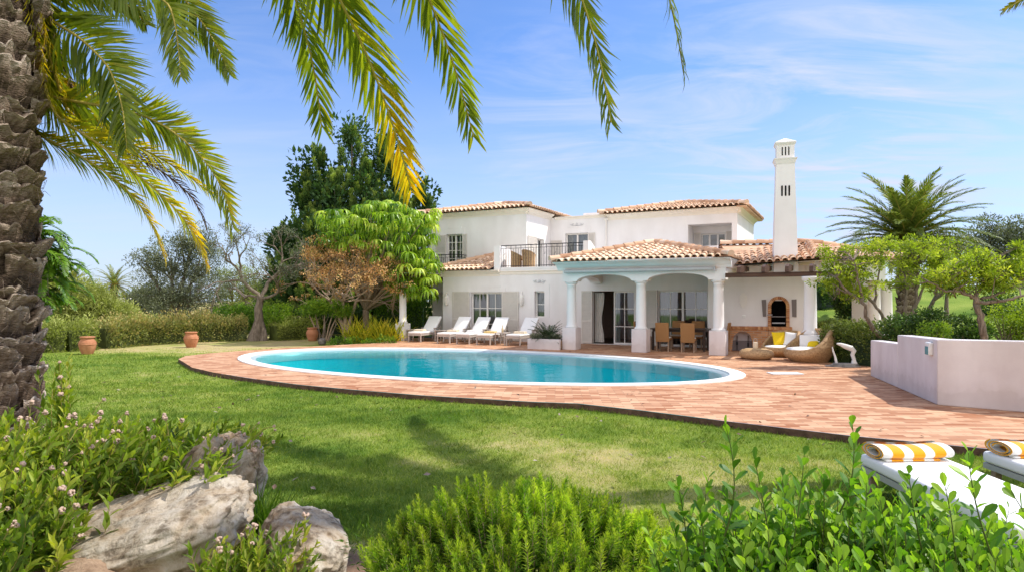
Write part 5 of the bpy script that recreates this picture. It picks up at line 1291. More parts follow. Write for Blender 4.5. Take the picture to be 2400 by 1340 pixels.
photo_frond(over, [(1310, -120), (1369, 0), (1395, 88), (1417, 177), (1432, 288)], [3.3, 3.45, 3.6, 3.7, 3.8], .26, .40, n=125, crown=C2, pre=[C2 + (1.2, 1.2, .6), C2 + (2.0, 2.2, .1)], ang=44, wl=.019, side=(.75, .55, 0))
photo_frond(over, [(1530, -130), (1572, 0), (1594, 88), (1602, 172)], [3.5, 3.7, 3.8, 3.9], .24, .36, n=110, crown=C2, pre=[C2 + (1.6, 1.4, .6), C2 + (2.5, 2.4, .1)], ang=40, wl=.018, side=(.45, .85, 0))
for az, el, L in ((180, 35, 3.2), (215, 40, 3.2), (250, 45, 3.0), (285, 40, 3.0), (320, 50, 3.0), (140, 62, 3.0), (0, 68, 2.8), (60, 75, 2.6), (230, 70, 2.6)):
    m = MB(); r = MB(); a = R(az); frond(m, r, arch_pts(C2 - P2, a, R(el), L), (-math.sin(a), math.cos(a), 0), .36, n=50, t0=.45, rng=rng)
    o = m.build('frond', M['frond'], over); r.build('rachis', M['rachis'], o, True)

# ---- third palm, right of the picture: one tip shows at the top right, its unseen rest is laid out to shadow the lawn
P3 = np.array([6.12, 6.82, LAWN])
third = empty('palm_tree', P3, 0, 'date palm beyond the terrace of which one yellow frond tip shows top right', 'palm tree')
m = MB(); palm_trunk(m, 7.3, .19, rng, rows=50, k=6); m.build('trunk', M['bark_palm'], third); C3 = P3 + (0, 0, 7.45)
photo_frond(third, [(2520, -160), (2440, -30), (2395, 0), (2352, 26)], [6.9, 6.8, 6.7, 6.6], .26, .6, n=90, crown=C3, ang=42, wl=.02, side=(.5, 0, .8))
for az, el, L in ((119, 14, 5.0), (146, 16, 5.6), (167, 14, 5.0), (188, 60, 3.2), (205, 45, 3.4), (240, 66, 3.2), (290, 74, 3.2), (330, 86, 2.8), (60, 84, 3.0), (100, 66, 3.2), (130, 74, 3.0), (200, 75, 3), (300, 86, 2.8)):
    m = MB(); r = MB(); a = R(az); frond(m, r, arch_pts(C3 - P3, a, R(el), L, grav=.75), (-math.sin(a), math.cos(a), 0), .50, n=120, t0=.5, rng=rng, wl=.05)
    o = m.build('frond', M['frond'], third); r.build('rachis', M['rachis'], o, True)


def far_palm(label, loc, h, L, n, rng, r=.28, lo=-25, group=None, side_n=44):
    e = empty('palm_tree', loc, 0, label, 'palm tree', group); m = MB(); palm_trunk(m, h, r, rng, rows=max(8, int(h * 4))); m.build('trunk', M['bark_palm'], e)
    for i in range(n):
        az = i * 2.399 + rng.normal() * .1; el = R(86 - (86 - lo) * ((i + .5) / n) ** .8); m = MB(); rm = MB()
        Lf = L * rng.uniform(.9, 1.06); frond(m, rm, arch_pts((0, 0, h), az, el, Lf, grav=.95), (-math.sin(az), math.cos(az), 0), L * .155, n=int(side_n * 1.6), t0=.35 + .3 * rng.random() + .25 * (i > n * .85), rng=rng, wl=L * .015, vee=.3, ang=42, start=.1, base_r=.03)
        o = m.build('frond', M['frond_far'], e); rm.build('rachis', M['rachis'], o, True)
    return e


p = at(2125, 560, 31.0); far_palm('full crowned date palm rising behind the tiled wing roof', (p[0], p[1], float(gz(p[0], p[1]))), p[2] - float(gz(p[0], p[1])) - .1, 3.9, 84, np.random.default_rng(8), r=.42, lo=-12)
p = at(268, 668, 62); far_palm('small distant palm right of the pair on the horizon at left', (p[0], p[1], float(gz(p[0], p[1]))), p[2] - float(gz(p[0], p[1])), 2.5, 46, np.random.default_rng(9), lo=-30, group='distant palms', side_n=22)
p = at(172, 662, 66); far_palm('small distant palm left of the pair, close to the big trunk in the picture', (p[0], p[1], float(gz(p[0], p[1]))), p[2] - float(gz(p[0], p[1])), 2.6, 46, np.random.default_rng(10), lo=-30, group='distant palms', side_n=22)

# ---- dark conifer clump behind the pool
rng = np.random.default_rng(33)


def conifer(label, loc, spires, rng, dens=1.0):
    cm = MB(); tm = MB()
    for (sx, sy, h, rad, zb) in spires:
        tm.tube([(sx, sy, -.2), (sx, sy, h * .5), (sx, sy, h * .97)], [.22, .13, .02], 7)
        nt_ = int(78 * h / 8 * dens * rad / 1.6); f = rng.random(nt_) ** .85; z = zb + (h - zb) * f; rr = 1.2 * rad * (np.clip(1 - f, 0, 1) ** .8 * rng.uniform(.5, 1.18, nt_) + .04); a = rng.random(nt_) * 6.283
        C = np.c_[sx + rr * np.cos(a), sy + rr * np.sin(a), z]; ax = norm(np.c_[np.cos(a) * .55 * (1 - .7 * f), np.sin(a) * .55 * (1 - .7 * f), np.ones(nt_) * .8 + rng.normal(size=nt_) * .2])
        lt = rng.uniform(.8, 1.55, nt_) * (1 - .45 * f) * (.75 + .25 * rad / 1.6)
        nl = 190; idx = np.repeat(np.arange(nt_), nl); k = len(idx); u_ = rng.random(k); sidev = rv(k, rng)
        sidev = norm(sidev - ax[idx] * np.sum(sidev * ax[idx], 1)[:, None]); wr = .21 * lt[idx] * (1 - u_) ** .8 * rng.random(k) ** .5
        Pp = C[idx] + ax[idx] * ((u_ - .35) * lt[idx] * 1.15)[:, None] + sidev * wr[:, None]
        Dd = norm(ax[idx] * .9 + sidev * .65 + rv(k, rng) * .25)
        tt = .48 + .74 * (u_ - .45) + .25 * rng.normal(size=nt_)[idx] * .5 + rng.normal(size=k) * .12 + .18 * (sidev[:, 2]) + .12 * (ax[idx, 0] * .7)  # tips and tops tinted lighter, hearts darker: lit look put into the tint
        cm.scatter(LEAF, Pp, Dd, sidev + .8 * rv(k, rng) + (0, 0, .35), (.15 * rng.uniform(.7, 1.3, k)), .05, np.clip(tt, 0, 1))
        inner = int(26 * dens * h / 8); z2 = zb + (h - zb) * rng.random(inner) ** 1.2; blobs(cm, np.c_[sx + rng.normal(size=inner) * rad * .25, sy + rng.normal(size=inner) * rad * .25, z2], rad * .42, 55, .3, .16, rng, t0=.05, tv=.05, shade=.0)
    return tree('conifer_tree', label, 'conifer', loc, tm, M['bark'], cm, M['conifer'])


def sp(px, ytop, y, rad, zb=.4, o=(0, 0)):
    q = at(px, ytop, y); return (q[0] - o[0], q[1] - o[1], q[2] + .4, rad, zb)


o = at(850, 700, 35); o[2] = -.3
conifer('tall dark evergreen with several pointed tops behind the umbrella tree', o, [sp(825, 305, 35, 2.0, o=o), sp(895, 335, 35.5, 1.7, o=o), sp(745, 362, 34.6, 1.5, o=o), sp(785, 420, 34, 1.6, o=o), sp(715, 410, 34.6, 1.25, o=o), sp(860, 395, 34.2, 1.6, o=o), sp(945, 400, 35, 1.6, o=o), sp(990, 440, 35, 1.3, o=o), sp(740, 500, 33.6, 1.6, .2, o), sp(690, 530, 34.5, 1.1, .2, o), sp(920, 470, 34, 1.5, o=o), sp(815, 540, 33.4, 1.8, .2, o), sp(655, 575, 35, 1.0, .2, o)], rng)
o2 = at(640, 700, 36); o2[2] = -.4
conifer('lower dark evergreen left of the tall one, behind the gnarled bare tree', o2, [sp(660, 540, 36, 1.2, .1, o2), sp(690, 600, 35.5, 1.3, .1, o2), sp(735, 610, 34.5, 1.3, .1, o2), sp(700, 560, 34.8, 1.4, .1, o2), sp(770, 570, 33.6, 1.6, .1, o2)], rng)

# ---- umbrella tree: drooping whorls
rng = np.random.default_rng(44); loc = G(858, 794); base = loc
cm = MB(); tm = MB(); C = []
for _ in range(800):
    px = rng.uniform(752, 1026); py = rng.uniform(458, 712); dx = (px - 890) / 135; top = 474 - 10 * math.cos(dx * 5) + 14 * dx ** 2 * (dx > 0) + 20 * dx ** 2 * (dx < 0)
    bot = 570 + 120 * smooth((px - 850) / 90)
    if py < top or py > bot or px > 1024 - 8 * rng.random(): continue
    C.append(at(px, py, 27.4 + rng.uniform(-1.7, 1.3) + .5 * abs(dx)) - base)
C = np.array(C); keepc = []
for c in C:
    if all(np.linalg.norm(c - q) > .40 for q in keepc): keepc.append(c)
C = np.array(keepc); nl = 15
idx = np.repeat(np.arange(len(C)), nl); a = np.tile(np.arange(nl) * 2 * math.pi / nl, len(C)) + rng.random(len(idx)) * .5 + rng.random(len(C))[idx] * 6
D = np.c_[np.cos(a), np.sin(a), np.full(len(a), .02) + rng.normal(size=len(a)) * .14]
cm.scatter(DROOP2, C[idx], D, np.c_[np.cos(a) * .2, np.sin(a) * .2, np.ones(len(a))], (.47 * rng.uniform(.65, 1.2, len(C))[idx]), .085, np.clip(.46 + .26 * rng.normal(size=len(C))[idx] + rng.normal(size=len(idx)) * .16, 0, 1))
ctr = C.mean(0)
fork = np.array([[0, 0, -.1], [.0, 0, .7], [-.02, .03, 1.35]]); tm.tube(fork, [.19, .15, .14], 10)
for c in C[rng.choice(len(C), 26, replace=False)]:
    tm.tube([fork[-1], fork[-1] * .6 + c * .35 + (0, 0, .25), fork[-1] * .25 + c * .75 + (0, 0, .05), c], [.085, .06, .035, .015], 6, cap=False)
tree('umbrella_tree', 'umbrella tree with bright green drooping leaf whorls beside the villa', 'tree', loc, tm, M['bark_pale'], cm, M['umbrella'])

# ---- rusty, half bare tree in front of it
rng = np.random.default_rng(55); loc = G(812, 797); tubes = []; tips = []
for dx, top in ((-.9, 2.1), (.55, 2.5), (-.2, 2.4)):
    st_ = np.array([[0, 0, -.1], [dx * .12, 0, .5], [dx * .35, .05, 1.0], [dx * .8, .0, 1.75]]); tubes.append((st_, np.array([.13, .105, .085, .065])))
    for k in range(4):
        grow(st_[-1], np.array([dx * .7 + rng.normal() * .75, rng.normal() * .6, .42 + .3 * rng.random()]), 1.0, .048, 3, rng, tubes, tips, spread=.62, up=.03, kids=(2, 3), lr=.72, rr=.6)
tm = MB(); limbs(tm, tubes); cm = MB(); tp = np.array([t[0] for t in tips]); tp = tp[tp[:, 2] > 1.8]
C = [tp[rng.random(len(tp)) < .5]]; allp = np.vstack([q[0] for q in tubes])
for px, py, hx, hy, n, dy in ((830, 600, 110, 34, 60, 0), (755, 585, 48, 30, 34, .4), (890, 635, 66, 36, 46, -.5), (930, 665, 40, 26, 20, -.3), (770, 640, 60, 30, 26, -.6), (840, 650, 80, 30, 30, -.9), (725, 600, 26, 26, 12, .2)):
    q = rv(n, rng) * rng.random((n, 1)) ** .45; C.append(np.array([at(px + k[0] * hx, py + k[1] * hy, 26.6 + dy + k[2] * hx / F * 26) - loc for k in q]))
C = np.vstack(C)
for c in C[rng.random(len(C)) < .6]:
    i = np.linalg.norm(allp - c, axis=1).argmin(); tm.tube([allp[i], (allp[i] + c) / 2 + rng.normal(size=3) * .09, c], [.024, .015, .006], 5, cap=False)
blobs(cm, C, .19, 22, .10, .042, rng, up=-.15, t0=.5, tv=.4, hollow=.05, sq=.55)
tree('rust_leaved_tree', 'spreading tree with rusty dry leaf sprays and pale limbs before the umbrella tree', 'tree', loc, tm, M['bark_pale'], cm, M['rust_leaf'])

# ---- gnarled grey tree, nearly leafless
rng = np.random.default_rng(66); loc = G(600, 798); tubes = []; tips = []
tk = np.array([[-.1, 0, -.1], [.02, 0, .4], [.12, .05, .9], [.1, 0, 1.4], [.22, 0, 1.95]]); tubes.append((tk, np.array([.34, .25, .20, .17, .14])))
tubes.append((np.array([[.25, .1, -.1], [.24, .1, .5], [.16, .05, 1.0]]), np.array([.24, .17, .12])))
for d_, L_, r_0 in (((-.55, .1, .85), 1.3, .12), ((.35, 0, 1.0), 1.3, .12), ((1.0, -.1, .45), 1.1, .09), ((-.9, .2, .55), 1.0, .08)):
    grow(tk[-1] - (0, 0, .1), np.array(d_), L_, r_0 * .85, 5, rng, tubes, tips, spread=.62, up=.02, kids=(2, 3), lr=.68, rr=.6, wob=.24, minr=.008)
tm = MB(); limbs(tm, tubes); cm = MB(); tp = np.array([t[0] for t in tips]); sel = (tp[:, 2] > 2.3) & (rng.random(len(tp)) < .75); blobs(cm, tp[sel], .22, 22, .085, .032, rng, t0=.5, hollow=.05)
tree('gnarled_tree', 'old gnarled grey tree with twisted nearly leafless branches behind the lawn', 'tree', loc, tm, M['bark'], cm, M['olive'])


def crown_tree(name, label, loc, shape, rng, leaf, n_cl, clr, nper, L, W, trunk_h, tr, bark, group=None, T=LEAF, t0=.45, tv=.22, up=.3, cat='tree', sq=.8, low=0.0):
    """shape: list of ellipsoids (x,y,z,rx,ry,rz) local"""
    cm = MB(); tm = MB(); tm.tube([(0, 0, -.3), (.05, 0, trunk_h * .5), (0, 0, trunk_h)], [tr * 1.3, tr, tr * .8], 8)
    w_ = np.array([s[3] * s[5] for s in shape]); w_ = w_ / w_.sum(); C = []
    for i in range(n_cl):
        s = shape[rng.choice(len(shape), p=w_)]; d = rv(1, rng)[0]; r = (.35 + .65 * rng.random()) ** .6
        c = np.array(s[:3]) + d * r * np.array(s[3:])
        if c[2] > low: C.append(c)
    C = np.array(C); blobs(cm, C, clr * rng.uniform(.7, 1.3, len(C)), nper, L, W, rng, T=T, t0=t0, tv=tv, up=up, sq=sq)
    for s in shape:
        c = np.array(s[:3]); tm.tube([(0, 0, trunk_h * .8), c * .5 + np.array([0, 0, trunk_h * .35]), c], [tr * .6, tr * .4, tr * .12], 6, cap=False)
        for _ in range(5): tm.tube([c * .6 + np.array([0, 0, trunk_h * .3]), c + rv(1, rng)[0] * np.array(s[3:]) * .75], [tr * .25, .012], 5, cap=False)
    return tree(name, label, cat, loc, tm, bark, cm, leaf, group)


def ell_px(specs, y, o):
    """ellipsoids given by picture centre and half sizes, at depth y"""
    out = []
    for px, py, hx, hy, *dy in specs:
        yy = y + (dy[0] if dy else 0); q = at(px, py, yy) - o; out.append((q[0], q[1], q[2], hx / F * yy, hx / F * yy * .8, hy / F * yy))
    return out


rng = np.random.default_rng(77)
o = np.array([*at(410, 700, 37)[:2], -1.0]); crown_tree('olive_tree', 'large grey green olive tree beyond the clipped hedge', o, ell_px([(340, 610, 45, 30), (400, 600, 60, 55), (470, 610, 50, 55), (395, 670, 85, 55), (470, 680, 60, 50), (450, 560, 45, 28), (425, 720, 95, 35)], 37, o), rng, M['olive'], 330, .48, 85, .13, .05, 2.0, .22, M['bark'])
o = np.array([*at(545, 700, 39)[:2], -1.2]); crown_tree('shrub_tree', 'pale loose bushy tree right of the olive, behind the gnarled tree', o, ell_px([(545, 660, 55, 40), (590, 670, 45, 40), (520, 710, 60, 30), (600, 720, 50, 30)], 39, o), rng, M['scrub'], 130, .5, 70, .13, .05, 1.5, .15, M['bark'], t0=.4)
o = np.array([*at(2320, 640, 48)[:2], .8]); crown_tree('grey_tree', 'grey green rounded tree at the right edge, its crown above the near trees', o, ell_px([(2320, 545, 42, 35), (2345, 590, 60, 45), (2300, 600, 45, 30)], 48, o), rng, M['olive'], 120, .7, 80, .2, .08, 2.5, .3, M['bark'], t0=.38)
o = np.array([*at(2390, 640, 46)[:2], .8]); crown_tree('grey_tree', 'grey green tree cut by the right edge of the picture', o, ell_px([(2395, 548, 36, 36), (2400, 600, 50, 40)], 46, o), rng, M['olive'], 90, .7, 80, .2, .08, 2.5, .3, M['bark'], t0=.42)
o = np.array([*at(2240, 640, 52)[:2], 1.0]); crown_tree('grey_tree', 'low grey tree behind the date palm on the right', o, ell_px([(2235, 565, 45, 22), (2200, 590, 50, 30)], 52, o), rng, M['olive'], 60, .7, 70, .2, .08, 2, .3, M['bark'], t0=.35)
# feathery tree behind the near trunk
rng = np.random.default_rng(78); o = G(60, 850); o = np.array([-11.75, 15.0, LAWN]); tubes = []; tips = []
tk = np.array([[0, 0, -.1], [.1, 0, 1.2], [.3, 0, 2.4]]); tubes.append((tk, np.array([.12, .1, .08])))
cm = MB(); rmb = MB()
for i in range(46):
    a = rng.random() * 6.28; h = rng.uniform(1.7, 3.7); c = np.array([.4 * math.cos(a) + .3, .4 * math.sin(a), h]); az = rng.normal() * .9 if i % 3 else rng.random() * 6.28
    for k in range(3):
        a2 = az + rng.normal() * .5; frond(cm, rmb, arch_pts(c, a2, R(rng.uniform(-5, 50)), rng.uniform(.7, 1.35), grav=1.5), (-math.sin(a2), math.cos(a2), 0), .26, n=24, wl=.06, t0=.45, rng=rng, ang=48, base_r=.015, droop=.15)
tm = MB(); limbs(tm, tubes); tm.c += rmb.c; tree('feathery_tree', 'fresh green feathery leaved tree peeping out behind the big palm trunk', 'tree', o, tm, M['bark'], cm, M['bright'])


# ---- hedges and shrubs
def hedge_obj(name, label, path, h, wdt, leaf, rng, dens=900, L=.07, W=.035, rough=.16, t0=.45, tv=.2, group=None, cat='hedge', T=LEAF, shoots=0):
    P = np.asarray(path, float); o = np.array([*P[0][:2], float(gz(P[0][0], P[0][1]))]); m = MB(); seg = np.linalg.norm(np.diff(P[:, :2], axis=0), axis=1); tot = seg.sum(); cum = np.r_[0, np.cumsum(seg)]
    area = tot * (2 * h + wdt); n = int(dens * area); s = rng.random(n) * tot; x = np.interp(s, cum, P[:, 0]); y = np.interp(s, cum, P[:, 1]); i = np.clip(np.searchsorted(cum, s) - 1, 0, len(seg) - 1)
    d = np.diff(P[:, :2], axis=0)[i] / seg[i][:, None]; nrm = np.c_[-d[:, 1], d[:, 0]]
    ph = rng.uniform(-.15, math.pi + .15, n); hh = h * (1 + rough * 2.2 * (fbm(s * .9, s * 0 + 3.3, 4) - .47) + rough * .6 * rng.normal(size=n) * .5)
    cx_ = np.cos(ph); sx_ = np.sin(ph); e = .45; ox = np.sign(cx_) * np.abs(cx_) ** e * wdt / 2; oz = np.sign(sx_) * np.abs(sx_) ** e * hh
    lump = 1 + rough * 1.3 * (fbm(s * 2.2 + ph * 1.1, ph * 1.3, 8) - .47); dep = 1 - .28 * rng.random(n) ** 2
    px = x + nrm[:, 0] * ox * lump * dep; py = y + nrm[:, 1] * ox * lump * dep; pz = np.maximum(oz * lump * dep, .03)
    Nn = np.c_[nrm[:, 0] * cx_, nrm[:, 1] * cx_, np.maximum(sx_, 0)]
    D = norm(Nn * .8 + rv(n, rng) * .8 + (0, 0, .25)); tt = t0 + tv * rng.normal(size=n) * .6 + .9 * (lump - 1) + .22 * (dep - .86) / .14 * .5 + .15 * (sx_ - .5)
    zg = gz(px, py) - o[2]
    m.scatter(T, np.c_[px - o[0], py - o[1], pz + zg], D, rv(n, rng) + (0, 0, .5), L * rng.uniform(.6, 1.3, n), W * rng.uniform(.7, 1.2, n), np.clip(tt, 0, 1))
    # dark-tinted core block that stops the hedge being see-through
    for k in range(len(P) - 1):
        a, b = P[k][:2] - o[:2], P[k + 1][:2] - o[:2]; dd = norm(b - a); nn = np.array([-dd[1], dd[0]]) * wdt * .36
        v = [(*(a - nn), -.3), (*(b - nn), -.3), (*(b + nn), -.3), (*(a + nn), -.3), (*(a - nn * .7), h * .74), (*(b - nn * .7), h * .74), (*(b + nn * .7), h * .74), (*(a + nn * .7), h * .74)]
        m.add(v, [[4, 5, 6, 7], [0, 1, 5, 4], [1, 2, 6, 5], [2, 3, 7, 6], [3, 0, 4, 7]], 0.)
    ob = m.build(name, leaf); ob.location = o; return tag(ob, label, cat, group)


def shrub(name, label, loc, lobes, rng, leaf, dens=700, L=.09, W=.045, t0=.45, tv=.2, T=LEAF, stems=6, up=.3, group=None, cat='shrub', clr=.24, nper=26):
    """lobes: ellipsoids local; filled with leaf clumps near their surface plus stems"""
    cm = MB(); tm = MB(); C = []
    for (x, y, z, rx, ry, rz) in lobes:
        n = max(6, int(dens / 26 * rx * rz * 2.2)); d = rv(n, rng); r = rng.uniform(.62, 1.0, n); C.append(np.array([x, y, z]) + d * r[:, None] * np.array([rx, ry, rz]))
        for _ in range(stems):
            dd = rv(1, rng)[0]; tm.tube([(x * .3 + rng.normal() * .08, y * .3, -.05), (x * .7, y * .7, z * .5), np.array([x, y, z]) + dd * np.array([rx, ry, rz]) * .7], [.03, .02, .007], 5, cap=False)
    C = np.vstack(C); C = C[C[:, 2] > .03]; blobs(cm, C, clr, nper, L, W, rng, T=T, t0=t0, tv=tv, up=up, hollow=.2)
    return tree(name, label, cat, loc, tm, M['bark'], cm, leaf, group, crown_name='foliage')


rng = np.random.default_rng(88)
hedge_obj('hedge', 'long clipped mixed hedge with reddish tips behind the terracotta jars', [G(228, 816), G(320, 808), G(450, 800), G(575, 796)], 1.0, 1.3, M['hedge_red'], rng, dens=680, L=.11, W=.05, t0=.5, tv=.3, rough=.42)
hedge_obj('hedge', 'straggly low hedge at the left edge beside the near palm trunk', [G(60, 826), G(150, 822), G(215, 818)], .95, 1.3, M['scrub'], rng, dens=560, L=.12, W=.045, t0=.4, tv=.28, rough=.5)
hedge_obj('hedge', 'low rough hedge between the gnarled tree and the third jar', [G(640, 797), G(720, 793), G(790, 789)], .85, 1.1, M['scrub'], rng, dens=600, L=.11, W=.045, t0=.4, tv=.28, rough=.45)


def lob(specs, y, o): return ell_px(specs, y, o)


o = np.array([*at(150, 760, 27)[:2], float(gz(*at(150, 760, 27)[:2]))]); shrub('scrub_bush', 'big pale green feathery scrub behind the left jar', o, lob([(120, 725, 60, 62), (190, 710, 65, 52), (150, 770, 90, 45), (110, 680, 45, 36), (240, 735, 50, 46), (285, 750, 40, 38)], 27, o), rng, M['scrub'], dens=2600, L=.15, W=.035, t0=.52, tv=.22, stems=10, clr=.34, nper=40)
o = np.array([*at(300, 770, 33)[:2], float(gz(*at(300, 770, 33)[:2]))]); shrub('scrub_bush', 'pale dry scrub between the big scrub and the olive tree', o, lob([(280, 750, 55, 35), (330, 770, 60, 28), (255, 775, 45, 30)], 33, o), rng, M['scrub'], dens=1800, L=.15, W=.04, t0=.62, tv=.22, stems=8, clr=.36, nper=40)
o = np.array([*at(90, 690, 30)[:2], float(gz(*at(90, 690, 30)[:2]))]); shrub('scrub_bush', 'fresh green scrub right behind the near palm trunk', o, lob([(70, 700, 50, 35), (110, 660, 30, 25), (60, 760, 40, 50)], 30, o), rng, M['bright'], dens=1800, L=.14, W=.05, t0=.55, tv=.2, clr=.34, nper=40)
for k, (px, py, hx, hy, y, mat, lab) in enumerate([(360, 690, 70, 22, 62, 'olive', 'far off dark bush on the horizon beside the olive tree'), (225, 690, 50, 16, 75, 'scrub', 'far off pale bush below the two distant palms'), (130, 690, 60, 18, 70, 'scrub', 'far off pale bush left of the distant palms'), (310, 700, 40, 14, 90, 'deep', 'far off dark green bush right of the distant palms'), (610, 695, 60, 26, 60, 'olive', 'far off bush seen through the gnarled tree')]):
    q = at(px, py, y); o = np.array([q[0], q[1], float(gz(q[0], q[1]))]); hz = max(1.0, q[2] - o[2] + hy / F * y); shrub('distant_bush', lab, o, [(0, 0, hz * .5, hx / F * y, hx / F * y * .7, hz * .5)], rng, M[mat], dens=420, L=.35, W=.16, clr=.7, nper=34, stems=2, t0=.4, cat='bush', group='bushes on the horizon')
q = at(268, 700, 75); o = np.array([q[0], q[1], float(gz(q[0], q[1]))])
hs = empty('distant_house', o, .2, 'tiny white house far away below the distant palm', 'house'); zt = q[2] - o[2]
MB().box(-1.6, -.1, -1, 1, 0, zt + .25).build('wall', M['stucco'], hs); MB().box(.15, 1.5, -1, 1, 0, zt + .15).build('wall', M['stucco'], hs)
o = np.array([*at(560, 760, 30)[:2], float(gz(*at(560, 760, 30)[:2]))]); shrub('rounded_shrub', 'dark green dense shrub left of the gnarled trunk', o, lob([(535, 745, 38, 30), (575, 740, 36, 28)], 30, o), rng, M['bright'], dens=2600, L=.10, W=.05, t0=.28, clr=.26, nper=40)
o = np.array([*at(655, 770, 29.5)[:2], float(gz(*at(655, 770, 29.5)[:2]))]); shrub('rounded_shrub', 'yellow green airy shrub right of the gnarled trunk', o, lob([(650, 735, 38, 26), (660, 762, 36, 22)], 29.5, o), rng, M['bright'], dens=2200, L=.10, W=.04, t0=.62, clr=.24, nper=36)
rngb = np.random.default_rng(90); o = G(755, 800); o = np.array([*at(755, 790, 28.6)[:2], LAWN])
e = shrub('stemmed_shrub', 'bright green flat topped shrub on several bare pale stems, behind the third jar', o, lob([(735, 722, 36, 14), (765, 718, 34, 13), (800, 728, 26, 14)], 28.6, o), rngb, M['bright'], dens=3000, L=.10, W=.045, t0=.6, clr=.2, nper=36, stems=3)
m = MB()
for dx in (-.5, -.25, .1, .4, .6): m.tube([(dx * .4, 0, -.05), (dx * .7, .05, .6), (dx * 1.2, 0, 1.2)], [.045, .035, .025], 6)
m.build('stem', M['bark_pale'], e, True)
hedge_obj('hedge', 'dark green hedge behind the flat topped shrub', [(*at(690, 760, 30.5)[:2], 0), (*at(850, 760, 30.5)[:2], 0)], 1.35, 1.2, M['deep'], rng, dens=420, L=.12, W=.06, t0=.3)
hedge_obj('hedge', 'bright topped clipped hedge behind the white pergola column, left of the villa', [(*at(880, 760, 30.6)[:2], 0), (*at(992, 760, 30.8)[:2], 0)], 1.95, 1.2, M['bright'], rng, dens=420, L=.12, W=.06, t0=.36, tv=.2)
# yellow flax clump with low green edging
rng = np.random.default_rng(91); fx = MB()
for k, (px, py, n) in enumerate([(828, 800, 70), (850, 802, 60), (895, 803, 130), (925, 803, 90), (870, 800, 60)]):
    c = G(px, py) ; a = rng.random(n) * 6.283; el = rng.uniform(.45, 1.45, n); D = np.c_[np.cos(a) * np.cos(el), np.sin(a) * np.cos(el), np.sin(el)]
    fx.scatter(STRIP, np.repeat(c[None], n, 0) + rng.normal(size=(n, 3)) * (.16, .16, 0) - G(880, 802), D, D * 0 + (0, 0, 1) + rv(n, rng) * .2, rng.uniform(.75, 1.35, n), .06, np.clip(.5 + .28 * rng.normal(size=n), 0, 1))
e = empty('flax_clump', G(880, 802), 0, 'clump of arching yellow green flax leaves at the foot of the umbrella tree', 'plant'); fx.build('leaves', M['flax'], e)
o = G(800, 806); shrub('edging_plant', 'low dark green edging plants at the end of the paving below the two trees', o, lob([(790, 798, 22, 7), (830, 800, 24, 9), (870, 802, 26, 9), (905, 800, 22, 12)], 25.5, o), rng, M['bright'], dens=2600, L=.08, W=.04, t0=.35, clr=.12, nper=30, stems=2)
p = G(755, 808); m = MB(); m.lathe([(0, 0), (.12, 0), (.16, .1), (.15, .22), (.08, .29), (0, .3)], 9); o_ = m.build('edging_stone', M['stone_dark'], None, True); o_.location = p; tag(o_, 'small dark stone standing on the lawn beside the paving', 'stone')

# cycad and trailing plant in the planter
rng = np.random.default_rng(92); pc = hw(-.78, -.0, .33); e = empty('cycad', pc, 0, 'dark green cycad with stiff arching leaves in the white planter', 'plant'); fm = MB(); rm = MB()
for i in range(46):
    az = i * 2.4; el = R(82 - 72 * (i / 46) ** .8); frond(fm, rm, arch_pts((.1 * math.cos(az), .06 * math.sin(az), 0), az, el, rng.uniform(.62, .86), n=8, grav=.9), (-math.sin(az), math.cos(az), 0), .12, n=18, wl=.022, t0=.4 + .2 * rng.normal(), rng=rng, ang=60, base_r=.01, droop=.05)
fm.build('leaves', M['cycad'], e); rm.build('leaf_stalks', M['cycad'], e)
m = MB(); blobs(m, np.c_[rng.uniform(-.45, .5, 34), rng.uniform(-.24, -.08, 34), rng.uniform(-.02, .10, 34)], .1, 34, .05, .03, rng, t0=.45); o_ = m.build('trailing_plant', M['olive'], None); o_.location = pc + (-.1, -.12, .02); tag(o_, 'grey green trailing plant spilling over the planter rim', 'plant')

# right side trees --------------------------------------------------------
rng = np.random.default_rng(120)


def lime_tree(label, base, stems, pads, rng, y, bark='bark', nper=46, t0=.52):
    o = np.array(base, float); tm = MB(); cm = MB(); ends = []
    for pts, r0, r1 in stems:
        P = np.array([at(px, py, yy) for px, py, yy in pts]) - o
        s = np.linspace(0, 1, len(P)); ss = np.linspace(0, 1, len(P) * 4); Q = np.stack([np.interp(ss, s, P[:, k]) for k in range(3)], -1)
        for _ in range(2): Q[1:-1] = (Q[:-2] + 2 * Q[1:-1] + Q[2:]) / 4
        Q[1:-1] += rng.normal(size=Q[1:-1].shape) * .018; tm.tube(Q, np.linspace(r0, r1, len(Q)) * .72 * (1 + .06 * rng.normal(size=len(Q))), 8); ends.append(Q)
    allp = np.vstack([q[len(q) // 2:] for q in ends]); C = []
    for px, py, hx, hy, n, *dy in pads:
        yy = y + (dy[0] if dy else 0); k = n; q = rng.normal(size=(k, 3)) * .5
        for a in q: C.append(at(px + a[0] * hx, py + a[1] * hy, yy + a[2] * hx / F * yy * .9) - o)
    C = np.array(C); blobs(cm, C, .17, nper, .085, .036, rng, t0=t0, tv=.26, up=.15, hollow=.05, sq=.6)
    tub = []; tips = []
    for c in C[rng.random(len(C)) < .55]:
        d = np.linalg.norm(allp - c, axis=1); i = d.argmin(); a = allp[i]; mid_ = (a + c) / 2 + rng.normal(size=3) * .1; tm.tube([a, mid_, c], [.022, .014, .005], 5, cap=False)
    return tree('ornamental_tree', label, 'tree', o, tm, M[bark], cm, M['lime'])


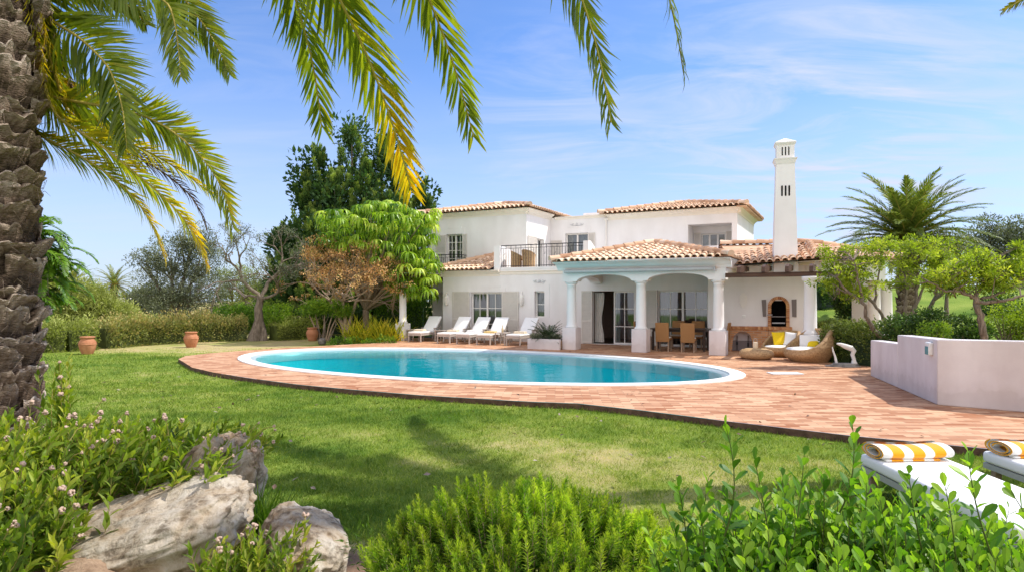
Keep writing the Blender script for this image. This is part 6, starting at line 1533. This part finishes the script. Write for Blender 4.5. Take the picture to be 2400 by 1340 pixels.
b = at(2095, 812, 16.6)
lime_tree('ornamental tree with a bent trunk leaning left in front of the wing columns', (b[0], b[1], LAWN), [([(2100, 830, 16.6), (2088, 805, 16.6), (2050, 775, 16.5), (2030, 745, 16.4), (2022, 705, 16.3), (1995, 690, 16.3), (1960, 650, 16.2)], .11, .03), ([(2105, 826, 16.9), (2080, 760, 17), (2050, 715, 17), (2015, 665, 17), (1990, 640, 17)], .08, .03), ([(2022, 705, 16.3), (2010, 655, 16.2), (2000, 610, 16.1)], .05, .012), ([(2050, 715, 17), (2058, 650, 17), (2065, 590, 17)], .05, .015), ([(1995, 690, 16.3), (1950, 665, 16.2)], .035, .012)],
          [(1950, 620, 22, 30, 16), (1965, 670, 45, 22, 30), (2010, 690, 28, 18, 12), (2000, 640, 40, 22, 18), (1990, 590, 28, 18, 10), (2055, 575, 34, 16, 16), (2040, 610, 40, 20, 14), (1932, 590, 8, 16, 4), (2010, 650, 45, 30, 12)], rng, 16.6)
b = at(2110, 770, 18.5)
lime_tree('ornamental tree with forked brown trunk behind the clipped round shrub', (b[0], b[1], LAWN), [([(2100, 790, 18.5), (2118, 755, 18.5), (2140, 735, 18.5), (2150, 690, 18.5), (2150, 620, 18.5)], .13, .04), ([(2125, 755, 18.5), (2122, 700, 18.5), (2120, 640, 18.5)], .09, .035), ([(2145, 720, 18.5), (2170, 660, 18.5), (2200, 620, 18.5)], .06, .02)],
          [(2110, 575, 50, 20, 26), (2170, 580, 50, 24, 30), (2140, 620, 60, 30, 34), (2200, 610, 45, 30, 26), (2110, 660, 40, 26, 16), (2190, 660, 55, 26, 24), (2230, 640, 40, 26, 18)], rng, 18.5)
b = at(2310, 800, 15.0)
lime_tree('spreading ornamental tree with dark upright trunk behind the garden wall', (b[0], b[1], LAWN), [([(2312, 815, 15), (2305, 770, 15), (2292, 720, 15), (2288, 695, 15)], .12, .085), ([(2290, 700, 15), (2262, 685, 14.9), (2215, 682, 14.8), (2175, 660, 14.7)], .06, .02), ([(2290, 705, 15), (2320, 712, 14.8), (2365, 700, 14.6), (2410, 690, 14.5)], .07, .03), ([(2300, 700, 15), (2340, 690, 15.2), (2385, 662, 15.3), (2420, 640, 15.4)], .055, .025), ([(2288, 695, 15), (2305, 660, 15.2), (2295, 630, 15.3)], .05, .018), ([(2262, 685, 14.9), (2230, 650, 14.8), (2200, 640, 14.8)], .03, .012)],
          [(2210, 650, 45, 18, 26), (2260, 630, 50, 20, 28), (2310, 640, 50, 22, 30), (2360, 640, 45, 24, 24), (2290, 600, 45, 14, 14), (2395, 620, 30, 24, 18), (2240, 670, 40, 14, 14), (2330, 670, 45, 14, 16), (2390, 580, 20, 14, 8)], rng, 15.0)
rng = np.random.default_rng(130)
q0, q1, q2 = at(1945, 800, 18.2), at(2010, 800, 17.3), at(2075, 800, 16.6)
hedge_obj('hedge', 'dark clipped hedge behind the wicker armchairs and the white sculpture', [(q0[0], q0[1], 0), (q1[0], q1[1], 0), (q2[0], q2[1], 0)], 1.18, .9, M['hedge'], rng, dens=1000, L=.075, W=.04, t0=.45, tv=.25)
q0, q1 = at(1905, 800, 23.5), at(1985, 800, 22.5)
hedge_obj('hedge', 'square clipped hedge seen between the wing column and the pavilion', [(q0[0], q0[1], 0), (q1[0], q1[1], 0)], 1.0, 1.0, M['hedge'], rng, dens=700, L=.085, W=.045, t0=.5, tv=.22)
o = np.array([*at(1990, 740, 24.5)[:2], 0.0]); shrub('climbing_shrub', 'dense leafy climber on the left pavilion pier', o, lob([(1985, 700, 26, 45), (1995, 745, 24, 36), (1965, 655, 20, 20)], 24.5, o), rng, M['deep'], dens=2600, L=.12, W=.06, t0=.5, clr=.24, nper=36)
o = np.array([*at(2150, 790, 15.6)[:2], LAWN]); shrub('rounded_shrub', 'deep green rounded glossy shrub behind the stepped end of the garden wall', o, lob([(2115, 772, 45, 36), (2175, 762, 48, 36), (2145, 790, 60, 30)], 15.6, o), rng, M['deep'], dens=4200, L=.075, W=.042, t0=.55, tv=.22, clr=.15, nper=34)
o = np.array([*at(2185, 800, 14.6)[:2], LAWN]); shrub('rounded_shrub', 'fresh light green clipped ball shrub just behind the garden wall', o, lob([(2190, 782, 34, 26)], 14.6, o), rng, M['bright'], dens=6500, L=.06, W=.032, t0=.55, clr=.12, nper=34)
o = np.array([*at(2260, 790, 16.4)[:2], LAWN]); shrub('rounded_shrub', 'dark leafy shrub left of the dark upright trunk', o, lob([(2250, 775, 36, 34), (2285, 785, 30, 28)], 16.4, o), rng, M['deep'], dens=4200, L=.075, W=.042, t0=.5, clr=.15, nper=34)
o = np.array([*at(2370, 780, 16.6)[:2], LAWN]); shrub('twiggy_shrub', 'olive green twiggy shrub at the right edge behind the garden wall', o, lob([(2350, 760, 42, 42), (2395, 740, 40, 40), (2385, 780, 50, 34)], 16.6, o), rng, M['lime'], dens=2200, L=.07, W=.035, t0=.3, clr=.2, nper=34, stems=16)
q0, q1 = at(1905, 690, 36), at(1960, 690, 37); hedge_obj('hedge', 'far dark hedge at the top of the background lawn', [(q0[0], q0[1], float(gz(q0[0], q0[1]))), (q1[0], q1[1], float(gz(q1[0], q1[1])))], 1.3, 1.2, M['deep'], rng, dens=260, L=.16, W=.09, t0=.45)
o = np.array([*at(2345, 720, 34)[:2], float(gz(*at(2345, 720, 34)[:2]))]); shrub('rounded_shrub', 'far dark round bush on the background lawn', o, [(0, 0, .5, 1.1, 1.0, .75)], rng, M['deep'], dens=1200, L=.14, W=.07, clr=.25)
# young dark trunks on the far lawn
for k, (px, y, lab) in enumerate([(2170, 34, 'dark leaning tree on the background lawn, left one'), (2215, 33, 'dark leaning tree on the background lawn, right one')]):
    q = at(px, 745, y); z = float(gz(q[0], q[1])); tubes = []; tips = []; rr_g = np.random.default_rng(200 + k); grow(np.array([0, 0, -.1]), np.array([.35 - .5 * k, 0, 1.]), 1.2, .13, 3, rr_g, tubes, tips, spread=.7, lr=.8); tm = MB(); limbs(tm, tubes); cm = MB(); blobs(cm, [t[0] for t in tips], .5, 60, .14, .06, rr_g, t0=.4)
    tree('orchard_tree', lab, 'tree', (q[0], q[1], z), tm, M['bark'], cm, M['lime'], 'trees on the background lawn')

# ---- foreground: boulders, raised bed, shrubs -------------------------------------------
def boulder(lab, loc, size, seed, rot=(0, 0, 0), amp=.28, pw=.70, sub=6, freq=1.3, strata=.02):
    bm = bmesh.new(); bmesh.ops.create_icosphere(bm, subdivisions=sub, radius=1); v = np.array([list(q.co) for q in bm.verts]); f = [[q.index for q in p.verts] for p in bm.faces]; bm.free()
    v = np.sign(v) * np.abs(v) ** pw; n = fbm3(v * freq + seed * 3.7, seed, 3) - .47; n2 = 1 - np.abs(fbm3(v * 3.1 + seed, seed + 9, 4) - .47) * 2.4; n3 = fbm3(v * 9 + seed, seed + 5, 3) - .47
    v = v * (1 + amp * 2 * n + .16 * (n2 - .8) + .07 * n3)[:, None]; v = v * np.array(size)
    m = MB(); m.add(v, f); o = m.build('boulder', M['limestone'], None, True); o.location = [float(q) for q in loc]; o.rotation_euler = rot; return tag(o, lab, 'rock', 'boulders edging the raised bed')


b1 = at(262, 1222, 4.1); boulder('broad flat topped limestone ledge in the left foreground, largest of the rocks', (b1[0], b1[1], .13), (.86, .42, .23), 3, (R(12), R(-17), R(12)), amp=.12, pw=.6)
b2 = at(505, 1100, 4.9); boulder('upright grey limestone boulder standing behind the broad ledge', (b2[0], b2[1], .22), (.19, .42, .50), 8, (R(-8), R(16), R(-20)), amp=.16)
b3 = at(708, 1240, 4.3); boulder('lower flat limestone boulder at the edge of the lawn, right of the bed', (b3[0], b3[1], .03), (.28, .46, .26), 12, (R(6), R(15), R(24)), amp=.16)
b4 = at(430, 1300, 4.05); boulder('rough brown stone underneath the broad ledge at the bottom of the picture', (b4[0], b4[1], -.12), (.46, .27, .22), 17, (0, R(-6), R(8)), amp=.2)
b5 = at(110, 1330, 3.7); boulder('partly buried stone at the lower left below the flowering shrub', (b5[0], b5[1], -.05), (.55, .32, .26), 21, (0, 0, R(15)), amp=.2)
# mound of earth behind the boulders
xx = np.linspace(-6.6, -1.9, 48); yy = np.linspace(3.2, 8.4, 48); XX, YY = np.meshgrid(xx, yy); edge = np.clip((-2.05 - .22 * (YY - 4.2) - XX) / .5, 0, 1)
ZZ = LAWN - .05 + (.34 + .10 * fbm(XX * 2, YY * 2, 3)) * smooth(edge) * smooth((8.3 - YY) / 1.4) * smooth((YY - 3.2) / .5 + .2); m = MB(); m.grid(np.stack([XX, YY, ZZ], -1)); tag(m.build('flower_bed', M['soil'], smooth=True), 'raised earth bed behind the boulders', kind='structure')


def shoots(cm, sm, base, tops, rng, nl, L, W, T, t0=.5, tv=.2, ang=.7, r=.004, start=.1, updir=.5, tipt=.15, whorl=1, bend=.06):
    for b_, tpt in zip(base, tops):
        b_ = np.asarray(b_, float); tpt = np.asarray(tpt, float); mid_ = (b_ + tpt) / 2 + rng.normal(size=3) * bend
        s = np.linspace(0, 1, 9)[:, None]; Q = b_ * (1 - s) ** 2 + mid_ * 2 * s * (1 - s) + tpt * s ** 2
        sm.tube(Q, np.linspace(r, r * .35, 9), 4, cap=False); n = nl * whorl; f = np.repeat(np.linspace(start, 1, nl), whorl) + rng.normal(size=n) * .01; f = np.clip(f, 0, 1)
        P = np.stack([np.interp(f, s[:, 0], Q[:, k]) for k in range(3)], -1); Tn = norm(np.gradient(Q, axis=0)); Td = norm(np.stack([np.interp(f, s[:, 0], Tn[:, k]) for k in range(3)], -1))
        a = np.arange(n) * 2.4 + rng.random() * 6 + rng.normal(size=n) * .25; e1 = norm(np.cross(Td, np.array([.3, .2, 1.]) + 0 * Td)); e2 = np.cross(Td, e1); rad = np.cos(a)[:, None] * e1 + np.sin(a)[:, None] * e2
        an = ang * (1.25 - .75 * f ** 2) + rng.normal(size=n) * .12; D = np.cos(an)[:, None] * Td + np.sin(an)[:, None] * rad; N = norm(np.cross(np.cross(D, Td), D) + 1e-6) + .25 * rv(n, rng)
        t = t0 + tv * rng.normal() * .6 + tv * rng.normal(size=n) * .5 + tipt * (f - .5)
        cm.scatter(T, P, D, N, L * rng.uniform(.7, 1.15, n) * (1 - .45 * f ** 4), W * rng.uniform(.8, 1.15, n) * (1 - .4 * f ** 4), np.clip(t, 0, 1))


# feathery rosemary-like bush, bottom centre: a rounded mound of upright plumes
rng = np.random.default_rng(140); o = np.array([.14, 3.72, LAWN]); cm = MB(); sm = MB(); B_ = []; T_ = []
for i in range(760):
    a = rng.random() * 6.283; q = math.sqrt(rng.random()); x, y = q * math.cos(a) * .98, q * math.sin(a) * .60
    h = (.61 * math.sqrt(max(0, 1 - (.92 * q) ** 2.2)) + .14) * (1 - .14 * max(0, x)) * (.86 + .34 * float(fbm(x * 3.3 + 9, y * 3.3 + 4, 31, 3))) * rng.uniform(.84, 1.04)
    ln = rng.uniform(.16, .30); B_.append((x * .95, y * .95, max(.02, h - ln))); T_.append((x * 1.04 + rng.normal() * .025, y * 1.04 + rng.normal() * .02, h))
shoots(cm, sm, B_, T_, rng, 24, .054, .0095, LEAF, t0=.54, tv=.28, ang=.92, r=.003, start=.02, whorl=4, tipt=.6, bend=.015)
for i in range(60):
    a = rng.random() * 6.283; q = rng.random() ** .5; sm.tube([(rng.normal() * .08, rng.normal() * .06, -.03), (.4 * q * math.cos(a), .25 * q * math.sin(a), .2), (.8 * q * math.cos(a), .48 * q * math.sin(a), .5 * (1.1 - q * .7))], [.012, .008, .004], 5, cap=False)
blobs(cm, np.c_[rng.normal(size=110) * .42, rng.normal(size=110) * .24, rng.uniform(.05, .42, 110)], .14, 70, .045, .009, rng, t0=.10, tv=.10)
e = empty('feathery_shrub', o, 0, 'feathery needle leaved green shrub at the bottom centre of the picture', 'shrub'); sm.build('stem', M['bark_pale'], e); cm.build('foliage', M['rosemary'], e)

# glossy broad leaved shrub, bottom right
rng = np.random.default_rng(150); o = np.array([1.42, 2.35, LAWN]); cm = MB(); sm = MB(); B_ = []; T_ = []
for i in range(900):
    x = rng.uniform(-.80, 1.2); y = rng.uniform(-.5, .6); top = np.interp(x, [-.9, -.6, -.2, .2, .6, 1.2], [.84, .98, 1.05, 1.03, .94, .90]); h = top * rng.uniform(.70, 1.0) + .05 * y
    B_.append((x * .8, y * .8, h * rng.uniform(.2, .55))); T_.append((x + rng.normal() * .05, y + rng.normal() * .04, h))
for px, py, y in ((1702, 1000, 2.5), (1590, 1140, 2.5), (1660, 1120, 2.55), (1770, 1080, 2.5), (1885, 1066, 2.5), (1998, 995, 2.6), (2270, 1060, 2.3), (2030, 1110, 2.55), (2370, 1150, 2.3), (1930, 1120, 2.6), (2130, 1110, 2.5), (2215, 1140, 2.4), (1640, 1180, 2.5), (1840, 1140, 2.6)):
    q = at(px, py, y) - o; B_.append((q[0] + rng.normal() * .05 + .03, q[1] + .02, q[2] - rng.uniform(.35, .5))); T_.append(q)
shoots(cm, sm, B_, T_, rng, 17, .092, .043, LEAFB, t0=.52, tv=.3, ang=.85, r=.0042, start=.05, tipt=.28, bend=.035)
blobs(cm, np.c_[rng.uniform(-.75, 1.1, 90), rng.uniform(-.2, .5, 90), rng.uniform(.3, .75, 90)], .13, 22, .06, .03, rng, t0=.12, tv=.1, T=LEAFB)
for i in range(24):
    x = rng.uniform(-.6, .9); sm.tube([(x * .4, .1, -.05), (x * .7, .1, .3), (x, .1, .6)], [.014, .01, .006], 5, cap=False)
e = empty('glossy_shrub', o, 0, 'glossy broad leaved green shrub filling the bottom right corner', 'shrub'); sm.build('stem', plain('green_stem', (.10, .13, .03), .7, .2), e); cm.build('foliage', M['glossy'], e)

# flowering shrub on the raised bed, left
rng = np.random.default_rng(160)


def flowering(lab, o, n, xr, yr, hfun, heads, rng, Lf=.085, lean=(.22, -.05), nl=15):
    o = np.array(o, float); cm = MB(); sm = MB(); hd = MB(); B_ = []; T_ = []
    for i in range(n):
        x = rng.uniform(*xr); y = rng.uniform(*yr); h = hfun(x, y) * rng.uniform(.6, 1.05); g = h * rng.uniform(.1, .5)
        B_.append((x, y, g)); T_.append((x + lean[0] * rng.uniform(.2, 1.4) + rng.normal() * .08, y + lean[1] * rng.uniform(.2, 1.4) + rng.normal() * .06, h))
    shoots(cm, sm, B_, T_, rng, nl, Lf, Lf * .30, LANCE, t0=.45, tv=.26, ang=.62, r=.004, start=.05, tipt=.2, bend=.05)
    T_ = np.array(T_); w_ = rng.choice(len(T_), heads, replace=len(T_) < heads); P = T_[w_] + np.c_[rng.normal(size=heads) * .04 + .05, rng.normal(size=heads) * .04, rng.uniform(.02, .10, heads)]
    for a, c in zip(T_[w_], P):
        sm.tube([a - (.0, 0, .05), (a + c) / 2, c], [.003, .0025, .002], 4, cap=False)
    r = .016
    for _ in range(14):
        d = rv(1, rng)[0] * r * .8; hd.lathe([(0, -r * .55), (r * .5, -.2 * r), (r * .5, .25 * r), (0, r * .6)], 6, tuple(d))
    e = empty('flowering_shrub', o, 0, lab, 'shrub', 'flowering shrubs around the boulders'); sm.build('stem', plain('straw_stem', (.34, .28, .09), .8, .15, var=.2), e); cm.build('foliage', M['lantana'], e); h0 = hd.build('flower_head', M['seed'], e, True)
    for k, c in enumerate(P):
        h_ = h0 if k == 0 else h0.copy()
        if k: COL.objects.link(h_); h_.parent = e
        h_.location = [float(q) for q in c]; h_.rotation_euler = rng.random(3) * 6; h_.scale = [rng.uniform(.6, 1.25)] * 3
    return e


flowering('sprawling flowering shrub with pinkish dry heads on the raised bed under the big palm', (-2.95, 4.85, .12), 330, (-1.25, .78), (-.55, .75), lambda x, y: .62 - .10 * max(0, x) + .12 * (y < .2) - .1 * max(0, y - .3), 88, rng, Lf=.135)
flowering('flowering shrub spilling over the broad boulder at the lower left corner', (-2.72, 3.55, .0), 190, (-.75, .12), (-.35, .45), lambda x, y: .72 - .25 * max(0, x + .1), 40, rng, Lf=.13, lean=(.16, -.1))
q = at(575, 1290, 3.75); flowering('small flowering sprig between the two boulders at the bottom of the picture', (q[0], q[1], LAWN), 64, (-.28, .24), (-.18, .2), lambda x, y: .50 - .28 * abs(x), 12, rng, Lf=.10, lean=(.05, 0), nl=13)
q = at(150, 900, 5.2); flowering('tall single sprig with orange tipped leaves rising in front of the palm trunk', (q[0] - .02, q[1], .35), 12, (-.06, .06), (-.05, .05), lambda x, y: .88, 5, rng, Lf=.12, lean=(.0, 0))
# blade grass tuft beside the upright boulder
rng = np.random.default_rng(170); q = at(600, 1165, 4.85); o = np.array([q[0], q[1], LAWN]); m = MB(); n = 240; a = rng.random(n) * 6.283; el = rng.uniform(.7, 1.45, n); D = np.c_[np.cos(a) * np.cos(el), np.sin(a) * np.cos(el), np.sin(el)]
m.scatter(STRIP, rng.normal(size=(n, 3)) * (.06, .07, 0), D, rv(n, rng) + (0, 0, .6), rng.uniform(.25, .52, n), .013, np.clip(.4 + .2 * rng.normal(size=n), 0, 1)); e = empty('grass_tuft', o, 0, 'tuft of long dark green blades beside the upright boulder', 'grass tuft'); m.build('blades', M['bright'], e)
# dried twigs and leaves under the shrubs
n = 240; x = rng.uniform(-3.6, -1.0, n); y = rng.uniform(3.6, 5.2, n); m = MB(); D = rv(n, rng); D[:, 2] *= .2

# ================================================================== CAMERA, SKY, SUN
cam = bpy.data.cameras.new('camera'); co = bpy.data.objects.new('camera', cam); COL.objects.link(co); co.location = (0, 0, CZ); co.rotation_euler = (R(90), 0, 0)
cam.sensor_width = 36; cam.lens = 36 * F / 2400; cam.shift_y = 30 / 2400; cam.clip_start = .05; cam.clip_end = 5000; SC.camera = co
AZ, EL = R(80), R(53)
sun = bpy.data.lights.new('sun', 'SUN'); sun.energy = 5.0; sun.angle = R(.53); sun.color = (1, .955, .88); so_ = bpy.data.objects.new('sun', sun); COL.objects.link(so_)
sd = Vector((math.sin(AZ) * math.cos(EL), math.cos(AZ) * math.cos(EL), math.sin(EL))); so_.rotation_euler = sd.to_track_quat('Z', 'Y').to_euler(); so_.location = sd * 60
W_ = bpy.data.worlds.new('World'); SC.world = W_; W_.use_nodes = True; T = W_.node_tree; N = T.nodes; L = T.links; N.clear()
sky = N.new('ShaderNodeTexSky'); sky.sky_type = 'NISHITA'; sky.sun_disc = False; sky.sun_elevation = EL; sky.sun_rotation = AZ; sky.air_density = 1.0; sky.dust_density = .6; sky.ozone_density = 1.6; sky.altitude = 50
tint_ = N.new('ShaderNodeMix'); tint_.data_type = 'RGBA'; tint_.blend_type = 'MULTIPLY'; tint_.inputs[0].default_value = 1; tint_.inputs[7].default_value = (.80, 1.07, 1.50, 1); L.new(sky.outputs[0], tint_.inputs[6])
bg = N.new('ShaderNodeBackground'); bg.inputs[1].default_value = .15; L.new(tint_.outputs[2], bg.inputs[0])
tc = N.new('ShaderNodeTexCoord'); sx = N.new('ShaderNodeSeparateXYZ'); L.new(tc.outputs['Generated'], sx.inputs[0])
zz = N.new('ShaderNodeMath'); zz.operation = 'ADD'; zz.inputs[1].default_value = .12; L.new(sx.outputs[2], zz.inputs[0])
zm = N.new('ShaderNodeMath'); zm.operation = 'MAXIMUM'; zm.inputs[1].default_value = .03; L.new(zz.outputs[0], zm.inputs[0])
dx = N.new('ShaderNodeMath'); dx.operation = 'DIVIDE'; L.new(sx.outputs[0], dx.inputs[0]); L.new(zm.outputs[0], dx.inputs[1])
dy = N.new('ShaderNodeMath'); dy.operation = 'DIVIDE'; L.new(sx.outputs[1], dy.inputs[0]); L.new(zm.outputs[0], dy.inputs[1])
cb = N.new('ShaderNodeCombineXYZ'); L.new(dx.outputs[0], cb.inputs[0]); L.new(dy.outputs[0], cb.inputs[1])
mp = N.new('ShaderNodeMapping'); mp.inputs['Rotation'].default_value = (0, 0, R(-18)); mp.inputs['Scale'].default_value = (.55, 1.25, 1); mp.inputs['Location'].default_value = (3.1, 1.7, 0); L.new(cb.outputs[0], mp.inputs[0])
n1 = N.new('ShaderNodeTexNoise'); n1.inputs['Scale'].default_value = 1.1; n1.inputs['Detail'].default_value = 9; n1.inputs['Roughness'].default_value = .58; n1.inputs['Distortion'].default_value = .9; L.new(mp.outputs[0], n1.inputs[0])
n2 = N.new('ShaderNodeTexNoise'); n2.inputs['Scale'].default_value = .42; n2.inputs['Detail'].default_value = 3; L.new(mp.outputs[0], n2.inputs[0])
ml = N.new('ShaderNodeMath'); ml.operation = 'MULTIPLY'; L.new(n1.outputs[0], ml.inputs[0]); L.new(n2.outputs[0], ml.inputs[1])
cr = ramp(N, [(.20, (0, 0, 0)), (.28, (.30, .30, .30)), (.38, (.95, .95, .95))]); L.new(ml.outputs[0], cr.inputs[0])
# one larger cirrus veil to the right, streaked by stretched noise
def blob_dir(d, k0, k1):
    vm = N.new('ShaderNodeVectorMath'); vm.operation = 'DOT_PRODUCT'; nn = N.new('ShaderNodeVectorMath'); nn.operation = 'NORMALIZE'; L.new(tc.outputs['Generated'], nn.inputs[0]); L.new(nn.outputs[0], vm.inputs[0]); vm.inputs[1].default_value = Vector(d).normalized()
    q = N.new('ShaderNodeMapRange'); q.interpolation_type = 'SMOOTHSTEP'; q.inputs[1].default_value = k0; q.inputs[2].default_value = k1; L.new(vm.outputs['Value'], q.inputs[0]); return q.outputs[0]


def mth(op, a, b_):
    q = N.new('ShaderNodeMath'); q.operation = op
    for i_, x_ in enumerate((a, b_)):
        if isinstance(x_, (int, float)): q.inputs[i_].default_value = x_
        else: L.new(x_, q.inputs[i_])
    return q.outputs[0]


mp3 = N.new('ShaderNodeMapping'); mp3.inputs['Rotation'].default_value = (0, 0, R(24)); mp3.inputs['Scale'].default_value = (1.0, 2.3, 1); L.new(cb.outputs[0], mp3.inputs[0])
n3 = N.new('ShaderNodeTexNoise'); n3.inputs['Scale'].default_value = 1.25; n3.inputs['Detail'].default_value = 10; n3.inputs['Roughness'].default_value = .6; n3.inputs['Distortion'].default_value = 1.3; L.new(mp3.outputs[0], n3.inputs[0])
veil = ramp(N, [(.42, (0, 0, 0)), (.74, (.9, .9, .9))]); L.new(n3.outputs[0], veil.inputs[0])
w1 = blob_dir((.46, 1, .31), .955, 1.0); w2 = blob_dir((.72, 1, .33), .955, 1.0); w3 = blob_dir((.06, 1, .30), .985, 1.0); w4 = blob_dir((-.48, 1, .38), .97, 1.0)
ws = mth('ADD', mth('ADD', mth('MULTIPLY', w1, .8), mth('MULTIPLY', w2, .22)), mth('ADD', mth('MULTIPLY', w3, .6), mth('MULTIPLY', w4, .2)))
cv_ = mth('MULTIPLY', veil.outputs[0], ws)
# haze whitens the sky towards the horizon
hz = N.new('ShaderNodeMapRange'); hz.inputs[1].default_value = 0; hz.inputs[2].default_value = .40; hz.inputs[3].default_value = .60; hz.inputs[4].default_value = .0; hz.interpolation_type = 'SMOOTHSTEP'; L.new(sx.outputs[2], hz.inputs[0])
m0 = mth('ADD', mth('MULTIPLY', cr.outputs[0], .16), cv_)
mxm = N.new('ShaderNodeMath'); mxm.operation = 'ADD'; mxm.use_clamp = True; L.new(m0, mxm.inputs[0]); L.new(hz.outputs[0], mxm.inputs[1])
# bright cloud bank added behind the viewer to fill-light the shaded facades
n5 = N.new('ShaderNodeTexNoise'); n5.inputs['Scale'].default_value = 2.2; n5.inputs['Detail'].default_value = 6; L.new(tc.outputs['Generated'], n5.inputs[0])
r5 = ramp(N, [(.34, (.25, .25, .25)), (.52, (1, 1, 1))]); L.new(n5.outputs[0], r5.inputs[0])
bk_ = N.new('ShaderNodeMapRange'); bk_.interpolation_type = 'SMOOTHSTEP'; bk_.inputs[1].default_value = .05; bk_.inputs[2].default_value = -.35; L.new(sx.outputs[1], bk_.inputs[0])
cum = mth('MULTIPLY', r5.outputs[0], bk_.outputs[0])  # mask of the added fill clouds
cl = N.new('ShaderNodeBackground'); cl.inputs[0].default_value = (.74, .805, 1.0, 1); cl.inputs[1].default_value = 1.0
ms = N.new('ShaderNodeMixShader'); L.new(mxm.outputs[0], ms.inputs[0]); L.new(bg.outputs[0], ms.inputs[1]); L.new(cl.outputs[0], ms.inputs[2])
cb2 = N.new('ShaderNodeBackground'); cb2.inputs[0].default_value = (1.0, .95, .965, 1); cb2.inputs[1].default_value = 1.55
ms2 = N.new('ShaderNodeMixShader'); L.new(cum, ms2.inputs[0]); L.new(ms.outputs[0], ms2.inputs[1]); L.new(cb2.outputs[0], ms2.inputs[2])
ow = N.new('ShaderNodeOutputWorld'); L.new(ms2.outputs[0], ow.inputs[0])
SC.view_settings.view_transform = 'Standard'; SC.view_settings.look = 'None'; SC.view_settings.exposure = 0; SC.view_settings.gamma = 1
SC.render.engine = 'CYCLES'; SC.cycles.max_bounces = 8; SC.cycles.diffuse_bounces = 4; SC.cycles.transparent_max_bounces = 12; SC.cycles.transmission_bounces = 4; SC.cycles.caustics_reflective = False; SC.cycles.caustics_refractive = False
SC.cycles.use_denoising = True; SC.cycles.sample_clamp_indirect = 8
